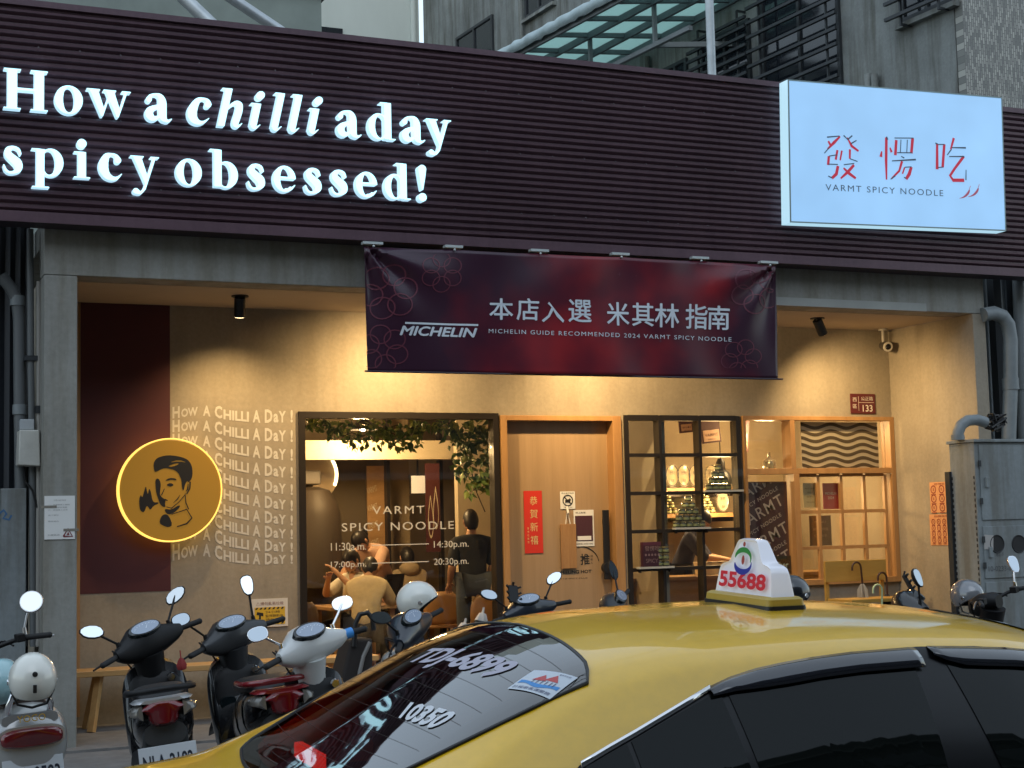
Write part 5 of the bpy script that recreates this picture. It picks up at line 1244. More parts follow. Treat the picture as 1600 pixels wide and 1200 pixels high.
def wheel_(t, y, r, M=None, nm='wheel'):
    g = G().lathe([(r * .58, -.045), (r * .80, -.052), (r * .95, -.035), (r, 0), (r * .95, .035), (r * .80, .052), (r * .58, .045)], (0, y, r), (1, 0, 0), 36)
    if M: g.xf(M)
    w = g.out(nm, M_tyre, t, smooth=40)
    h = G().lathe([(0, -.05), (.035, -.05), (.035, .05), (0, .05)], (0, y, r), (1, 0, 0), 16).lathe([(r * .52, -.04), (r * .60, -.04), (r * .60, .04), (r * .52, .04), (r * .52, -.04)], (0, y, r), (1, 0, 0), 36)
    for k in range(5):
        a = k * 2 * math.pi / 5 + .3; h.bar((0, y + .03 * math.cos(a), r + .03 * math.sin(a)), (0, y + r * .55 * math.cos(a), r + r * .55 * math.sin(a)), .03, .04, (1, 0, 0))
    if M: h.xf(M)
    h.out('rim', M_alloy, w, smooth=35)
def scooter(label, x, y, yaw, body, cowl=None, steer=30, lean=-7, tail='wide', mirrors=(('hex', -1), ('hex', 1)), plate=None, seat=None, shield=None, trim=None, phone=None, grip_ring=None, tag_=None, mh=.22, mcol=None, naked=False, name='scooter', badge=None):
    cowl = cowl or body; shield = shield or body; seat = seat or M_seat
    t = thing(name, label, 'scooter', (x, y, 0), 'scooters parked in front of the shop', (0, R(lean), R(yaw)), local=True)
    SM = Matrix.Translation((0, .50, .70)) @ Matrix.Rotation(R(steer), 4, Matrix.Rotation(R(25), 3, 'X') @ Vector((0, 0, 1))) @ Matrix.Translation((0, -.50, -.70))
    if steer == 0: SM = Matrix.Identity(4)
    wheel_(t, -.62, .235); wheel_(t, .66, .235, SM)
    # tail body
    if tail == 'round':
        secs = [(-.93, .58, .10, .08), (-.90, .60, .175, .16), (-.80, .615, .205, .195), (-.62, .615, .205, .20), (-.40, .60, .19, .19), (-.18, .56, .17, .17), (-.05, .52, .15, .14)]
    else:
        secs = [(-.92, .70, .055, .035), (-.86, .69, .12, .075), (-.74, .665, .155, .11), (-.58, .635, .165, .13), (-.38, .60, .165, .15), (-.18, .56, .16, .16), (-.05, .52, .15, .14)]
    G().loft([supr(0, z, rx, rz, y_, 26, 2.4 if tail == 'round' else 2.8) for y_, z, rx, rz in secs]).out('tail_body', body, t, smooth=55)
    st = .795 if tail == 'round' else .765
    G().loft([supr(0, st - .01, .11, .035, -.80, 20, 3), supr(0, st + .012, .135, .045, -.72, 20, 3), supr(0, st + .02, .15, .05, -.52, 20, 3), supr(0, st - .005, .15, .045, -.34, 20, 3), supr(0, st - .012, .14, .045, -.14, 20, 3), supr(0, st - .03, .10, .035, -.04, 20, 3)]).out('seat', seat, t, smooth=55)
    if tail == 'round':
        pts = [(-.105, -.86, .735), (-.105, -.90, .80), (-.085, -.915, .86), (0, -.92, .872), (.085, -.915, .86), (.105, -.90, .80), (.105, -.86, .735)]
        gr = G().tube(pts, .017, 10); gr.out('grab_rail', M_chrome, t, smooth=60)
        G().loft([supr(0, .735, .14, .03, -.905, 20, 4), supr(0, .735, .145, .032, -.84, 20, 4)]).out('rail_plate', pm('plate_grey', (.25, .25, .25), .4), t, smooth=40)
        tl = G().loft([supr(0, .645, .135, .038, -.955, 24, 3.2), supr(0, .645, .152, .048, -.94, 24, 3.2), supr(0, .645, .155, .05, -.86, 24, 3.2)]).out('tail_light', M_tred, t, smooth=50)
        G().loft([supr(0, .645, .168, .062, -.925, 24, 3), supr(0, .645, .172, .066, -.86, 24, 3)]).out('light_bezel', pm('silver_trim', (.5, .51, .52), .35, metal=.5), t, smooth=50)
        G().loft([supr(0, .53, .155, .07, -.90, 24, 2.6), supr(0, .50, .15, .09, -.86, 24, 2.6), supr(0, .46, .13, .1, -.70, 24, 2.6)]).out('under_tail', M_mat, t, smooth=50)
        G().loft([supr(0, .545, .055, .018, -.915, 16, 4), supr(0, .545, .055, .018, -.89, 16, 4)]).out('reflector', M_tred, t, smooth=40)
    else:
        pts = [(-.17, -.45, .80), (-.18, -.66, .81), (-.16, -.82, .825), (-.08, -.885, .83), (0, -.90, .832), (.08, -.885, .83), (.16, -.82, .825), (.18, -.66, .81), (.17, -.45, .80)]
        G().tube(pts, .018, 10).out('grab_rail', trim or M_mat, t, smooth=60)
        G().loft([[(p[0] * (1.25 if p[2] > .715 else .85), p[1], p[2]) for p in supr(0, .712, .062, .052, -.955, 20, 2.6)], [(p[0] * (1.25 if p[2] > .715 else .85), p[1], p[2]) for p in supr(0, .71, .092, .064, -.93, 20, 2.8)], [(p[0] * (1.25 if p[2] > .715 else .85), p[1], p[2]) for p in supr(0, .70, .095, .064, -.82, 20, 2.8)]]).out('tail_light', M_tred, t, smooth=50)
        for s in (-1, 1):
            G().loft([[(s * (.105 + u), y_ + .0, z) for u, z in ((0, .685), (w, .71), (w * 1.05, .735), (w * .5, .757), (0, .762))] for y_, w in ((-.93, .03), (-.895, .065), (-.80, .075))]).out('indicator', M_clearl, t, smooth=50)
        G().loft([[(x_ * k, y_, z) for x_, z in ((-.13, .787), (.13, .787), (.16, .772), (.10, .768), (-.10, .768), (-.16, .772))] for y_, k in ((-.93, .7), (-.90, .95), (-.78, 1.05))]).out('tail_trim', trim or pm('silver_trim', (.5, .51, .52), .35, metal=.5), t, smooth=50)
        G().loft([supr(0, .60, .11, .06, -.89, 20, 3), supr(0, .56, .12, .09, -.82, 20, 3), supr(0, .52, .12, .08, -.62, 20, 3)]).out('under_tail', pm('under_grey', (.05, .053, .056), .5), t, smooth=45)
    # rear fender, plate, lamps
    G().grid([[(s * .09, -.62 - (.27 + .02) * math.cos(a), .235 + .29 * math.sin(a)) for a in [R(-5 + k * 10) for k in range(12)]] for s in (-1, -.4, .4, 1)]).out('rear_fender', M_mat, t, smooth=60, solid=.006)
    ph = .47
    pl = G().hexa([(-.15, -.945, ph - .075), (.15, -.945, ph - .075), (.15, -.925, ph + .075), (-.15, -.925, ph + .075)], [(-.15, -.94, ph - .075), (.15, -.94, ph - .075), (.15, -.92, ph + .075), (-.15, -.92, ph + .075)])
    pl.out('number_plate', M_plate, t, bevel=.002); PF = Face((-.15, -.945, ph - .075), (.3, 0, 0), (0, .02, .15), (0, -1, .13))
    g = G(); words(g, PF, plate or 'MTX-205', .02, .022, .085, w=.26, d=.002, bold=.015); g.out('plate_lettering', pm('plate_ink', (.01, .02, .04), .5), t)
    G().box(-.03, .03, -.923, -.80, ph + .02, ph + .05).out('plate_bracket', M_mat, t)
    # floor, shield, front
    G().loft([supr(0, .33, .16, .06, -.25, 18, 4), supr(0, .31, .185, .05, -.08, 18, 5), supr(0, .31, .19, .045, .25, 18, 5), supr(0, .34, .175, .06, .36, 18, 4)]).out('floorboard', M_mat, t, smooth=45)
    if not naked:
        G().loft([supr(0, .40, .18, .16, .33, 24, 3), supr(0, .45, .195, .20, .38, 24, 3), supr(0, .62, .20, .26, .45, 24, 3), supr(0, .66, .19, .24, .52, 24, 2.6), supr(0, .66, .15, .2, .60, 24, 2.4), supr(0, .66, .08, .12, .66, 24, 2.2)]).out('leg_shield', shield, t, smooth=55)
        G().loft([supr(0, .58, .155, .20, .372, 20, 4), supr(0, .60, .165, .22, .40, 20, 4)]).out('inner_panel', M_mat, t, smooth=45)
        for s in (-1, 1): G().loft([supr(s * .09, .60, .05, .04, .352, 14, 3), supr(s * .09, .60, .055, .045, .375, 14, 3)]).out('pocket', M_glossb, t, smooth=45)
        G().lathe([(0, -.012), (.022, -.012), (.028, 0)], (.10, .36, .78), (0, 1, 0), 18).out('ignition', M_chrome, t, smooth=45)
        G().ball((0, .645, .80), (.085, .05, .06), 14, 8).out('headlight', M_clearl, t, smooth=60)
    G().grid([[(s * .075, .66 - .275 * math.cos(a), .235 + .275 * math.sin(a)) for a in [R(20 + k * 13) for k in range(11)]] for s in (-1, -.4, .4, 1)]).xf(SM).out('front_fender', body, t, smooth=60, solid=.006)
    fk = G()
    for s in (-1, 1): fk.tube([(s * .075, .66, .235), (s * .07, .56, .62)], .022, 10)
    fk.xf(SM).out('front_fork', M_mat, t, smooth=60)
    G().tube([(.12, -.20, .28), (.13, -.5, .27), (.14, -.80, .32)], [.03, .055, .05], 14).out('exhaust', pm('exhaust_dark', (.04, .04, .042), .4, metal=.6), t, smooth=50)
    G().tube([(-.10, -.1, .28), (-.20, -.16, .01)], .012, 8).out('side_stand', M_dkmetal if 'M_dkmetal' in globals() else M_mat, t)
    # steering head
    hz = 1.0
    G().tube([(0, .50, .70), (0, .46, .84), (0, .43, .95)], [.10, .088, .10], 18).xf(SM).out('steering_column', cowl if not naked else M_mat, t, smooth=60)
    if naked:
        G().tube([(-.30, .32, hz + .04), (-.20, .40, hz + .03), (-.08, .44, hz), (.08, .44, hz), (.20, .40, hz + .03), (.30, .32, hz + .04)], .014, 10).xf(SM).out('handlebar', M_mat, t, smooth=60)
        G().loft([supr(0, hz + .0, .05, .05, .36, 16), supr(0, hz + .01, .075, .06, .42, 16), supr(0, hz - .03, .09, .09, .52, 16), supr(0, hz - .04, .06, .06, .60, 16)]).xf(SM).out('meter_pod', cowl, t, smooth=55)
    else:
        cw = G().loft([suprx(.375, hz + .005, .030, .032, -.235), suprx(.39, hz + .0, .055, .055, -.19), suprx(.425, hz + .0, .085, .085, -.115), suprx(.44, hz + .012, .11, .108, -.05), suprx(.44, hz + .015, .112, .112, 0), suprx(.44, hz + .012, .11, .108, .05), suprx(.425, hz + .0, .085, .085, .115), suprx(.39, hz + .0, .055, .055, .19), suprx(.375, hz + .005, .030, .032, .235)])
        cw.xf(SM).out('handlebar_cowl', cowl, t, smooth=55)
        # dial: a tilted oval glass on the rider's side of the cowl
        dm = Matrix.Translation((0, .365, hz + .098)) @ Matrix.Rotation(R(40), 4, 'X') @ Matrix.Diagonal((1.25, 1.35, 1, 1))
        dg_ = G().loft([[(a * .088 * k, b * .043 * k, z) for a, b in circ(0, 0, 1, 1, 24)] for k, z in ((1, -.03), (1, .002), (.93, .008))]).xf(dm)
        d_ = dg_.xf(SM).out('dashboard', M_glossb, t, smooth=45)
        G().add([(a * .076, b * .034 - .002, .0105) for a, b in circ(0, 0, 1, 1, 24)], [tuple(range(24))]).xf(dm).xf(SM).out('dial', pm('dial_glass', (.30, .36, .46), .08, coat=1), d_)
        g = G(); 
        for k in range(9): a = R(20 + k * 17.5); g.add([(math.cos(a + da) * .066 * q, math.sin(a + da) * .028 * q - .008, .0112) for q, da in ((1, -.03), (1, .03), (.84, .03), (.84, -.03))], [(0, 1, 2, 3)])
        g.add([(-.002, -.01, .0113), (.002, -.01, .0113), (.03, .018, .0113)], [(0, 1, 2)]); g.xf(dm).xf(SM).out('dial_marks', pm('dial_white', (.7, .75, .8), .5), d_)
    cb = G()
    for s in (-1, 1):
        for k_ in range(2): cb.tube([Vector((s * .20, .41, hz + .02 - .02 * k_)), Vector((s * (.16 + .02 * k_), .50, hz + .03)), Vector((s * .10, .545, hz - .05)), Vector((s * .05, .53, hz - .22))], .0055, 6)
    cb.xf(SM).out('control_cable', M_mat, t, smooth=60)
    sm_ = G()
    for y_, z_, rx_, rz_ in ((-.50, .625, .168, .136), (-.27, .585, .166, .160)): sm_.tube([Vector(p) * 1.0 for p in supr(0, z_ if tail != 'round' else z_ - .02, rx_ * (1.0 if tail != 'round' else 1.18), rz_ * (1.0 if tail != 'round' else 1.36), y_, 26, 2.8)], .0035, 5, closed=True)
    sm_.out('panel_seam', M_glossb, t, smooth=60)
    hd = t
    for s in (-1, 1):
        a, b = Vector((s * .225, .375, hz + .004)), Vector((s * .355, .335, hz + .0))
        if naked: a, b = Vector((s * .25, .36, hz + .042)), Vector((s * .37, .27, hz + .04))
        gp = G().tube([a, b], .0175, 12).ball(b, .0185, 10, 6).xf(SM).out('grip', M_rubber, t, smooth=60)
        lv = G().tube([a + Vector((s * -.0, .035, .0)), a.lerp(b, .4) + Vector((0, .055, -.004)), b + Vector((s * .045, .045, -.012))], [.009, .008, .006], 8).xf(SM); lv.out('brake_lever', M_mat if not naked else M_alloy, t, smooth=60)
        sw = G().box(a.x - s * .0, a.x - s * .05, a.y - .028, a.y + .028, a.z - .022, a.z + .026).xf(SM).out('switch_box', M_mat, t, bevel=.006)
    if grip_ring:
        a = Vector((.225, .375, hz + .004)); G().cyl(a + Vector((.005, -.002, 0)), a + Vector((.055, -.016, 0)), .03, n=16).xf(SM).out('blue_tie', grip_ring, t, smooth=40)
    for mt_, s in mirrors:
        a = Vector((s * .185, .40, hz + .03)); b = Vector((s * (.215 if mt_ == 'round' else .25), .41, hz + .03 + mh * .55)); c = Vector((s * (.235 if mt_ == 'round' else .305), .42, hz + mh))
        if naked: a, b, c = Vector((s * .26, .37, hz + .05)), Vector((s * .285, .38, hz + .03 + mh * .55)), Vector((s * .325, .39, hz + mh))
        if mt_ == 'upright' and not naked: b, c = Vector((s * .20, .41, hz + .14)), Vector((s * .225, .42, hz + mh + .05))
        mk_ = mcol or M_mat
        st_ = G().tube([a, a + Vector((0, .0, .05))], [.016, .012], 10).tube([a + Vector((0, 0, .04)), b, c], .0075, 8).xf(SM).out('mirror_stalk', mk_, t, smooth=60)
        if mt_ == 'round': P2 = circ(0, 0, .066, .066, 32)
        elif mt_ == 'rect': P2 = smooth_loop([(-.058, -.04), (.058, -.04), (.06, .04), (-.06, .04)], 2)
        elif mt_ == 'upright': P2 = smooth_loop([(-.03, -.06), (.02, -.065), (.042, .02), (.03, .07), (-.03, .072), (-.045, .02)], 1)
        elif mt_ == 'slim': P2 = smooth_loop([(0, -.085), (.032, -.05), (.034, .03), (0, .095), (-.032, .03), (-.03, -.05)], 1)
        else: P2 = smooth_loop([(-.075, -.022), (-.03, -.046), (.045, -.034), (.08, .012), (.03, .042), (-.05, .03)], 1); P2 = [(p * s, q) for p, q in P2]
        mm = Matrix.Translation(c) @ Matrix.Rotation(R(s * -10 - steer - yaw * .85), 4, 'Z') @ Matrix.Rotation(R(-25), 4, 'X')
        if mt_ == 'hex': mm = mm @ Matrix.Rotation(R(-s * 16), 4, 'Y')
        n = len(P2); hs = G().loft([[(p * k, y_, q * k) for p, q in P2] for k, y_ in ((1, -.006), (1.06, 0), (1.0, .014), (.62, .034))]).xf(mm).xf(SM)
        h_ = hs.out('mirror', mk_, t, smooth=50)
        G().add([(p * .93, -.0072, q * .93) for p, q in P2], [tuple(range(n))]).xf(mm).xf(SM).out('mirror_glass', M_mirror, h_)
    if phone:
        pm_ = Matrix.Translation((phone * .10, .40, hz + .16)) @ Matrix.Rotation(R(-25), 4, 'X') @ Matrix.Rotation(R(20), 4, 'Y')
        ph_ = G().loft([rrect(-.038, .038, -.07, .07, z, .012) for z in (-.012, .008)])
        M9 = Matrix.Rotation(R(90), 4, 'X')
        for s in (-1, 1):
            for q in (-.05, 0, .05): ph_.bar((s * .036, q, 0), (s * .060, q + .008, .02), .012, .014)
        ph_.bar((0, .068, 0), (0, .092, .02), .014, .014).bar((0, -.068, 0), (0, -.09, .02), .014, .014)
        ph_.xf(pm_ @ M9).tube([(phone * .10, .40, hz + .03), (phone * .10, .40, hz + .12)], .014, 8).xf(SM).out('phone_holder', M_mat, t, smooth=35)
    if tag_:
        G().tube([(.17, .36, .93), (.17, .355, .88)], .004, 6).loft([[(.17 + w * a, .355 + .012 * b, z) for a, b in ((-1, 0), (0, -1), (1, 0), (0, 1))] for z, w in ((.885, .008), (.87, .02), (.84, .032), (.815, .026), (.81, .012))]).out('red_charm', tag_, t, smooth=40)
    if badge:
        BF = Face((-.09, -.937, .718), (.18, 0, 0), (0, 0, .05), (0, -1, 0)); g = G(); words(g, BF, badge, .02, .008, .034, w=.14, d=.002); g.out('badge', M_chrome, t)
    return t, Matrix.Translation((x, y, 0)) @ Matrix.Rotation(R(yaw), 4, 'Z') @ Matrix.Rotation(R(lean), 4, 'Y'), SM
def helmet(label, c, look, m, tilt=0, r=.128, visor=False):
    """open face helmet, opening towards angle `look` (degrees about z, 0 = -y)"""
    t = thing('helmet', label, 'helmet', tuple(c), 'motorcycle helmets', (R(tilt), 0, R(look)), local=True)
    def shell(k, n=34, nv=22):
        rows_ = []
        for j in range(nv + 1):
            ph = math.pi * (j / nv) * .74; row = []
            for i in range(n + 1):
                a = 2 * math.pi * i / n; fr = max(0, math.cos(a)) ; lim = .74 - .27 * max(0, math.cos(a)) ** .7 + .05 * max(0, -math.cos(a)); p = math.pi * (j / nv) * lim
                row.append((k * r * .92 * math.sin(p) * math.sin(a), -k * r * 1.12 * math.sin(p) * math.cos(a), k * r * 1.02 * math.cos(p)))
            rows_.append(row)
        return rows_
    o_ = G().grid(shell(1)); o_.out('shell', m, t, smooth=70)
    G().grid(shell(.93)).out('lining', pm('helmet_lining', (.02, .019, .018), .9), t, smooth=70)
    a, b = shell(1)[-1], shell(.93)[-1]; G().tube([Vector(p).lerp(Vector(q), .5) for p, q in zip(a[:-1], b[:-1])], r * .045, 8, closed=True).out('edge_trim', M_black, t, smooth=60)
    for s in (-1, 1): G().lathe([(0, .006), (.013, .006), (.016, 0)], (s * r * .90, -r * .25, -r * .12), (s, 0, 0), 14).out('snap', M_chrome, t, smooth=45)
    G().tube([(r * .8, 0, -r * .45), (r * .55, -r * .1, -r * 1.0), (0, -r * .2, -r * 1.15), (-r * .55, -r * .1, -r * 1.0), (-r * .8, 0, -r * .45)], .007, 6).out('chin_strap', M_black, t, smooth=60)
    G().hexa([(-.009, r * 1.12, -.06), (.009, r * 1.12, -.06), (.009, r * 1.135, -.02), (-.009, r * 1.135, -.02)], [(-.009, r * 1.05, -.06), (.009, r * 1.05, -.06), (.009, r * 1.05, -.02), (-.009, r * 1.05, -.02)]).out('goggle_strap', M_black, t, bevel=.003)
    G().lathe([(0, .004), (.011, .003), (.013, 0)], (0, r * 1.118, .03), (0, 1, .1), 18).xf(Matrix.Diagonal((1, 1, .62, 1)) if False else Matrix.Identity(4)).out('badge', M_black, t, smooth=45)
    return t
B_black = pm('scooter_black', (.006, .0065, .008), .25, coat=.7); B_grey = pm('scooter_grey', (.026, .027, .03), .4, coat=.3); B_silver = pm('scooter_silver', (.42, .42, .41), .3, metal=.35, coat=.6)
B_white = pm('scooter_white', (.62, .63, .62), .3, coat=.6); B_red = pm('scooter_red', (.22, .010, .015), .25, coat=.8); B_navy = pm('scooter_navy', (.012, .017, .028), .3, coat=.6)
def at_z(px, py, z): return onZ(px, py, z)
def place(px, py, z, ly, yaw):
    """origin of a scooter whose local point (0, ly, z) shows at the photo pixel"""
    p = onZ(px, py, z); h = Vector((-math.sin(R(yaw)), math.cos(R(yaw)), 0)); o = p - h * ly; return o.x, o.y
SC = {}
x, y = place(62, 1152, .645, -.95, 5)
SC['a'] = scooter('silver scooter with a wide red tail lamp and a cream helmet on its seat', x, y, 5, B_silver, M_mat, steer=8, lean=-3, tail='round', mirrors=(('round', 1), ('round', -1)), naked=True, plate='EPA-0583', badge='YOGO', mcol=pm('mirror_silver', (.5, .5, .5), .3, metal=.8), mh=.24, seat=pm('seat_brown', (.05, .035, .03), .5))
x, y = place(278, 1113, .71, -.95, -9)
SC['c'] = scooter('black scooter with a red and clear tail lamp and a white number plate', x, y, -9, B_black, M_mat, steer=32, lean=-6, mirrors=(('hex', -1), ('hex', 1)), plate='NLA-2182', tag_=pm('charm_red', (.30, .03, .03), .7), mh=.20)
x, y = place(466, 1092, .72, -.93, -3)
SC['d'] = scooter('black scooter with a red grab rail and a dark grey handlebar cowl', x, y, -3, B_black, B_grey, steer=24, lean=-6, trim=B_red, mirrors=(('rect', -1), ('upright', 1)), plate='MPC-2671', mh=.22, phone=None)
x, y = place(512, 1002, 1.02, .42, 4)
SC['f'] = scooter('scooter with a white handlebar cowl, round dial and a blue tie on the grip', x, y, 4, B_black, B_white, steer=18, lean=-6, mirrors=(('rect', -1), ('rect', 1)), plate='MXK-718', grip_ring=pm('tie_blue', (.06, .30, .75), .4), mcol=M_chrome, mh=.17)
x, y = place(672, 980, 1.0, .40, 22)
SC['g'] = scooter('white and black scooter by the window with a white helmet on its handlebar', x, y, 22, B_white, B_navy, shield=B_white, steer=24, lean=-9, mirrors=(('hex', -1),), plate='NQF-0192')
x, y = place(838, 950, 1.02, .42, -4)
SC['j'] = scooter('dark scooter in front of the door with two angular mirrors and a phone holder', x, y, -4, B_black, B_navy, steer=14, lean=-4, mirrors=(('hex', -1), ('hex', 1)), phone=-1, plate='NGR-6613', mh=.20)
x, y = place(972, 944, 1.02, .42, 22)
SC['k'] = scooter('dark grey scooter with one slim upright mirror before the grid window', x, y, 22, B_grey, B_grey, steer=40, lean=-3, mirrors=(('slim', 1),), plate='MDE-9920', mh=.21)
x, y = place(1420, 944, 1.02, .42, 62)
SC['l'] = scooter('black scooter turned left with tall mirror and phone holder, by the right bench', x, y, 62, B_black, B_black, steer=6, lean=-3, mirrors=(('upright', -1),), phone=1, plate='NBT-7350', mh=.19)
x, y = place(1562, 934, 1.02, .42, 6)
SC['m'] = scooter('bare handlebar black motorcycle with one silver mirror, rightmost in the row', x, y, 6, B_black, M_mat, steer=12, lean=-4, naked=True, mirrors=(('upright', 1),), plate='NEC-5177', mcol=M_chrome, mh=.22)
x, y = place(1190, 957, 1.02, .42, -6)
SC['n'] = scooter('black scooter hidden behind the taxi roof lamp with a black helmet on its grip', x, y, -6, B_black, M_mat, steer=6, lean=-3, mirrors=(), plate='NVR-8062')
# helmets
M_hw = pm('helmet_white', (.76, .76, .70), .22, coat=.8); M_hg = pm('helmet_grey', (.20, .205, .22), .2, coat=.9, metal=.2); M_hb = pm('helmet_black', (.012, .013, .016), .2, coat=.8); M_ht = pm('helmet_teal', (.32, .52, .56), .25, coat=.8)
c = onY(51, 1060, 8.05); helmet('cream white open face helmet on the seat of the silver scooter', c, 178, M_hw, r=.125)
c = onY(2, 1068, 8.45); helmet('pale teal helmet behind the cream helmet at the left picture edge', c, 150, M_ht, r=.125)
c = onY(652, 938, 10.55); helmet('white open face helmet hung on the handlebar in front of the big window', c, 62, M_hw, tilt=-6, r=.135)
c = onY(1511, 930, 10.6); helmet('glossy grey open face helmet by the bare handlebar near the cabinet', c, 18, M_hg, tilt=8, r=.132)
gp_ = SC['n'][1] @ (SC['n'][2] @ Vector((.30, .35, 1.0))); c = onY(1237, 927, gp_.y); helmet('black helmet half hidden behind the taxi roof lamp', c, 100, M_hb, r=.125)
# ------------------------------------------------------------------ dining room behind the glass
M_inwall = pm('room_wall', (.40, .35, .27), .85, var=.12, scale=1.5)
M_indark = pm('room_dark', (.10, .075, .045), .8, var=.15, scale=2)
M_cream = pm('cream_board', (.55, .47, .34), .7)
M_inwood = wood('room_wood', (.42, .25, .11), (.30, .17, .07), .45, sc_=(1, 6, 6), wave=1.5)
room = thing('dining_room', 'warm lit dining room with plaster walls and a timber floor behind the shop windows', 'room', (6.5, 17, 0))
RB = 19.6
g = G(); g.box(1.82, 11.3, RB, RB + .1, .0, 3.74); g.box(1.815, 1.91, YW + TW + .002, RB - .001, 0, 3.74); g.box(11.2, 11.3, YW + TW + .002, RB - .001, 0, 3.74)
g.out('wall', M_inwall, room)
G().box(1.911, 11.199, YW + TW + .003, RB - .001, .0, FL).out('floor', M_inwood, room)
G().box(1.911, 11.199, YW + TW + .003, RB - .001, 3.3, 3.4).out('ceiling', M_soffit, room)
f = rectY(468, 688, 775, 717, 16.6); G().box(f.o.x - .6, onY(775, 700, 16.6).x + .1, 16.6, 16.8, f.o.z, f.o.z + f.h).out('lintel', M_cream, room)
G().box(1.92, onY(603, 800, 17.6).x, 17.6, 17.7, FL + .001, 3.29).out('partition', M_indark, room)
def post_px(px, Y, w, m, nm='post'): x = onY(px, 800, Y).x; G().box(x, x + w, Y - .05, Y + .05, FL + .001, 3.29).out(nm, m, room)
post_px(603, 17.3, .04, M_dframe); post_px(686, 17.2, .04, M_dframe); post_px(714, 17.0, .05, M_dframe)
G().box(onY(607, 800, 17.8).x, onY(640, 800, 17.8).x, 17.8, 17.85, FL + .001, 3.29).out('curtain', pm('curtain', (.30, .23, .14), .9), room)
G().box(onY(693, 800, 17.8).x, onY(714, 800, 17.8).x, 17.8, 17.85, FL + .001, 3.29).out('curtain', pm('curtain_grey', (.16, .13, .10), .9), room)
G().box(onY(716, 800, 16.4).x, onY(780, 800, 16.4).x, 16.4, 16.5, FL + .001, 3.29).out('bright_wall', M_cream, room)
xg = onY(975, 700, 15.9).x
G().box(xg - .35, 11.19, 16.9, 17.0, FL + .001, 3.29).out('shop_wall', pm('shop_wall', (.50, .42, .30), .85, var=.1, scale=2), room)
G().box(xg - .45, xg - .35, YW + TW + .004, 17.0, FL + .001, 3.29).out('screen_wall', M_inwall, room)
# room lamps (warm pendants over the tables and down the hall)
def pend(x, y, z, energy, label, shape='cone', r=.16, m=None):
    t = thing('pendant_lamp', label, 'lamp', (x, y, 3.29), 'pendant lamps inside the shop')
    m = m or M_black
    if shape == 'cone': G().lathe([(.02, .16), (.035, .13), (r, .01), (r, 0), (r * .96, .004), (.03, .125)], (x, y, z), (0, 0, 1), 28).out('shade', m, t, smooth=40)
    else: G().lathe([(.03, .30), (.05, .26), (.055, .17), (.10, .13), (r * .9, .05), (r, .0), (r * .96, .0), (.09, .12)], (x, y, z), (0, 0, 1), 28).out('shade', m, t, smooth=40)
    G().cyl((x, y, z + .15), (x, y, 3.29), .006, n=6).out('cord', M_black, t)
    G().ball((x, y, z + .03), .045, 12, 8).out('bulb', glow('pendant_bulb', (1, .75, .42), 6), t, smooth=60)
    ld = bpy.data.lights.new('pendant_light', 'POINT'); ld.energy = energy; ld.color = (1, .64, .28); ld.shadow_soft_size = .12
    o = bpy.data.objects.new('pendant_light', ld); COL.objects.link(o); o.parent = t; o.location = (0, 0, z - .12 - 3.29)
    return t
p = onY(990, 741, 16.0); pend(p.x, 16.0, p.z, 42, 'black wide cone pendant lamp at the left edge of the black grid window')
p = onY(1127, 757, 15.6); pend(p.x, 15.6, p.z, 42, 'black bell pendant lamp with a bright bulb inside the black grid window', 'bell', .15)
pend(3.2, 15.9, 2.62, 78, 'black pendant lamp over the left dining table')
pend(5.3, 16.1, 2.75, 78, 'black pendant lamp over the middle of the dining room')
pend(4.0, 18.6, 2.75, 40, 'black pendant lamp at the back of the dining room')
pend(9.9, 15.3, 2.85, 42, 'black pendant lamp behind the oak serving window')
# big round glowing wall dish and hood at the left
c = onY(484, 742, 17.3); t = thing('round_wall_lamp', 'large round dish lamp with a glowing rim at the left inside the big window', 'lamp', tuple(c))
G().lathe([(0, .0), (.25, -.01), (.30, -.05), (.32, -.06), (.31, -.0), (.2, .03)], c, (0, 1, 0), 40).out('dish', pm('dish_tan', (.30, .22, .13), .6), t, smooth=40)
G().lathe([(.285, -.052), (.30, -.064), (.318, -.066), (.31, -.05)], c, (0, 1, 0), 40, a0=R(-100), a1=R(70)).out('glowing_rim', glow('rim_glow', (1, .78, .42), 3), t, smooth=40)
f = rectY(470, 735, 502, 757, 17.0); h = thing('extractor_hood', 'dull grey kitchen hood with a rounded top under the dish lamp', 'hood', tuple(f.at(f.w / 2, 0)))
G().box(f.o.x - .3, f.o.x + f.w, 17.0, 17.5, f.o.z, f.o.z + f.h).out('upper_box', pm('hood_grey', (.12, .10, .08), .5), h, bevel=.02)
G().lathe([(.10, .32), (.22, .28), (.30, .15), (.34, 0), (.36, -.8)], onY(485, 778, 17.1) - Vector((0, 0, .2)), (0, 0, 1), 30).out('drum', pm('hood_brown', (.040, .028, .018), .6), h, smooth=40)
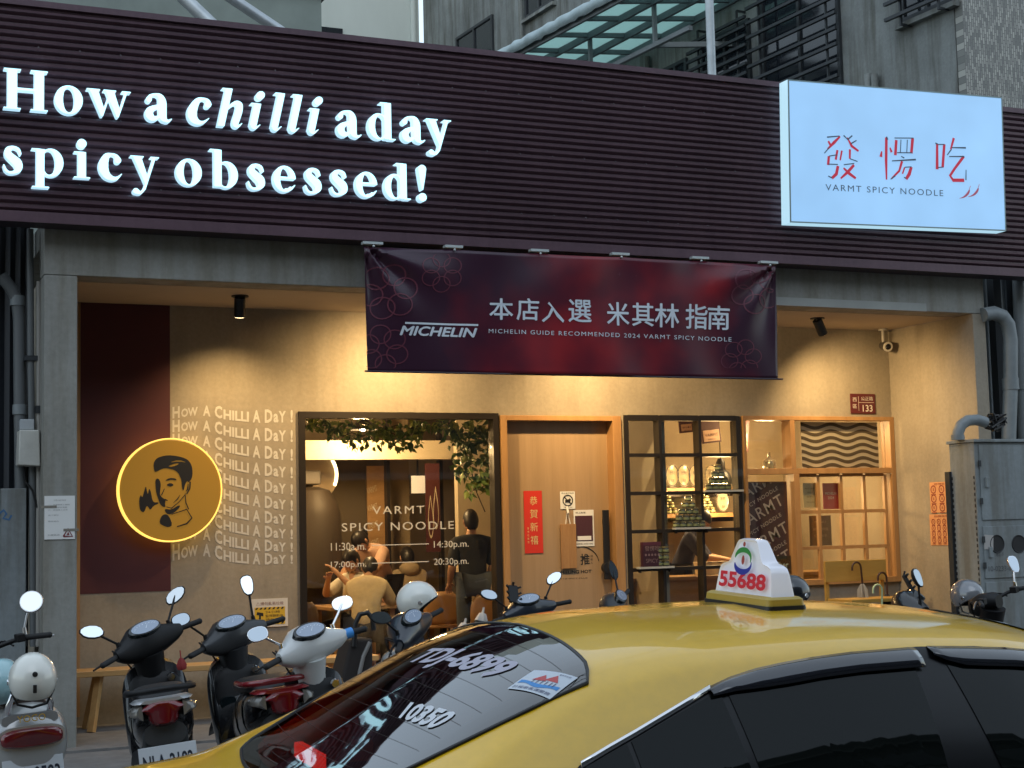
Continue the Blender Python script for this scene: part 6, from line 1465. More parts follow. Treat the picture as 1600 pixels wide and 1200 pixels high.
# leaning board with lettering
f = rectY(573, 728, 602, 862, 17.5); t = thing('wall_board', 'light timber board with cream lettering behind the diners', 'sign', tuple(f.at(f.w / 2, 0)))
G().box(f.o.x, f.o.x + f.w, 17.5, 17.53, f.o.z, f.o.z + f.h).out('board', M_inwood, t)
g = G(); ff = Face(f.at(.0, .02), (1, 0, .28), (-.28, 0, 1), (0, -1, 0)); ff.u = Vector((1, 0, .3)).normalized(); ff.v = Vector((-.3, 0, 1)).normalized()
for k in range(4): words(g, ff, 'VARMT', .03 + k * .055, .03 + k * .20, .07, w=f.w * .62, d=.003)
g.out('lettering', M_cream, t)
f = rectY(664, 724, 689, 862, 16.7); t = thing('fish_banner', 'narrow dark red hanging banner with two pale drawn fish', 'banner', tuple(f.at(f.w / 2, f.h)))
G().box(f.o.x, f.o.x + f.w, 16.7, 16.708, f.o.z, f.o.z + f.h).out('cloth', pm('banner_red', (.07, .014, .014), .7), t)
g = G()
for cx_, r_ in ((.33, 0), (.7, .1)):
    lp = smooth_loop([(f.w * cx_ + a * .06, f.h * (.12 + r_) + b * .55) for a, b in ((0, 0), (.6, .25), (.5, .6), (.2, .8), (0, 1), (-.2, .8), (-.5, .6), (-.6, .25))], 2); blob(g, f, [lp, [(x * .8 + f.w * cx_ * .2, y * .85 + f.h * .05) for x, y in lp]], .002)
g.out('fish_drawing', M_cream, t)
f = rectY(641, 742, 666, 772, 16.9); t = thing('menu_screen', 'small pale bluish screen hanging at the back of the dining room', 'screen', tuple(f.at(f.w / 2, 0)))
G().box(f.o.x, f.o.x + f.w, 16.9, 16.93, f.o.z, f.o.z + f.h).out('casing', M_black, t); 
G().box(f.o.x + .01, f.o.x + f.w - .01, 16.895, 16.8995, f.o.z + .01, f.o.z + f.h - .01).out('display', glow('screen_glow', (.45, .5, .5), .12), t)
G().box(f.o.x + f.w / 2 - .01, f.o.x + f.w / 2 + .01, 16.91, 16.92, f.o.z + f.h + .0005, 3.29).out('hanger', M_black, t)

# plants
def leaf_clump(centres, n, size, seed, droop=.5):
    rnd = random.Random(seed); g = G()
    for _ in range(n):
        c, r = rnd.choice(centres); 
        while True:
            d = Vector((rnd.uniform(-1, 1), rnd.uniform(-1, 1), rnd.uniform(-1, 1)))
            if d.length < 1: break
        p = Vector(c) + Vector((d.x * r[0], d.y * r[1], d.z * r[2]))
        a = Vector((rnd.uniform(-1, 1), rnd.uniform(-1, .3), rnd.uniform(-1 - droop, .6))).normalized(); u = a.orthogonal().normalized(); u.rotate(Matrix.Rotation(rnd.uniform(0, 6.28), 3, a)); w = a.cross(u)
        L = size * rnd.uniform(.6, 1.25); k = len(g.v)
        g.v += [tuple(p), tuple(p + a * L * .35 + u * L * .30 + w * L * .04), tuple(p + a * L * .4 - w * L * .05), tuple(p + a * L * .35 - u * L * .30 + w * L * .04), tuple(p + a * L)]
        g.f += [(k, k + 1, k + 2), (k, k + 2, k + 3), (k + 1, k + 4, k + 2), (k + 2, k + 4, k + 3)]; m_ = rnd.choice((0, 0, 1, 2)); g.mi += [m_] * 4
    return g
LEAF = [pm('leaf_dark', (.07, .13, .03), .5), pm('leaf_mid', (.14, .22, .045), .45), pm('leaf_pale', (.28, .34, .08), .45)]
def cpx(px, py, Y, r): return (tuple(onY(px, py, Y)), r)
t = thing('ivy', 'trailing ivy hanging from the ceiling across the left of the big window', 'plant', tuple(onY(570, 655, 14.85)))
leaf_clump([cpx(x, y, 14.85, (.16, .14, h)) for x, y, h in ((510, 664, .06), (530, 672, .10), (555, 678, .16), (580, 680, .14), (600, 672, .12), (620, 680, .16), (640, 678, .18), (655, 668, .1), (490, 660, .05))], 420, .085, 3).out('foliage', LEAF, t, fix=False)
g = G()
for x0, x1, z in ((505, 660, 664), (520, 640, 676)): g.tube([onY(x0 + (x1 - x0) * k / 8, z + (k % 2) * 6, 14.86) for k in range(9)], .006, 5)
g.out('stem', pm('stem', (.05, .035, .02), .8), t)
t = thing('ivy', 'thick ivy tumbling down the right edge of the big window', 'plant', tuple(onY(725, 655, 14.75)))
leaf_clump([cpx(x, y, 14.75, (.15, .15, h)) for x, y, h in ((695, 664, .08), (712, 672, .14), (730, 680, .2), (745, 676, .2), (760, 682, .22), (722, 700, .16), (752, 705, .16), (730, 735, .10), (744, 760, .08), (760, 745, .12), (766, 720, .16))], 460, .10, 4).out('foliage', LEAF, t, fix=False)
g = G(); g.tube([onY(x, y, 14.76) for x, y in ((700, 660), (722, 690), (735, 730), (745, 770), (758, 800))], .006, 5); g.tube([onY(x, y, 14.76) for x, y in ((765, 660), (762, 700), (768, 760))], .006, 5); g.out('stem', pm('stem', (.05, .035, .02), .8), t)
def table(x, y, lx, ly, label, h=.75):
    t = thing('dining_table', label, 'table', (x, y, FL), 'dining tables')
    G().box(x - lx, x + lx, y - ly, y + ly, FL + h - .035, FL + h).out('tabletop', M_inwood, t, bevel=.006)
    for sx in (-1, 1):
        for sy in (-1, 1): G().box(x + sx * (lx - .09) - .025, x + sx * (lx - .09) + .025, y + sy * (ly - .08) - .025, y + sy * (ly - .08) + .025, FL, FL + h - .036).out('leg', M_inwood, t)
    return t
TZ = FL + .75
pt = onZ(520, 935, TZ)
table(3.55, 15.75, .75, .38, 'oak dining table with bowls at the left inside the big window')
table(5.0, 15.55, .38, .40, 'small oak dining table in front of the eating man')
table(6.0, 16.9, .55, .38, 'oak dining table at the right of the dining room')
def bowl(x, y, r, label, m):
    t = thing('bowl', label, 'bowl', (x, y, TZ), 'bowls on the left dining table')
    G().lathe([(r * .5, .001), (r * .55, .012), (r * .95, .065), (r, .075), (r * .93, .07), (r * .5, .02), (0, .018)], (x, y, TZ), (0, 0, 1), 24).out('vessel', m, t, smooth=50)
    G().lathe([(0, .05), (r * .84, .05)], (x, y, TZ), (0, 0, 1), 20).out('food', pm('broth', (.25, .09, .03), .3), t)
bowl(3.05, 15.6, .10, 'small orange bowl nearest the left window frame', pm('bowl_a', (.45, .2, .08), .35)); bowl(3.35, 15.55, .11, 'wide pale bowl in the middle of the left table', pm('bowl_b', (.55, .42, .28), .35)); bowl(3.72, 15.62, .12, 'large pale bowl in front of the diner with chopsticks', pm('bowl_b', (.55, .42, .28), .35)); bowl(4.0, 15.75, .11, 'dark bowl at the right end of the left table', pm('bowl_d', (.06, .04, .03), .35))
f = Face((3.2, 15.85, TZ), (.17, 0, 0), (0, 0, .24), (0, -1, 0)); t = thing('menu_stand', 'upright orange menu card standing on the left dining table', 'menu', (3.28, 15.87, TZ))
G().hexa([f.at(0, 0), f.at(.17, 0), f.at(.17, .24), f.at(0, .24)], [f.at(0, 0, -.05), f.at(.17, 0, -.05), f.at(.17, .24, -.01), f.at(0, .24, -.01)]).out('card', pm('menu_card', (.40, .17, .06), .6), t)
g = G(); words(g, f, '辣 MENU', .03, .16, .03, w=.11); words(g, f, '麵 飯 湯', .03, .08, .03, w=.11); g.out('lettering', M_cream, t)
bz = TZ + .0; t = thing('planter', 'bushy green plant in a timber planter behind the left dining table', 'plant', (3.4, 16.55, FL))
G().box(2.5, 4.3, 16.45, 16.7, FL, FL + .80).out('planter_box', M_inwood, t, bevel=.01)
leaf_clump([((2.6 + k * .2, 16.55, FL + .97), (.17, .14, .16 + .05 * (k % 3))) for k in range(9)], 650, .075, 8, -.8).out('foliage', [pm('bush_dark', (.05, .10, .02), .5), pm('bush_mid', (.10, .17, .03), .5), pm('bush_pale', (.18, .24, .06), .5)], t, fix=False)
def chair(x, y, rz, label, group='brown shell chairs', m=None):
    t = thing('chair', label, 'chair', (x, y, FL), group, (0, 0, rz), local=True); m = m or pm('shell_brown', (.33, .18, .075), .4)
    G().loft([rrect(-.2, .2, -.2, .2, z, .06) for z in (.43, .46)]).out('seat', m, t, bevel=.01)
    rows_ = []
    for j in range(7):
        v = j / 6; w = .20 * math.sqrt(max(.02, 1 - (abs(v - .45) / .62) ** 2.6)); rows_.append([(w * u, .20 + .05 * v - .05 * u * u, .47 + .36 * v) for u in [-1 + i / 5 for i in range(11)]])
    G().grid(rows_).out('backrest', m, t, smooth=60, solid=.02)
    for sx in (-1, 1):
        for sy in (-1, 1): G().cyl((sx * .14, sy * .14, .428), (sx * .2, sy * .19, 0), .013, n=8).out('leg', M_dframe, t)
    return t
p = onY(748, 935, 15.5); chair(p.x, 15.45, R(182), 'tan shell chair with its back to the window beside the black clad man')
p = onY(690, 928, 16.2); chair(p.x, 16.3, R(170), 'tan shell chair at the right hand table behind the white helmet')
chair(4.15, 14.95, R(200), 'dark brown shell chair under the man in the cream shirt', m=pm('shell_dark', (.10, .055, .03), .4))
chair(3.0, 15.0, R(180), 'dark brown shell chair at the left hand table near the window frame', m=pm('shell_dark', (.10, .055, .03), .4))

# ------------------------------------------------------------------ people
def skin_tree(nodes, edges, sub=2):
    """nodes = {name: (x, y, z, r)}; one continuous surface"""
    names = list(nodes); me = bpy.data.meshes.new('b'); me.from_pydata([nodes[n][:3] for n in names], [(names.index(a), names.index(b)) for a, b in edges], [])
    o = bpy.data.objects.new('b', me); COL.objects.link(o); md = o.modifiers.new('s', 'SKIN'); md.use_smooth_shade = True
    lay = me.skin_vertices[0].data if len(me.skin_vertices) else None
    if lay is None:
        bm = bmesh.new(); bm.from_mesh(me); bm.verts.layers.skin.verify(); bm.to_mesh(me); bm.free(); lay = me.skin_vertices[0].data
    for i, n in enumerate(names):
        r = nodes[n][3]; lay[i].radius = r if isinstance(r, tuple) else (r, r); lay[i].use_root = (i == 0)
    ss = o.modifiers.new('u', 'SUBSURF'); ss.levels = sub; ss.render_levels = sub
    dg = bpy.context.evaluated_depsgraph_get(); m2 = bpy.data.meshes.new_from_object(o.evaluated_get(dg))
    g = G(); g.add([tuple(v.co) for v in m2.vertices], [tuple(p.vertices) for p in m2.polygons]); bpy.data.objects.remove(o); bpy.data.meshes.remove(me); bpy.data.meshes.remove(m2)
    return g
SKIN = pm('skin', (.46, .26, .16), .5, var=.06, scale=8); HAIR = pm('hair_black', (.012, .009, .008), .45)
def person(label, loc, rz, J, shirt, trousers, sleeve=.5, hair='short', hood=False, apron=None):
    """J: joints in metres, person facing -y, x to their left hand side; missing right side joints mirror the left ones"""
    t = thing('person', label, 'person', loc, 'people inside the shop', (0, 0, rz), local=True)
    for k in list(J):
        if k.endswith('L') and k[:-1] + 'R' not in J: J[k[:-1] + 'R'] = (-J[k][0], J[k][1], J[k][2])
    V = {k: Vector(v) for k, v in J.items()}
    N = {'pelvis': (*V['pelvis'], (.15, .11)), 'waist': (*(V['pelvis'].lerp(V['chest'], .45)), (.11, .085)), 'chest': (*(V['chest'] - Vector((0, 0, .06))), (.10, .075)), 'neck0': (*V['neck'], .058), 'neck1': (*(V['neck'].lerp(V['head'], .35)), .052)}
    E = [('pelvis', 'waist'), ('waist', 'chest'), ('chest', 'neck0'), ('neck0', 'neck1')]
    for s in 'LR':
        for a, r in (('shoulder', .048), ('elbow', .042), ('wrist', .028), ('hip', .088), ('knee', .058), ('ankle', .040), ('toe', .036)): N[a + s] = (*V[a + s], r)
        N['fore' + s] = (*(V['elbow' + s].lerp(V['wrist' + s], .35)), .042); N['calf' + s] = (*(V['knee' + s].lerp(V['ankle' + s], .35)), .058)
        E += [('chest', 'shoulder' + s), ('shoulder' + s, 'elbow' + s), ('elbow' + s, 'fore' + s), ('fore' + s, 'wrist' + s), ('pelvis', 'hip' + s), ('hip' + s, 'knee' + s), ('knee' + s, 'calf' + s), ('calf' + s, 'ankle' + s), ('ankle' + s, 'toe' + s)]
        d = (V['wrist' + s] - V['elbow' + s]).normalized(); sd = d.cross(Vector((0, 0, 1))); sd = sd.normalized() if sd.length > .2 else Vector((1, 0, 0)); up = sd.cross(d)
        pl = V['wrist' + s] + d * .075; N['palm' + s] = (*pl, (.030, .022)); E.append(('wrist' + s, 'palm' + s))
        for i in range(4):
            q = pl + d * .035 + sd * (i - 1.5) * .019; L = (.062, .072, .066, .052)[i]; e1 = q + d * L * .55 - up * .006; e2 = e1 + d * L * .4 - up * .022
            N['fa%d' % i + s] = (*q, .0095); N['fb%d' % i + s] = (*e1, .0085); N['fc%d' % i + s] = (*e2, .0075); E += [('palm' + s, 'fa%d' % i + s), ('fa%d' % i + s, 'fb%d' % i + s), ('fb%d' % i + s, 'fc%d' % i + s)]
        q = V['wrist' + s] + d * .045 + sd * .035; e1 = q + d * .035 + sd * .02; N['ta' + s] = (*q, .011); N['tb' + s] = (*e1, .0095); E += [('palm' + s, 'ta' + s), ('ta' + s, 'tb' + s)]
    g = skin_tree(N, E)
    ax = (V['head'] - V['neck']).normalized(); fw = Vector(J.get('look', (0, -1, 0))); fw = (fw - ax * fw.dot(ax)).normalized(); sdv = ax.cross(fw)
    HM = Matrix((sdv, -fw, ax)).transposed(); hc = V['head'] + ax * .005
    def hp(x, y, z): return hc + HM @ Vector((x, y, z))
    k0 = len(g.v); g.ball((0, 0, 0), 1, 20, 16)
    for i in range(k0, len(g.v)):
        x, y, z = g.v[i]; w = .074 * (1 - .22 * max(0, -z) ** 1.5); q = (x * w, y * .095 - (.012 if z < -.2 and y < 0 else 0), z * .118)
        g.v[i] = tuple(hc + HM @ Vector(q))
    g.loft([[hp(a * .012, -.088 - .0 * b, .012 - .05 * k / 3 * .9) if False else hp(a * (.006 + .012 * k / 3), -.088 - b * (.004 + .022 * k / 3), .02 - .048 * k / 3) for a, b in ((-1, 0), (0, 1), (1, 0), (0, -.5))] for k in range(4)])
    for s in (-1, 1): g.ball(hp(s * .076, .008, -.005), (.012, .022, .034), 8, 6, HM)
    g.ball(hp(0, -.089, -.058), (.024, .008, .008), 10, 6, HM)
    g.out('body', SKIN, t, smooth=70, fix=False)
    e = G()
    for s in (-1, 1): e.ball(hp(s * .031, -.084, .008), (.013, .006, .006), 8, 6, HM)
    e.out('eyes', M_ink, t, smooth=60)
    h = G(); h.ball((0, 0, 0), 1, 24, 16); keep = []
    for i, (x, y, z) in enumerate(h.v):
        q = Vector((x * .084, y * .108 + .006, z * .128 + .004)); lim = (.035 if y < -.35 else -.02 if y < .2 else -.098)
        if hair == 'long': lim = (.04 if y < -.35 else -.11)
        if q.z < lim: q.z = lim + (q.z - lim) * .12; q.x *= .93; q.y = q.y * .9
        h.v[i] = tuple(hc + HM @ q)
    if hair == 'long': h.ball(hp(0, .11, -.02), (.045, .05, .075), 12, 8, HM)
    h.out('hair', HAIR, t, smooth=70)
    S = {k: N[k] for k in ('pelvis', 'waist', 'chest')}
    S['pelvis'] = (*(V['pelvis'] + (V['pelvis'] - V['chest']) * .08), (.185, .145)); S['waist'] = (*N['waist'][:3], (.150, .122)); S['chest'] = (*V['chest'], (.150, .118)); S['col'] = (*(V['chest'].lerp(V['neck'], .86)), (.082, .078))
    se = [('pelvis', 'waist'), ('waist', 'chest'), ('chest', 'col')]
    for s in 'LR':
        S['sh' + s] = (*(V['shoulder' + s] - Vector((0, 0, .025))), .078); S['sl' + s] = (*(V['shoulder' + s].lerp(V['elbow' + s], min(1, sleeve * 2))), .068); se += [('chest', 'sh' + s), ('sh' + s, 'sl' + s)]
        if sleeve > .5: S['cu' + s] = (*(V['elbow' + s].lerp(V['wrist' + s], (sleeve - .5) * 2)), .046); se.append(('sl' + s, 'cu' + s))
    sg = skin_tree(S, se)
    if hood: sg.ball(V['neck'] + Vector((0, .06, -.02)), (.13, .08, .09), 14, 8)
    sg.out('shirt', shirt, t, smooth=70, fix=False)
    P = {'pelvis': (*V['pelvis'], (.17, .135))}; pe = []
    for s in 'LR':
        P['hip' + s] = (*V['hip' + s], .105); P['knee' + s] = (*V['knee' + s], .075); P['ankle' + s] = (*(V['knee' + s].lerp(V['ankle' + s], .93)), .062); pe += [('pelvis', 'hip' + s), ('hip' + s, 'knee' + s), ('knee' + s, 'ankle' + s)]
    skin_tree(P, pe).out('trousers', trousers, t, smooth=70, fix=False)
    sh = G()
    for s in 'LR': a, b = V['ankle' + s], V['toe' + s]; d = (b - a); d.z = 0; d.normalize(); sh.loft([[a + d * u + d.cross(Vector((0, 0, 1))) * w * x_ + Vector((0, 0, zz - a.z)) for x_, zz in ((-1, .0), (-1, .035), (-.6, h_), (.6, h_), (1, .035), (1, .0))] for u, w, h_ in ((-.08, .03, .06), (0, .042, .085), (.10, .045, .06), (.19, .03, .035))])
    sh.out('shoes', M_black, t, smooth=50)
    return t, V, hp
SIT = dict(pelvis=(0, 0, .52), chest=(0, -.06, .93), neck=(0, -.08, 1.08), head=(0, -.13, 1.19), shoulderL=(.168, -.07, 1.02), hipL=(.10, -.04, .52), kneeL=(.14, -.44, .52), ankleL=(.14, -.42, .09), toeL=(.15, -.55, .04))
def sit(**k): d = dict(SIT); d.update(k); return d
fab = lambda n, c: pm(n, c, .85, var=.12, scale=9, bump=.9, bscale=9)
p = onY(570, 930, 15.05); lp_ = (p.x, 15.05, FL)
person('man in a cream T-shirt seated at the window, his back turned, bent over', lp_, R(180 - 28), sit(chest=(0, -.14, .90), neck=(0, -.24, 1.04), head=(0, -.33, 1.12), look=(0, -.7, -.7), shoulderL=(.168, -.16, .97), elbowL=(.24, -.30, .74), wristL=(.12, -.50, .80)), fab('tee_cream', (.50, .40, .24)), fab('jeans_dark', (.02, .022, .03)))
p = onY(548, 895, 15.95); person('man with glasses lifting noodles with both hands, facing left at the table', (p.x + .12, 16.0, FL), R(-62), sit(chest=(0, -.10, .93), elbowL=(.24, -.28, .86), wristL=(.08, -.40, 1.06), elbowR=(-.22, -.3, .84), wristR=(-.06, -.42, 1.0), look=(0, -1, -.2)), fab('tee_white', (.55, .52, .45)), fab('jeans_dark', (.02, .022, .03)))
p = onY(585, 835, 16.9); person('waitress in a pale pink top bending forward behind the seated men', (p.x + .1, 16.9, FL), R(-55), dict(pelvis=(0, 0, .92), chest=(0, -.22, 1.24), neck=(0, -.33, 1.35), head=(0, -.43, 1.40), look=(0, -.6, -.8), shoulderL=(.17, -.24, 1.30), elbowL=(.22, -.42, 1.08), wristL=(.14, -.62, .98), hipL=(.09, 0, .90), kneeL=(.1, -.04, .48), ankleL=(.1, .02, .08), toeL=(.11, -.11, .04)), fab('top_pink', (.50, .32, .24)), fab('trousers_black', (.015, .015, .016)), hair='long')
p = onY(641, 880, 17.0); person('man in a grey beige hooded jacket seated with his back to the window', (p.x, 17.0, FL), R(176), sit(elbowL=(.24, -.25, .76), wristL=(.12, -.45, .80)), fab('hoodie', (.32, .25, .16)), fab('jeans_dark', (.02, .022, .03)), sleeve=.95, hood=True)
STAND = dict(pelvis=(0, 0, .95), chest=(0, -.02, 1.32), neck=(0, -.03, 1.47), head=(0, -.05, 1.58), shoulderL=(.172, -.02, 1.385), elbowL=(.225, -.02, 1.10), wristL=(.20, -.20, .95), hipL=(.10, 0, .93), kneeL=(.11, -.02, .5), ankleL=(.11, .03, .08), toeL=(.13, -.10, .04))
def stand(**k): d = dict(STAND); d.update(k); return d
p = onY(738, 850, 15.35); t, V, hp = person('man in a black T-shirt and dark apron standing with his back to the window', (p.x, 15.35, FL), R(174), stand(), fab('tee_black', (.012, .012, .014)), fab('trousers_slate', (.05, .06, .075)))
p = onY(1063, 860, 15.7); person('worker in a navy shirt leaning over the counter behind the black grid window', (p.x, 15.75, FL), R(55), stand(chest=(0, -.14, 1.30), neck=(0, -.20, 1.44), head=(0, -.28, 1.53), shoulderL=(.20, -.15, 1.37), elbowL=(.25, -.32, 1.12), wristL=(.15, -.56, 1.08), look=(0, -.8, -.5)), fab('shirt_navy', (.022, .024, .05)), fab('trousers_black', (.015, .015, .016)), sleeve=.6)
# ------------------------------------------------------------------ goods and papers round the grid window, the door and the porch
M_jar = pm('jar_glass', (.035, .03, .015), .12, coat=1); M_lid = pm('jar_lid', (.42, .36, .18), .35, metal=.5); M_jlab = pm('jar_label', (.30, .33, .16), .5)
jar0 = None
def jar(x, y, z, label, group):
    global jar0
    if jar0 is None:
        t = thing('jar', label, 'jar', (x, y, z), group, local=True)
        G().lathe([(0, 0), (.034, 0), (.036, .006), (.036, .042), (.03, .05)], (0, 0, 0), (0, 0, 1), 14).out('glass_body', M_jar, t, smooth=40)
        G().lathe([(.0365, .012), (.0368, .036)], (0, 0, 0), (0, 0, 1), 14).out('label_band', M_jlab, t, smooth=60)
        G().lathe([(.033, .05), (.034, .052), (.034, .066), (0, .067)], (0, 0, 0), (0, 0, 1), 14).out('lid', M_lid, t, smooth=40)
        jar0 = t
    else:
        t = copy_tree(jar0); t.location = (x, y, z); t['label'] = label; t['group'] = group
    return t
SHY = YW + .07
def shelf(px0, px1, py, label):
    a, b = onY(px0, py, YW - .02), onY(px1, py, YW - .02); t = thing('shelf', label, 'shelf', ((a.x + b.x) / 2, YW, a.z))
    G().box(a.x, b.x, YW - .09, YW - .024, a.z - .022, a.z).out('board', pm('shelf_pale', (.45, .45, .42), .35), t, bevel=.003)
    for x in (a.x + .03, b.x - .03): G().box(x - .008, x + .008, YW - .06, YW - .0235, a.z - .06, a.z - .0225).out('bracket', M_dframe, t)
    # small glass guard in front of the goods
    G().box(a.x, b.x, YW - .095, YW - .091, a.z, a.z + .22).out('glass_guard', M_pane, t)
    return a.x, b.x, a.z
def pyramid(cx, y, z, n, label, group, step=.076):
    for r in range(n):
        for i in range(n - r): jar(cx + (i - (n - r - 1) / 2) * step, y, z + r * .0675, label, group)
JY = YW - .055
a, b, z = shelf(1098, 1157, 766, 'pale little shelf with jars, top right on the black grid window')
pyramid((a + b) / 2 - .06, JY, z, 4, 'small jars with gold lids piled on the upper right shelf of the grid window', 'jars on the upper right window shelf')
a, b, z = shelf(1050, 1106, 824.5, 'pale shelf with a jar pyramid in the middle of the grid window')
pyramid((a + b) / 2 - .03, JY, z, 5, 'small jars with gold lids in the neat pyramid on the middle window shelf', 'jars in the middle window pyramid')
a, b, z = shelf(994, 1049, 886, 'pale shelf with a dark box and jars, low left on the grid window')
for r in range(3):
    for i in range(2): jar(b - .16 + i * .078, JY, z + r * .0675, 'small jars with gold lids stacked beside the dark box on the lower left shelf', 'jars beside the dark box')
f = Face((a + .05, JY - .03, z), (.21, 0, 0), (0, 0, .25), (0, -1, 0)); t = thing('gift_box', 'dark maroon gift box with printed pattern on the lower left window shelf', 'box', (a + .15, JY, z))
G().box(a + .05, a + .26, JY - .03, JY + .03, z, z + .25).out('carton', pm('box_maroon', (.07, .015, .03), .5), t, bevel=.003)
g = G(); words(g, f, '發愣吃', .02, .16, .05, w=.17); words(g, f, 'SPICY', .03, .04, .04, w=.14)
for k in range(5): g.add([f.at(x, y, .002) for x, y in circ(.03 + k * .037, .12, .012)], [tuple(range(28))])
g.out('print', pm('box_print', (.40, .25, .25), .5), t)
# plates on stands along the inside rail
M_plate = pm('plate_cream', (.40, .33, .22), .35, coat=.5)
def plate(px, py, Y, r, label):
    c = onY(px, py, Y); t = thing('display_plate', label, 'plate', tuple(c - Vector((0, 0, r * 1.35))), 'display plates on stands')
    G().lathe([(0, .0), (.62, .004), (.95, -.02), (1, -.022), (.98, -.012), (.6, .018), (0, .016)], (0, 0, 0), (0, 1, 0), 36).xf(Matrix.Translation(c) @ Matrix.Diagonal((r * .86, 1, r * 1.25, 1))).out('plate', M_plate, t, smooth=50)
    ff = Face(c + Vector((0, -.024, 0)), (1, 0, 0), (0, 0, 1), (0, -1, 0)); g = G()
    strokes(g, ff, [[(r * .8 * math.cos(a), r * 1.17 * math.sin(a), .004) for a in [k * math.pi / 14 for k in range(29)]]], .001); words(g, ff, '發愣吃', -r * .35, .01, .04, w=r * .7); words(g, ff, '推薦', -r * .2, -.08, .035, w=r * .4)
    g.out('plate_print', pm('plate_ink', (.20, .11, .05), .5), t)
    zb = c.z - r * 1.25; G().box(c.x - r * .5, c.x + r * .5, Y - .04, Y + .05, zb - r * .12, zb - r * .02).out('stand', M_dframe, t)
    return zb - r * .12
PY = 16.2; zz = 0
for k, px in enumerate((1049, 1067, 1085, 1110)): zz = plate(px, 743, PY, .105, ('round cream plate on a stand, first from the left on the inner rail', 'round cream plate on a stand, second from the left on the inner rail', 'round cream plate half hidden by the window bar on the inner rail', 'round cream plate behind the jars on the inner rail')[k])
x0, x1 = onY(985, 750, PY).x, onY(1160, 750, PY).x
t = thing('plate_rail', 'dark timber rail carrying the row of cream plates inside the grid window', 'shelf', ((x0 + x1) / 2, PY, zz)); G().box(x0, x1, PY - .08, PY + .12, zz - .05, zz - .001).out('board', M_inwood, t); G().box(x0, x1, PY + .10, 16.899, zz - .10, zz - .051).out('bearer', M_dframe, t)
for k, (px, py) in enumerate(((1018, 787), (1128, 783))): zz = plate(px, py, 16.0, .10, ('oval cream plate on the lower ledge at the left of the grid window', 'oval cream plate on the lower ledge at the right of the grid window')[k])
t = thing('plate_rail', 'lower dark ledge under the oval plates inside the grid window', 'shelf', ((x0 + x1) / 2, 16.0, zz)); G().box(x0, x1, 15.94, 16.1, zz - .05, zz - .001).out('board', M_inwood, t); G().box(x0, x1, 16.101, 16.899, zz - .10, zz - .03).out('bearer', M_dframe, t)
for nm_, px_ in (('jars with gold lids heaped by the oval plates on the lower inner ledge', 1100), ('jars with gold lids heaped left on the lower inner ledge', 1040)): pyramid(onY(px_, 790, 16.02).x, 16.02, zz, 4, nm_, nm_.replace(' with gold lids', ''))
t = thing('counter', 'timber serving counter inside behind the grid window', 'counter', (8.6, 15.0, FL)); z_ = onY(1010, 903, 14.9).z
G().box(7.75, 11.0, 14.9, 15.4, FL, z_ - .04).out('counter_front', M_inwood, t); G().box(7.72, 11.03, 14.86, 15.44, z_ - .039, z_).out('counter_top', M_inwood, t, bevel=.005)
for k, px in enumerate((1098, 1112, 1126)):
    c = onY(px, 890, 15.1); t = thing('takeout_box', ('white takeaway box on the counter beside the worker, leftmost of three', 'white takeaway box in the middle of three on the counter', 'white takeaway box on the counter nearest the taxi lamp')[k], 'box', (c.x, 15.1, z_), 'takeaway boxes on the counter')
    G().hexa([(c.x - .06, 15.05, z_), (c.x + .06, 15.05, z_), (c.x + .06, 15.15, z_), (c.x - .06, 15.15, z_)], [(c.x - .075, 15.03, z_ + .13), (c.x + .075, 15.03, z_ + .13), (c.x + .075, 15.17, z_ + .13), (c.x - .075, 15.17, z_ + .13)]).out('carton', pm('box_white', (.7, .62, .48), .6), t); G().box(c.x - .078, c.x + .078, 15.027, 15.173, z_ + .131, z_ + .145).out('lid', pm('box_white', (.7, .62, .48), .6), t)
# framed prints hanging high inside
def hung(px0, py0, px1, py1, Y, label, col, txt_, tilt):
    f = rectY(px0, py0, px1, py1, Y); t = thing('hanging_print', label, 'poster', tuple(f.at(f.w / 2, f.h)))
    M_ = Matrix.Translation(f.at(f.w / 2, f.h / 2)) @ Matrix.Rotation(R(tilt), 4, 'Y') @ Matrix.Translation(-f.at(f.w / 2, f.h / 2))
    G().box(f.o.x, f.o.x + f.w, Y, Y + .02, f.o.z, f.o.z + f.h).xf(M_).out('board', pm('print_dark', (.07, .025, .03), .5), t)
    G().box(f.o.x + .02, f.o.x + f.w - .02, Y - .004, Y - .001, f.o.z + .02, f.o.z + f.h * .55).xf(M_).out('lower_panel', col, t)
    g = G(); words(g, f, txt_, f.w * .15, f.h * .28, f.h * .12, w=f.w * .7, d=.006); words(g, f, 'SPICY', f.w * .3, f.h * .12, f.h * .06, w=f.w * .4, d=.006); g.xf(M_).out('lettering', pm('print_ink', (.12, .05, .05), .5), t)
    G().cyl((f.o.x + f.w / 2, Y + .01, f.o.z + f.h), (f.o.x + f.w / 2, Y + .01, 3.29), .004, n=6).out('cord', M_black, t)
M_pk = pm('print_peach', (.62, .42, .30), .6)
hung(1095, 655, 1126, 692, 15.5, 'maroon and peach print with lettering hanging inside the top right of the grid window', M_pk, 'VARMT', -6)
hung(1061, 652, 1083, 676, 15.6, 'smaller maroon and peach print hanging at the top centre of the grid window', M_pk, '辣', -5)
hung(1157, 654, 1171, 706, 15.6, 'narrow framed print at the left edge of the oak window', M_pk, 'A', 5)
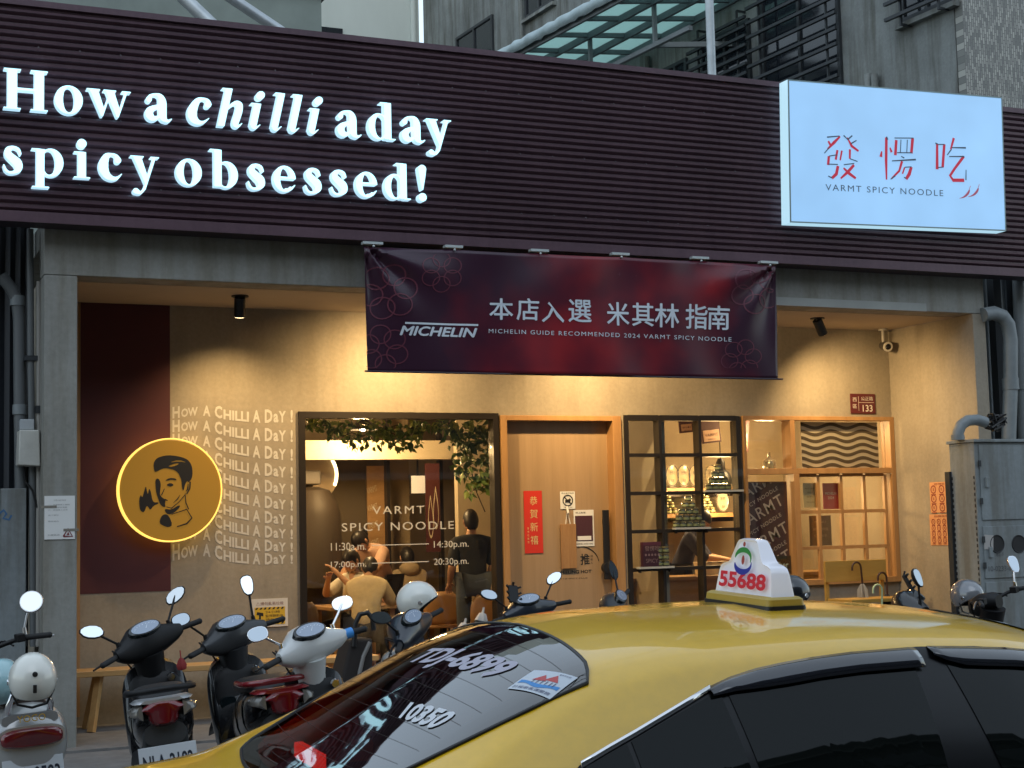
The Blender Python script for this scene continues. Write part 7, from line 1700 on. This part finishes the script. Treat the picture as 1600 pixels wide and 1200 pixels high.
# oak window content
f = rectY(1164, 753, 1236, 925, YW + .075); t = thing('window_poster', 'tall maroon poster with slanting white VARMT wording in the lower left of the oak window', 'poster', tuple(f.at(f.w / 2, 0)))
G().box(f.o.x, f.o.x + f.w, YW + .075, YW + .082, f.o.z, f.o.z + f.h).out('sheet', pm('poster_maroon', (.060, .018, .026), .55), t)
g = G(); cs, sn = math.cos(R(27)), math.sin(R(27))
def slant(body, x, y, h, w):
    vs, fs, tw, th = text2d(body, bold=.006, space=1.15); V2 = []
    for a, b in vs:
        px_, py_ = a / tw * w, b / th * h; V2.append((x + px_ * cs - py_ * sn, y + px_ * sn + py_ * cs))
    bm = bmesh.new(); L = [bm.verts.new((a, b, 0)) for a, b in V2]
    for q in fs:
        try: bm.faces.new([L[i] for i in q])
        except ValueError: pass
    for co, no in (((.012, 0, 0), (-1, 0, 0)), ((f.w - .012, 0, 0), (1, 0, 0)), ((0, .012, 0), (0, -1, 0)), ((0, f.h - .012, 0), (0, 1, 0))):
        bmesh.ops.bisect_plane(bm, geom=bm.verts[:] + bm.edges[:] + bm.faces[:], plane_co=co, plane_no=no, clear_outer=True)
    bm.verts.index_update(); g.add([f.at(v.co.x, v.co.y, .002) for v in bm.verts], [tuple(v.index for v in q.verts) for q in bm.faces]); bm.free()
H_ = f.h
for k, (x, y) in enumerate(((-.10, .80), (-.07, .56), (-.02, .31), (.0, .06))):
    slant('VARMT', x, y * H_, .125, .62); slant('SPICY NOODLE', x + .07, y * H_ - .075, .042, .50)
g.out('lettering', pm('poster_white', (.55, .45, .38), .6), t)
f2 = rectY(1207, 869, 1237, 905, YW + .07); G().box(f2.o.x, f2.o.x + f2.w, YW + .069, YW + .0735, f2.o.z, f2.o.z + f2.h).out('delivery_sticker', pm('sticker_black', (.01, .012, .012), .5), t)
g = G(); words(g, f2, 'Uber', f2.w * .1, f2.h * .5, f2.h * .25, w=f2.w * .75); words(g, f2, 'Eats', f2.w * .1, f2.h * .14, f2.h * .25, w=f2.w * .75); g.out('sticker_lettering', pm('sticker_mint', (.45, .6, .5), .5), t)
def sheet(px0, py0, px1, py1, Y, name, label, cat, m, lines, ink=M_ink, th=.006, bm_=0):
    f = rectY(px0, py0, px1, py1, Y); t = thing(name, label, cat, tuple(f.at(f.w / 2, 0)))
    G().box(f.o.x, f.o.x + f.w, Y, Y + th, f.o.z, f.o.z + f.h).out('sheet', m, t)
    if lines:
        g = G()
        for body, x, y, h, w in lines: words(g, f, body, f.w * x, f.h * y, f.h * h, w=f.w * w, d=.0015)
        g.out('print', ink, t)
    return t, f
sheet(1254, 755, 1277, 793, YW + .072, 'certificate', 'yellow cream award certificate behind the oak lattice', 'certificate', pm('cert_cream', (.62, .50, .26), .6), [('BIB GUIDE', .15, .75, .05, .7), ('2023', .3, .6, .06, .4), ('發愣吃', .25, .4, .09, .5), ('TAICHUNG', .2, .2, .05, .6)], pm('cert_ink', (.25, .17, .06), .6))
sheet(1285, 755, 1311, 795, YW + .072, 'certificate', 'red award certificate behind the oak lattice', 'certificate', pm('cert_red', (.36, .03, .04), .5), [('MICHELIN', .15, .55, .10, .7), ('2024', .3, .38, .1, .4)], pm('cert_pale', (.6, .5, .45), .6))
sheet(1264, 806, 1300, 852, YW + .4, 'framed_notice', 'dim framed notice behind the middle row of the oak lattice', 'notice', pm('notice_dim', (.20, .15, .08), .6), [('MENU', .25, .75, .08, .5), ('麻辣乾拌麵', .15, .5, .1, .7), ('紅油抄手', .2, .28, .1, .6)], pm('notice_ink', (.45, .36, .2), .6))
c = onY(1202, 722, YW + .2); t = thing('glass_bottle', 'small clear glass bottle on the ledge of the upper left oak pane', 'bottle', tuple(c - Vector((0, 0, .09))))
G().lathe([(0, -.075), (.07, -.075), (.075, -.06), (.075, 0), (.05, .03), (.018, .045), (.016, .10), (.02, .105)], c, (0, 0, 1), 20).out('vessel', pm('bottle_glass', (.5, .5, .4), .08, trans=.7), t, smooth=50)
# papers on the door
YDl = YD - .0075
t, f = sheet(818, 767, 849, 864, YDl, 'red_couplet', 'bright red new year paper strip with gold characters on the door', 'paper strip', pm('couplet_red', (.55, .025, .012), .6), [], th=.002)
g = G()
for k, ch in enumerate('恭賀新禧'): words(g, f, ch, f.w * .32, f.h * (.77 - k * .21), f.h * .14, w=f.w * .42, d=.0015)
for k, ch in enumerate('發愣吃敬賀'): words(g, f, ch, f.w * .15, f.h * (.38 - k * .055), f.h * .035, w=f.w * .1, d=.0015)
g.out('gold_lettering', pm('gold_ink', (.65, .50, .22), .45), t)
t, f = sheet(875, 768, 899, 795, YDl, 'prohibition_sign', 'small white sign with a crossed out circle at the top of the door papers', 'sign', M_white, [('禁止攜帶寵物', .08, .86, .08, .84), ('THANK YOU', .2, .06, .06, .6)], th=.002)
g = G(); strokes(g, f, [[(f.w * .5 + f.w * .32 * math.cos(a), f.h * .48 + f.w * .32 * math.sin(a), .006) for a in [k * math.pi / 12 for k in range(25)]], [(f.w * .28, f.h * .66, .006), (f.w * .72, f.h * .29, .006)], [(f.w * .32, f.h * .44, .012), (f.w * .6, f.h * .46, .018), (f.w * .66, f.h * .58, .01)], [(f.w * .36, f.h * .44, .006), (f.w * .36, f.h * .34, .006)], [(f.w * .58, f.h * .44, .006), (f.w * .6, f.h * .34, .006)]], .003); g.out('symbol', M_ink, t)
t, f = sheet(896, 797, 929, 853, YDl, 'door_notice', 'white and maroon notice on the door right of the hanging wooden tag', 'notice', M_white, [('線上點餐', .1, .90, .05, .5), ('掃描點餐 ORDER HERE', .08, .04, .05, .84)], th=.002)
G().box(f.o.x + .015, f.o.x + f.w - .015, YDl - .002, YDl - .0005, f.o.z + f.h * .14, f.o.z + f.h * .84).out('maroon_field', pm('poster_maroon', (.060, .018, .026), .55), t); G().box(f.o.x + f.w * .16, f.o.x + f.w * .84, YDl - .004, YDl - .0022, f.o.z + f.h * .17, f.o.z + f.h * .28).out('white_strip', M_white, t)
f = rectY(876, 819, 902, 888, YD - .03); t = thing('wooden_tag', 'bare wooden board hanging from a cord on the door', 'board', tuple(f.at(f.w / 2, f.h)))
G().box(f.o.x, f.o.x + f.w, YD - .03, YD - .012, f.o.z, f.o.z + f.h).out('board', wood('tag_wood', (.36, .20, .08), (.26, .13, .05), .55, sc_=(8, 8, 1)), t, bevel=.004)
q = onY(887, 796, YD - .02); G().tube([(f.o.x + f.w * .35, YD - .02, f.o.z + f.h), (q.x, YD - .014, q.z), (f.o.x + f.w * .65, YD - .02, f.o.z + f.h)], .005, 6).cyl((q.x, YD - .03, q.z - .04), (q.x, YD - .003, q.z + .03), .012, n=8).out('cord', M_white, t)
# menus on the right side wall (plane x = XRI)
XM = XRI - .006
def sideface(px0, py0, px1, py1):
    a = onX(px0, py0, XM); b = onX(px1, py1, XM); return Face((XM, a.y, b.z), (0, b.y - a.y, 0), (0, 0, a.z - b.z), (-1, 0, 0))
for k, (y0, y1, lab) in enumerate(((754, 800, 'peach menu sheet with bowls, upper one on the side wall by the cabinet'), (804, 852, 'peach menu sheet with small dishes, lower one on the side wall by the cabinet'))):
    f = sideface(1452, y0, 1492, y1); t = thing('menu_sheet', lab, 'menu', tuple(f.at(f.w / 2, 0)))
    G().hexa([f.at(0, 0, 0), f.at(f.w, 0, 0), f.at(f.w, f.h, 0), f.at(0, f.h, 0)], [f.at(0, 0, -.005), f.at(f.w, 0, -.005), f.at(f.w, f.h, -.005), f.at(0, f.h, -.005)]).out('sheet', pm('menu_peach', (.60, .28, .12), .6), t)
    g = G(); nx, ny = (3, 3) if k == 0 else (4, 4)
    for i in range(nx):
        for j in range(ny):
            cx_, cy_ = f.w * (.16 + .68 * i / (nx - 1)), f.h * (.16 + .60 * j / (ny - 1)); r_ = f.w * (.10 if k == 0 else .07)
            strokes(g, f, [[(cx_ + r_ * math.cos(a), cy_ + r_ * math.sin(a), r_ * .16) for a in [q * math.pi / 8 for q in range(17)]]], .002); words(g, f, '麵飯湯餃'[(i + j) % 4], cx_ - r_ * .4, cy_ - r_ * .4, r_ * .8, d=.002)
            g.face([f.at(cx_ - r_, cy_ - r_ * 1.5, .0021), f.at(cx_ + r_, cy_ - r_ * 1.5, .0021), f.at(cx_ + r_, cy_ - r_ * 1.25, .0021), f.at(cx_ - r_, cy_ - r_ * 1.25, .0021)])
    words(g, f, '招牌菜單', f.w * .2, f.h * .90, f.h * .07, w=f.w * .6, d=.002); g.out('print', pm('menu_ink', (.22, .03, .015), .6), t)
# pillar notice, wall warning sign
t, f = sheet(69.5, 775, 117, 842, YF - .012, 'pillar_notice', 'crumpled white printed notice taped to the left pillar', 'notice', M_white, [('公告 NOTICE', .3, .88, .04, .4), ('一、本路段施工期間', .12, .78, .03, .7), ('二、請勿停放車輛', .12, .72, .03, .62), ('三、請用路人注意', .12, .66, .03, .64), ('施工單位', .12, .54, .03, .35), ('聯絡電話', .12, .40, .03, .35), ('工程告示', .1, .08, .04, .4)], pm('faint_ink', (.28, .28, .28), .6), th=.004)
g = G(); strokes(g, f, [[(f.w * .62, f.h * .06, .006), (f.w * .92, f.h * .06, .006), (f.w * .77, f.h * .24, .006), (f.w * .62, f.h * .06, .006)]], .002); g.face([f.at(f.w * .72, f.h * .09, .0025), f.at(f.w * .82, f.h * .09, .0025), f.at(f.w * .78, f.h * .17, .0025)]); g.out('triangle_symbol', pm('sign_maroon', (.20, .03, .04), .6), t)
for x, y in ((.02, .72), (.75, .18)): G().slab([f.at(f.w * x - .03, f.h * y, .001), f.at(f.w * (x + .38), f.h * y, .001), f.at(f.w * (x + .38), f.h * (y + .06), .001), f.at(f.w * x - .03, f.h * (y + .06), .001)], (0, -.001, 0)).out('tape', pm('tape', (.45, .42, .36), .25, trans=.5), t)
t, f = sheet(393, 936.5, 450, 978, YW - .014, 'warning_sign', 'white framed yellow and black camera warning sign low on the wall', 'sign', pm('sign_white', (.62, .58, .52), .5), [], th=.012)
G().box(f.o.x + f.w * .08, f.o.x + f.w * .92, YW - .016, YW - .0145, f.o.z + f.h * .08, f.o.z + f.h * .70).out('yellow_field', pm('sign_yellow', (.60, .38, .03), .5), t)
g = G(); 
for y in (.10, .62):
    for k in range(7): x = .09 + k * .118; g.face([f.at(f.w * x, f.h * y, .003), f.at(f.w * (x + .055), f.h * y, .003), f.at(f.w * (x + .095), f.h * (y + .07), .003), f.at(f.w * (x + .04), f.h * (y + .07), .003)])
words(g, f, '24小時', f.w * .38, f.h * .48, f.h * .09, w=f.w * .4, d=.003); words(g, f, '監視錄影中', f.w * .38, f.h * .34, f.h * .1, w=f.w * .48, d=.003); words(g, f, '請勿停車', f.w * .38, f.h * .20, f.h * .1, w=f.w * .48, d=.003)
g.face([f.at(f.w * .13, f.h * .44, .003), f.at(f.w * .32, f.h * .38, .003), f.at(f.w * .32, f.h * .50, .003), f.at(f.w * .15, f.h * .54, .003)]); g.face([f.at(f.w * .2, f.h * .22, .0035), f.at(f.w * .25, f.h * .22, .0035), f.at(f.w * .25, f.h * .42, .0035), f.at(f.w * .2, f.h * .42, .0035)])
g.out('symbols', M_ink, t); g = G(); words(g, f, '⚠請勿亂丟垃圾', f.w * .12, f.h * .76, f.h * .13, w=f.w * .76, d=.002); g.out('heading', pm('heading_ink', (.22, .08, .06), .6), t)
# benches
M_bench = wood('bench_oak', (.55, .34, .14), (.44, .26, .10), .4, sc_=(.6, 7, 7), wave=1.6)
bz = .53; Yb = 13.78
t = thing('bench', 'long pale oak bench with splayed legs along the wall behind the left scooters', 'bench', (3.2, Yb, 0.02))
xa = onY(112, 1047, Yb).x; G().box(xa, 4.6, Yb - .17, Yb + .17, bz - .05, bz).out('seat', M_bench, t, bevel=.006)
for x in (xa + .22, 4.35):
    for s in (-1, 1): G().bar((x, Yb + s * .06, bz - .051), (x - .08 if x < 3 else x + .08, Yb + s * .15, .021), .06, .05).out('leg', M_bench, t, bevel=.004)
    G().bar((x - .03 if x < 3 else x + .03, Yb - .10, .2), (x - .03 if x < 3 else x + .03, Yb + .10, .2), .03, .05).out('stretcher', M_bench, t)
# small bench with a back and umbrellas at the right
Y2 = 13.55; f = rectY(1289, 877, 1386, 906, Y2)
t = thing('bench', 'low honey coloured bench with a plank back under the oak window', 'bench', (f.o.x + f.w / 2, Y2, .30))
M_bench2 = wood('bench_honey', (.50, .30, .07), (.42, .24, .05), .4, sc_=(.6, 7, 7), wave=1.6)
G().box(f.o.x, f.o.x + f.w, Y2, Y2 + .03, f.o.z, f.o.z + f.h).out('backrest', M_bench2, t, bevel=.004)
zs_ = onY(1330, 936, Y2 - .25).z; G().box(f.o.x + .01, f.o.x + f.w + .02, Y2 - .42, Y2 - .01, zs_ - .035, zs_).out('seat', M_bench2, t, bevel=.004)
for x in (f.o.x + .04, f.o.x + f.w - .04):
    G().box(x - .02, x + .02, Y2 + .031, Y2 + .06, .30, f.o.z + f.h - .02).out('leg', M_bench2, t); G().box(x - .02, x + .02, Y2 - .40, Y2 - .36, .30, zs_ - .036).out('leg', M_bench2, t)
def umbrella(px, py, Y, L, col, hcol, label, lean=0):
    top = onY(px, py, Y); t = thing('umbrella', label, 'umbrella', (top.x, Y, top.z - L), 'umbrellas hooked on the bench')
    pts = [top + Vector((-.055 + .055 * math.cos(a) - .0, 0, .055 * math.sin(a) - .03)) for a in [math.pi * (1 - k / 8) for k in range(9)]] ; pts = [pts[0] + Vector((0, 0, -.03))] + pts + [top + Vector((lean * .2, 0, -.2))]
    G().tube(pts, .011, 8).out('handle', hcol, t, smooth=60)
    g = G(); rings_ = []
    for k, (h, r) in enumerate(((.2, .015), (.26, .045), (.45, .055), (.65, .045), (L - .08, .02), (L, .004))):
        rings_.append([top + Vector((lean * h + r * (1 + .35 * math.cos(5 * a)) * math.cos(a), r * (1 + .35 * math.cos(5 * a)) * math.sin(a), -h)) for a in [q * math.pi / 12 for q in range(24)]])
    g.loft(rings_).out('furled_cloth', col, t, smooth=50)
M_clear = pm('umbrella_clear', (.5, .48, .42), .3, trans=.6)
umbrella(1345, 882, Y2 - .06, .82, M_clear, pm('handle_brown', (.05, .02, .01), .4), 'clear plastic umbrella with a dark brown crook in the middle of the bench', .05)
umbrella(1385, 898, Y2 - .08, .80, pm('umbrella_black', (.015, .015, .016), .6), pm('handle_brown', (.05, .02, .01), .4), 'black umbrella with a dark crook at the right end of the bench')
umbrella(1378, 917, Y2 - .45, .72, pm('umbrella_green', (.30, .40, .26), .5), pm('handle_green', (.45, .55, .32), .4), 'pale green umbrella with a green crook in front of the bench', -.06)
# two furled white parasols and a folded stroller by the window
for k, (px, py, bx, lab) in enumerate(((756, 949, 735, 'furled white parasol with a pointed tip, the taller of two by the window'), (728, 966, 706, 'furled white parasol with a pointed tip, the shorter of two by the window'))):
    a, b = onY(px, py, 12.9), onY(bx, 1060, 12.9); b.z = max(b.z, .03); d = (b - a); t = thing('parasol', lab, 'parasol', tuple(b), 'furled white parasols')
    u = Vector((0, 1, 0)); w = d.normalized().cross(u)
    G().loft([[a + d * h + (u * math.cos(q) * .7 + w * math.sin(q)) * r * (1 + .12 * math.cos(6 * q)) for q in [i * math.pi / 12 for i in range(24)]] for h, r in ((.0, .008), (.08, .012), (.085, .03), (.2, .06), (.22, .05), (.5, .085), (.85, .10), (.9, .03))]).out('furled_cloth', pm('parasol_white', (.55, .52, .48), .7), t, smooth=45)
    G().lathe([(.062, -.008), (.064, 0), (.062, .008)], a + d * .205, d, 20).out('strap', M_black, t)
    G().cyl(a + d * .88, b, .015, n=10).out('pole', M_steel, t)
t = thing('stroller', 'folded black stroller with curved grey tubes between the white scooters', 'stroller', (3.4, 12.2, 0))
S_ = lambda a, b, Y=12.2: onY(a, b, Y)
for dy in (0, .38):
    G().tube([S_(553, 1010, 12.2 + dy), S_(555, 975, 12.2 + dy), S_(562, 960, 12.2 + dy), S_(574, 957, 12.2 + dy), S_(582, 966, 12.2 + dy), S_(584, 985, 12.2 + dy)], .022, 10).out('push_handle', M_black, t, smooth=60)
    G().tube([S_(578, 1003, 12.2 + dy), S_(568, 1025, 12.2 + dy), S_(562, 1050, 12.2 + dy), S_(560, 1075, 12.2 + dy)], .017, 10).out('frame_tube', pm('stroller_grey', (.22, .21, .20), .4), t, smooth=60)
    a_ = S_(560, 1078, 12.2 + dy); G().lathe([(.05, -.025), (.10, -.025), (.115, 0), (.10, .025), (.05, .025)], (a_.x, a_.y, .115), (1, 0, 0), 24).out('wheel', M_black, t, smooth=40); G().cyl(a_, (a_.x, a_.y, .115), .014, n=8).out('strut', M_black, t)
a_, b_ = S_(530, 1000), S_(585, 1072); G().hexa([(a_.x, 12.21, b_.z), (b_.x, 12.21, b_.z), (b_.x, 12.21, a_.z), (a_.x + .1, 12.21, a_.z)], [(a_.x, 12.55, b_.z), (b_.x, 12.55, b_.z), (b_.x, 12.5, a_.z), (a_.x + .1, 12.5, a_.z)]).out('folded_seat', pm('stroller_cloth', (.025, .02, .018), .9), t, bevel=.03)
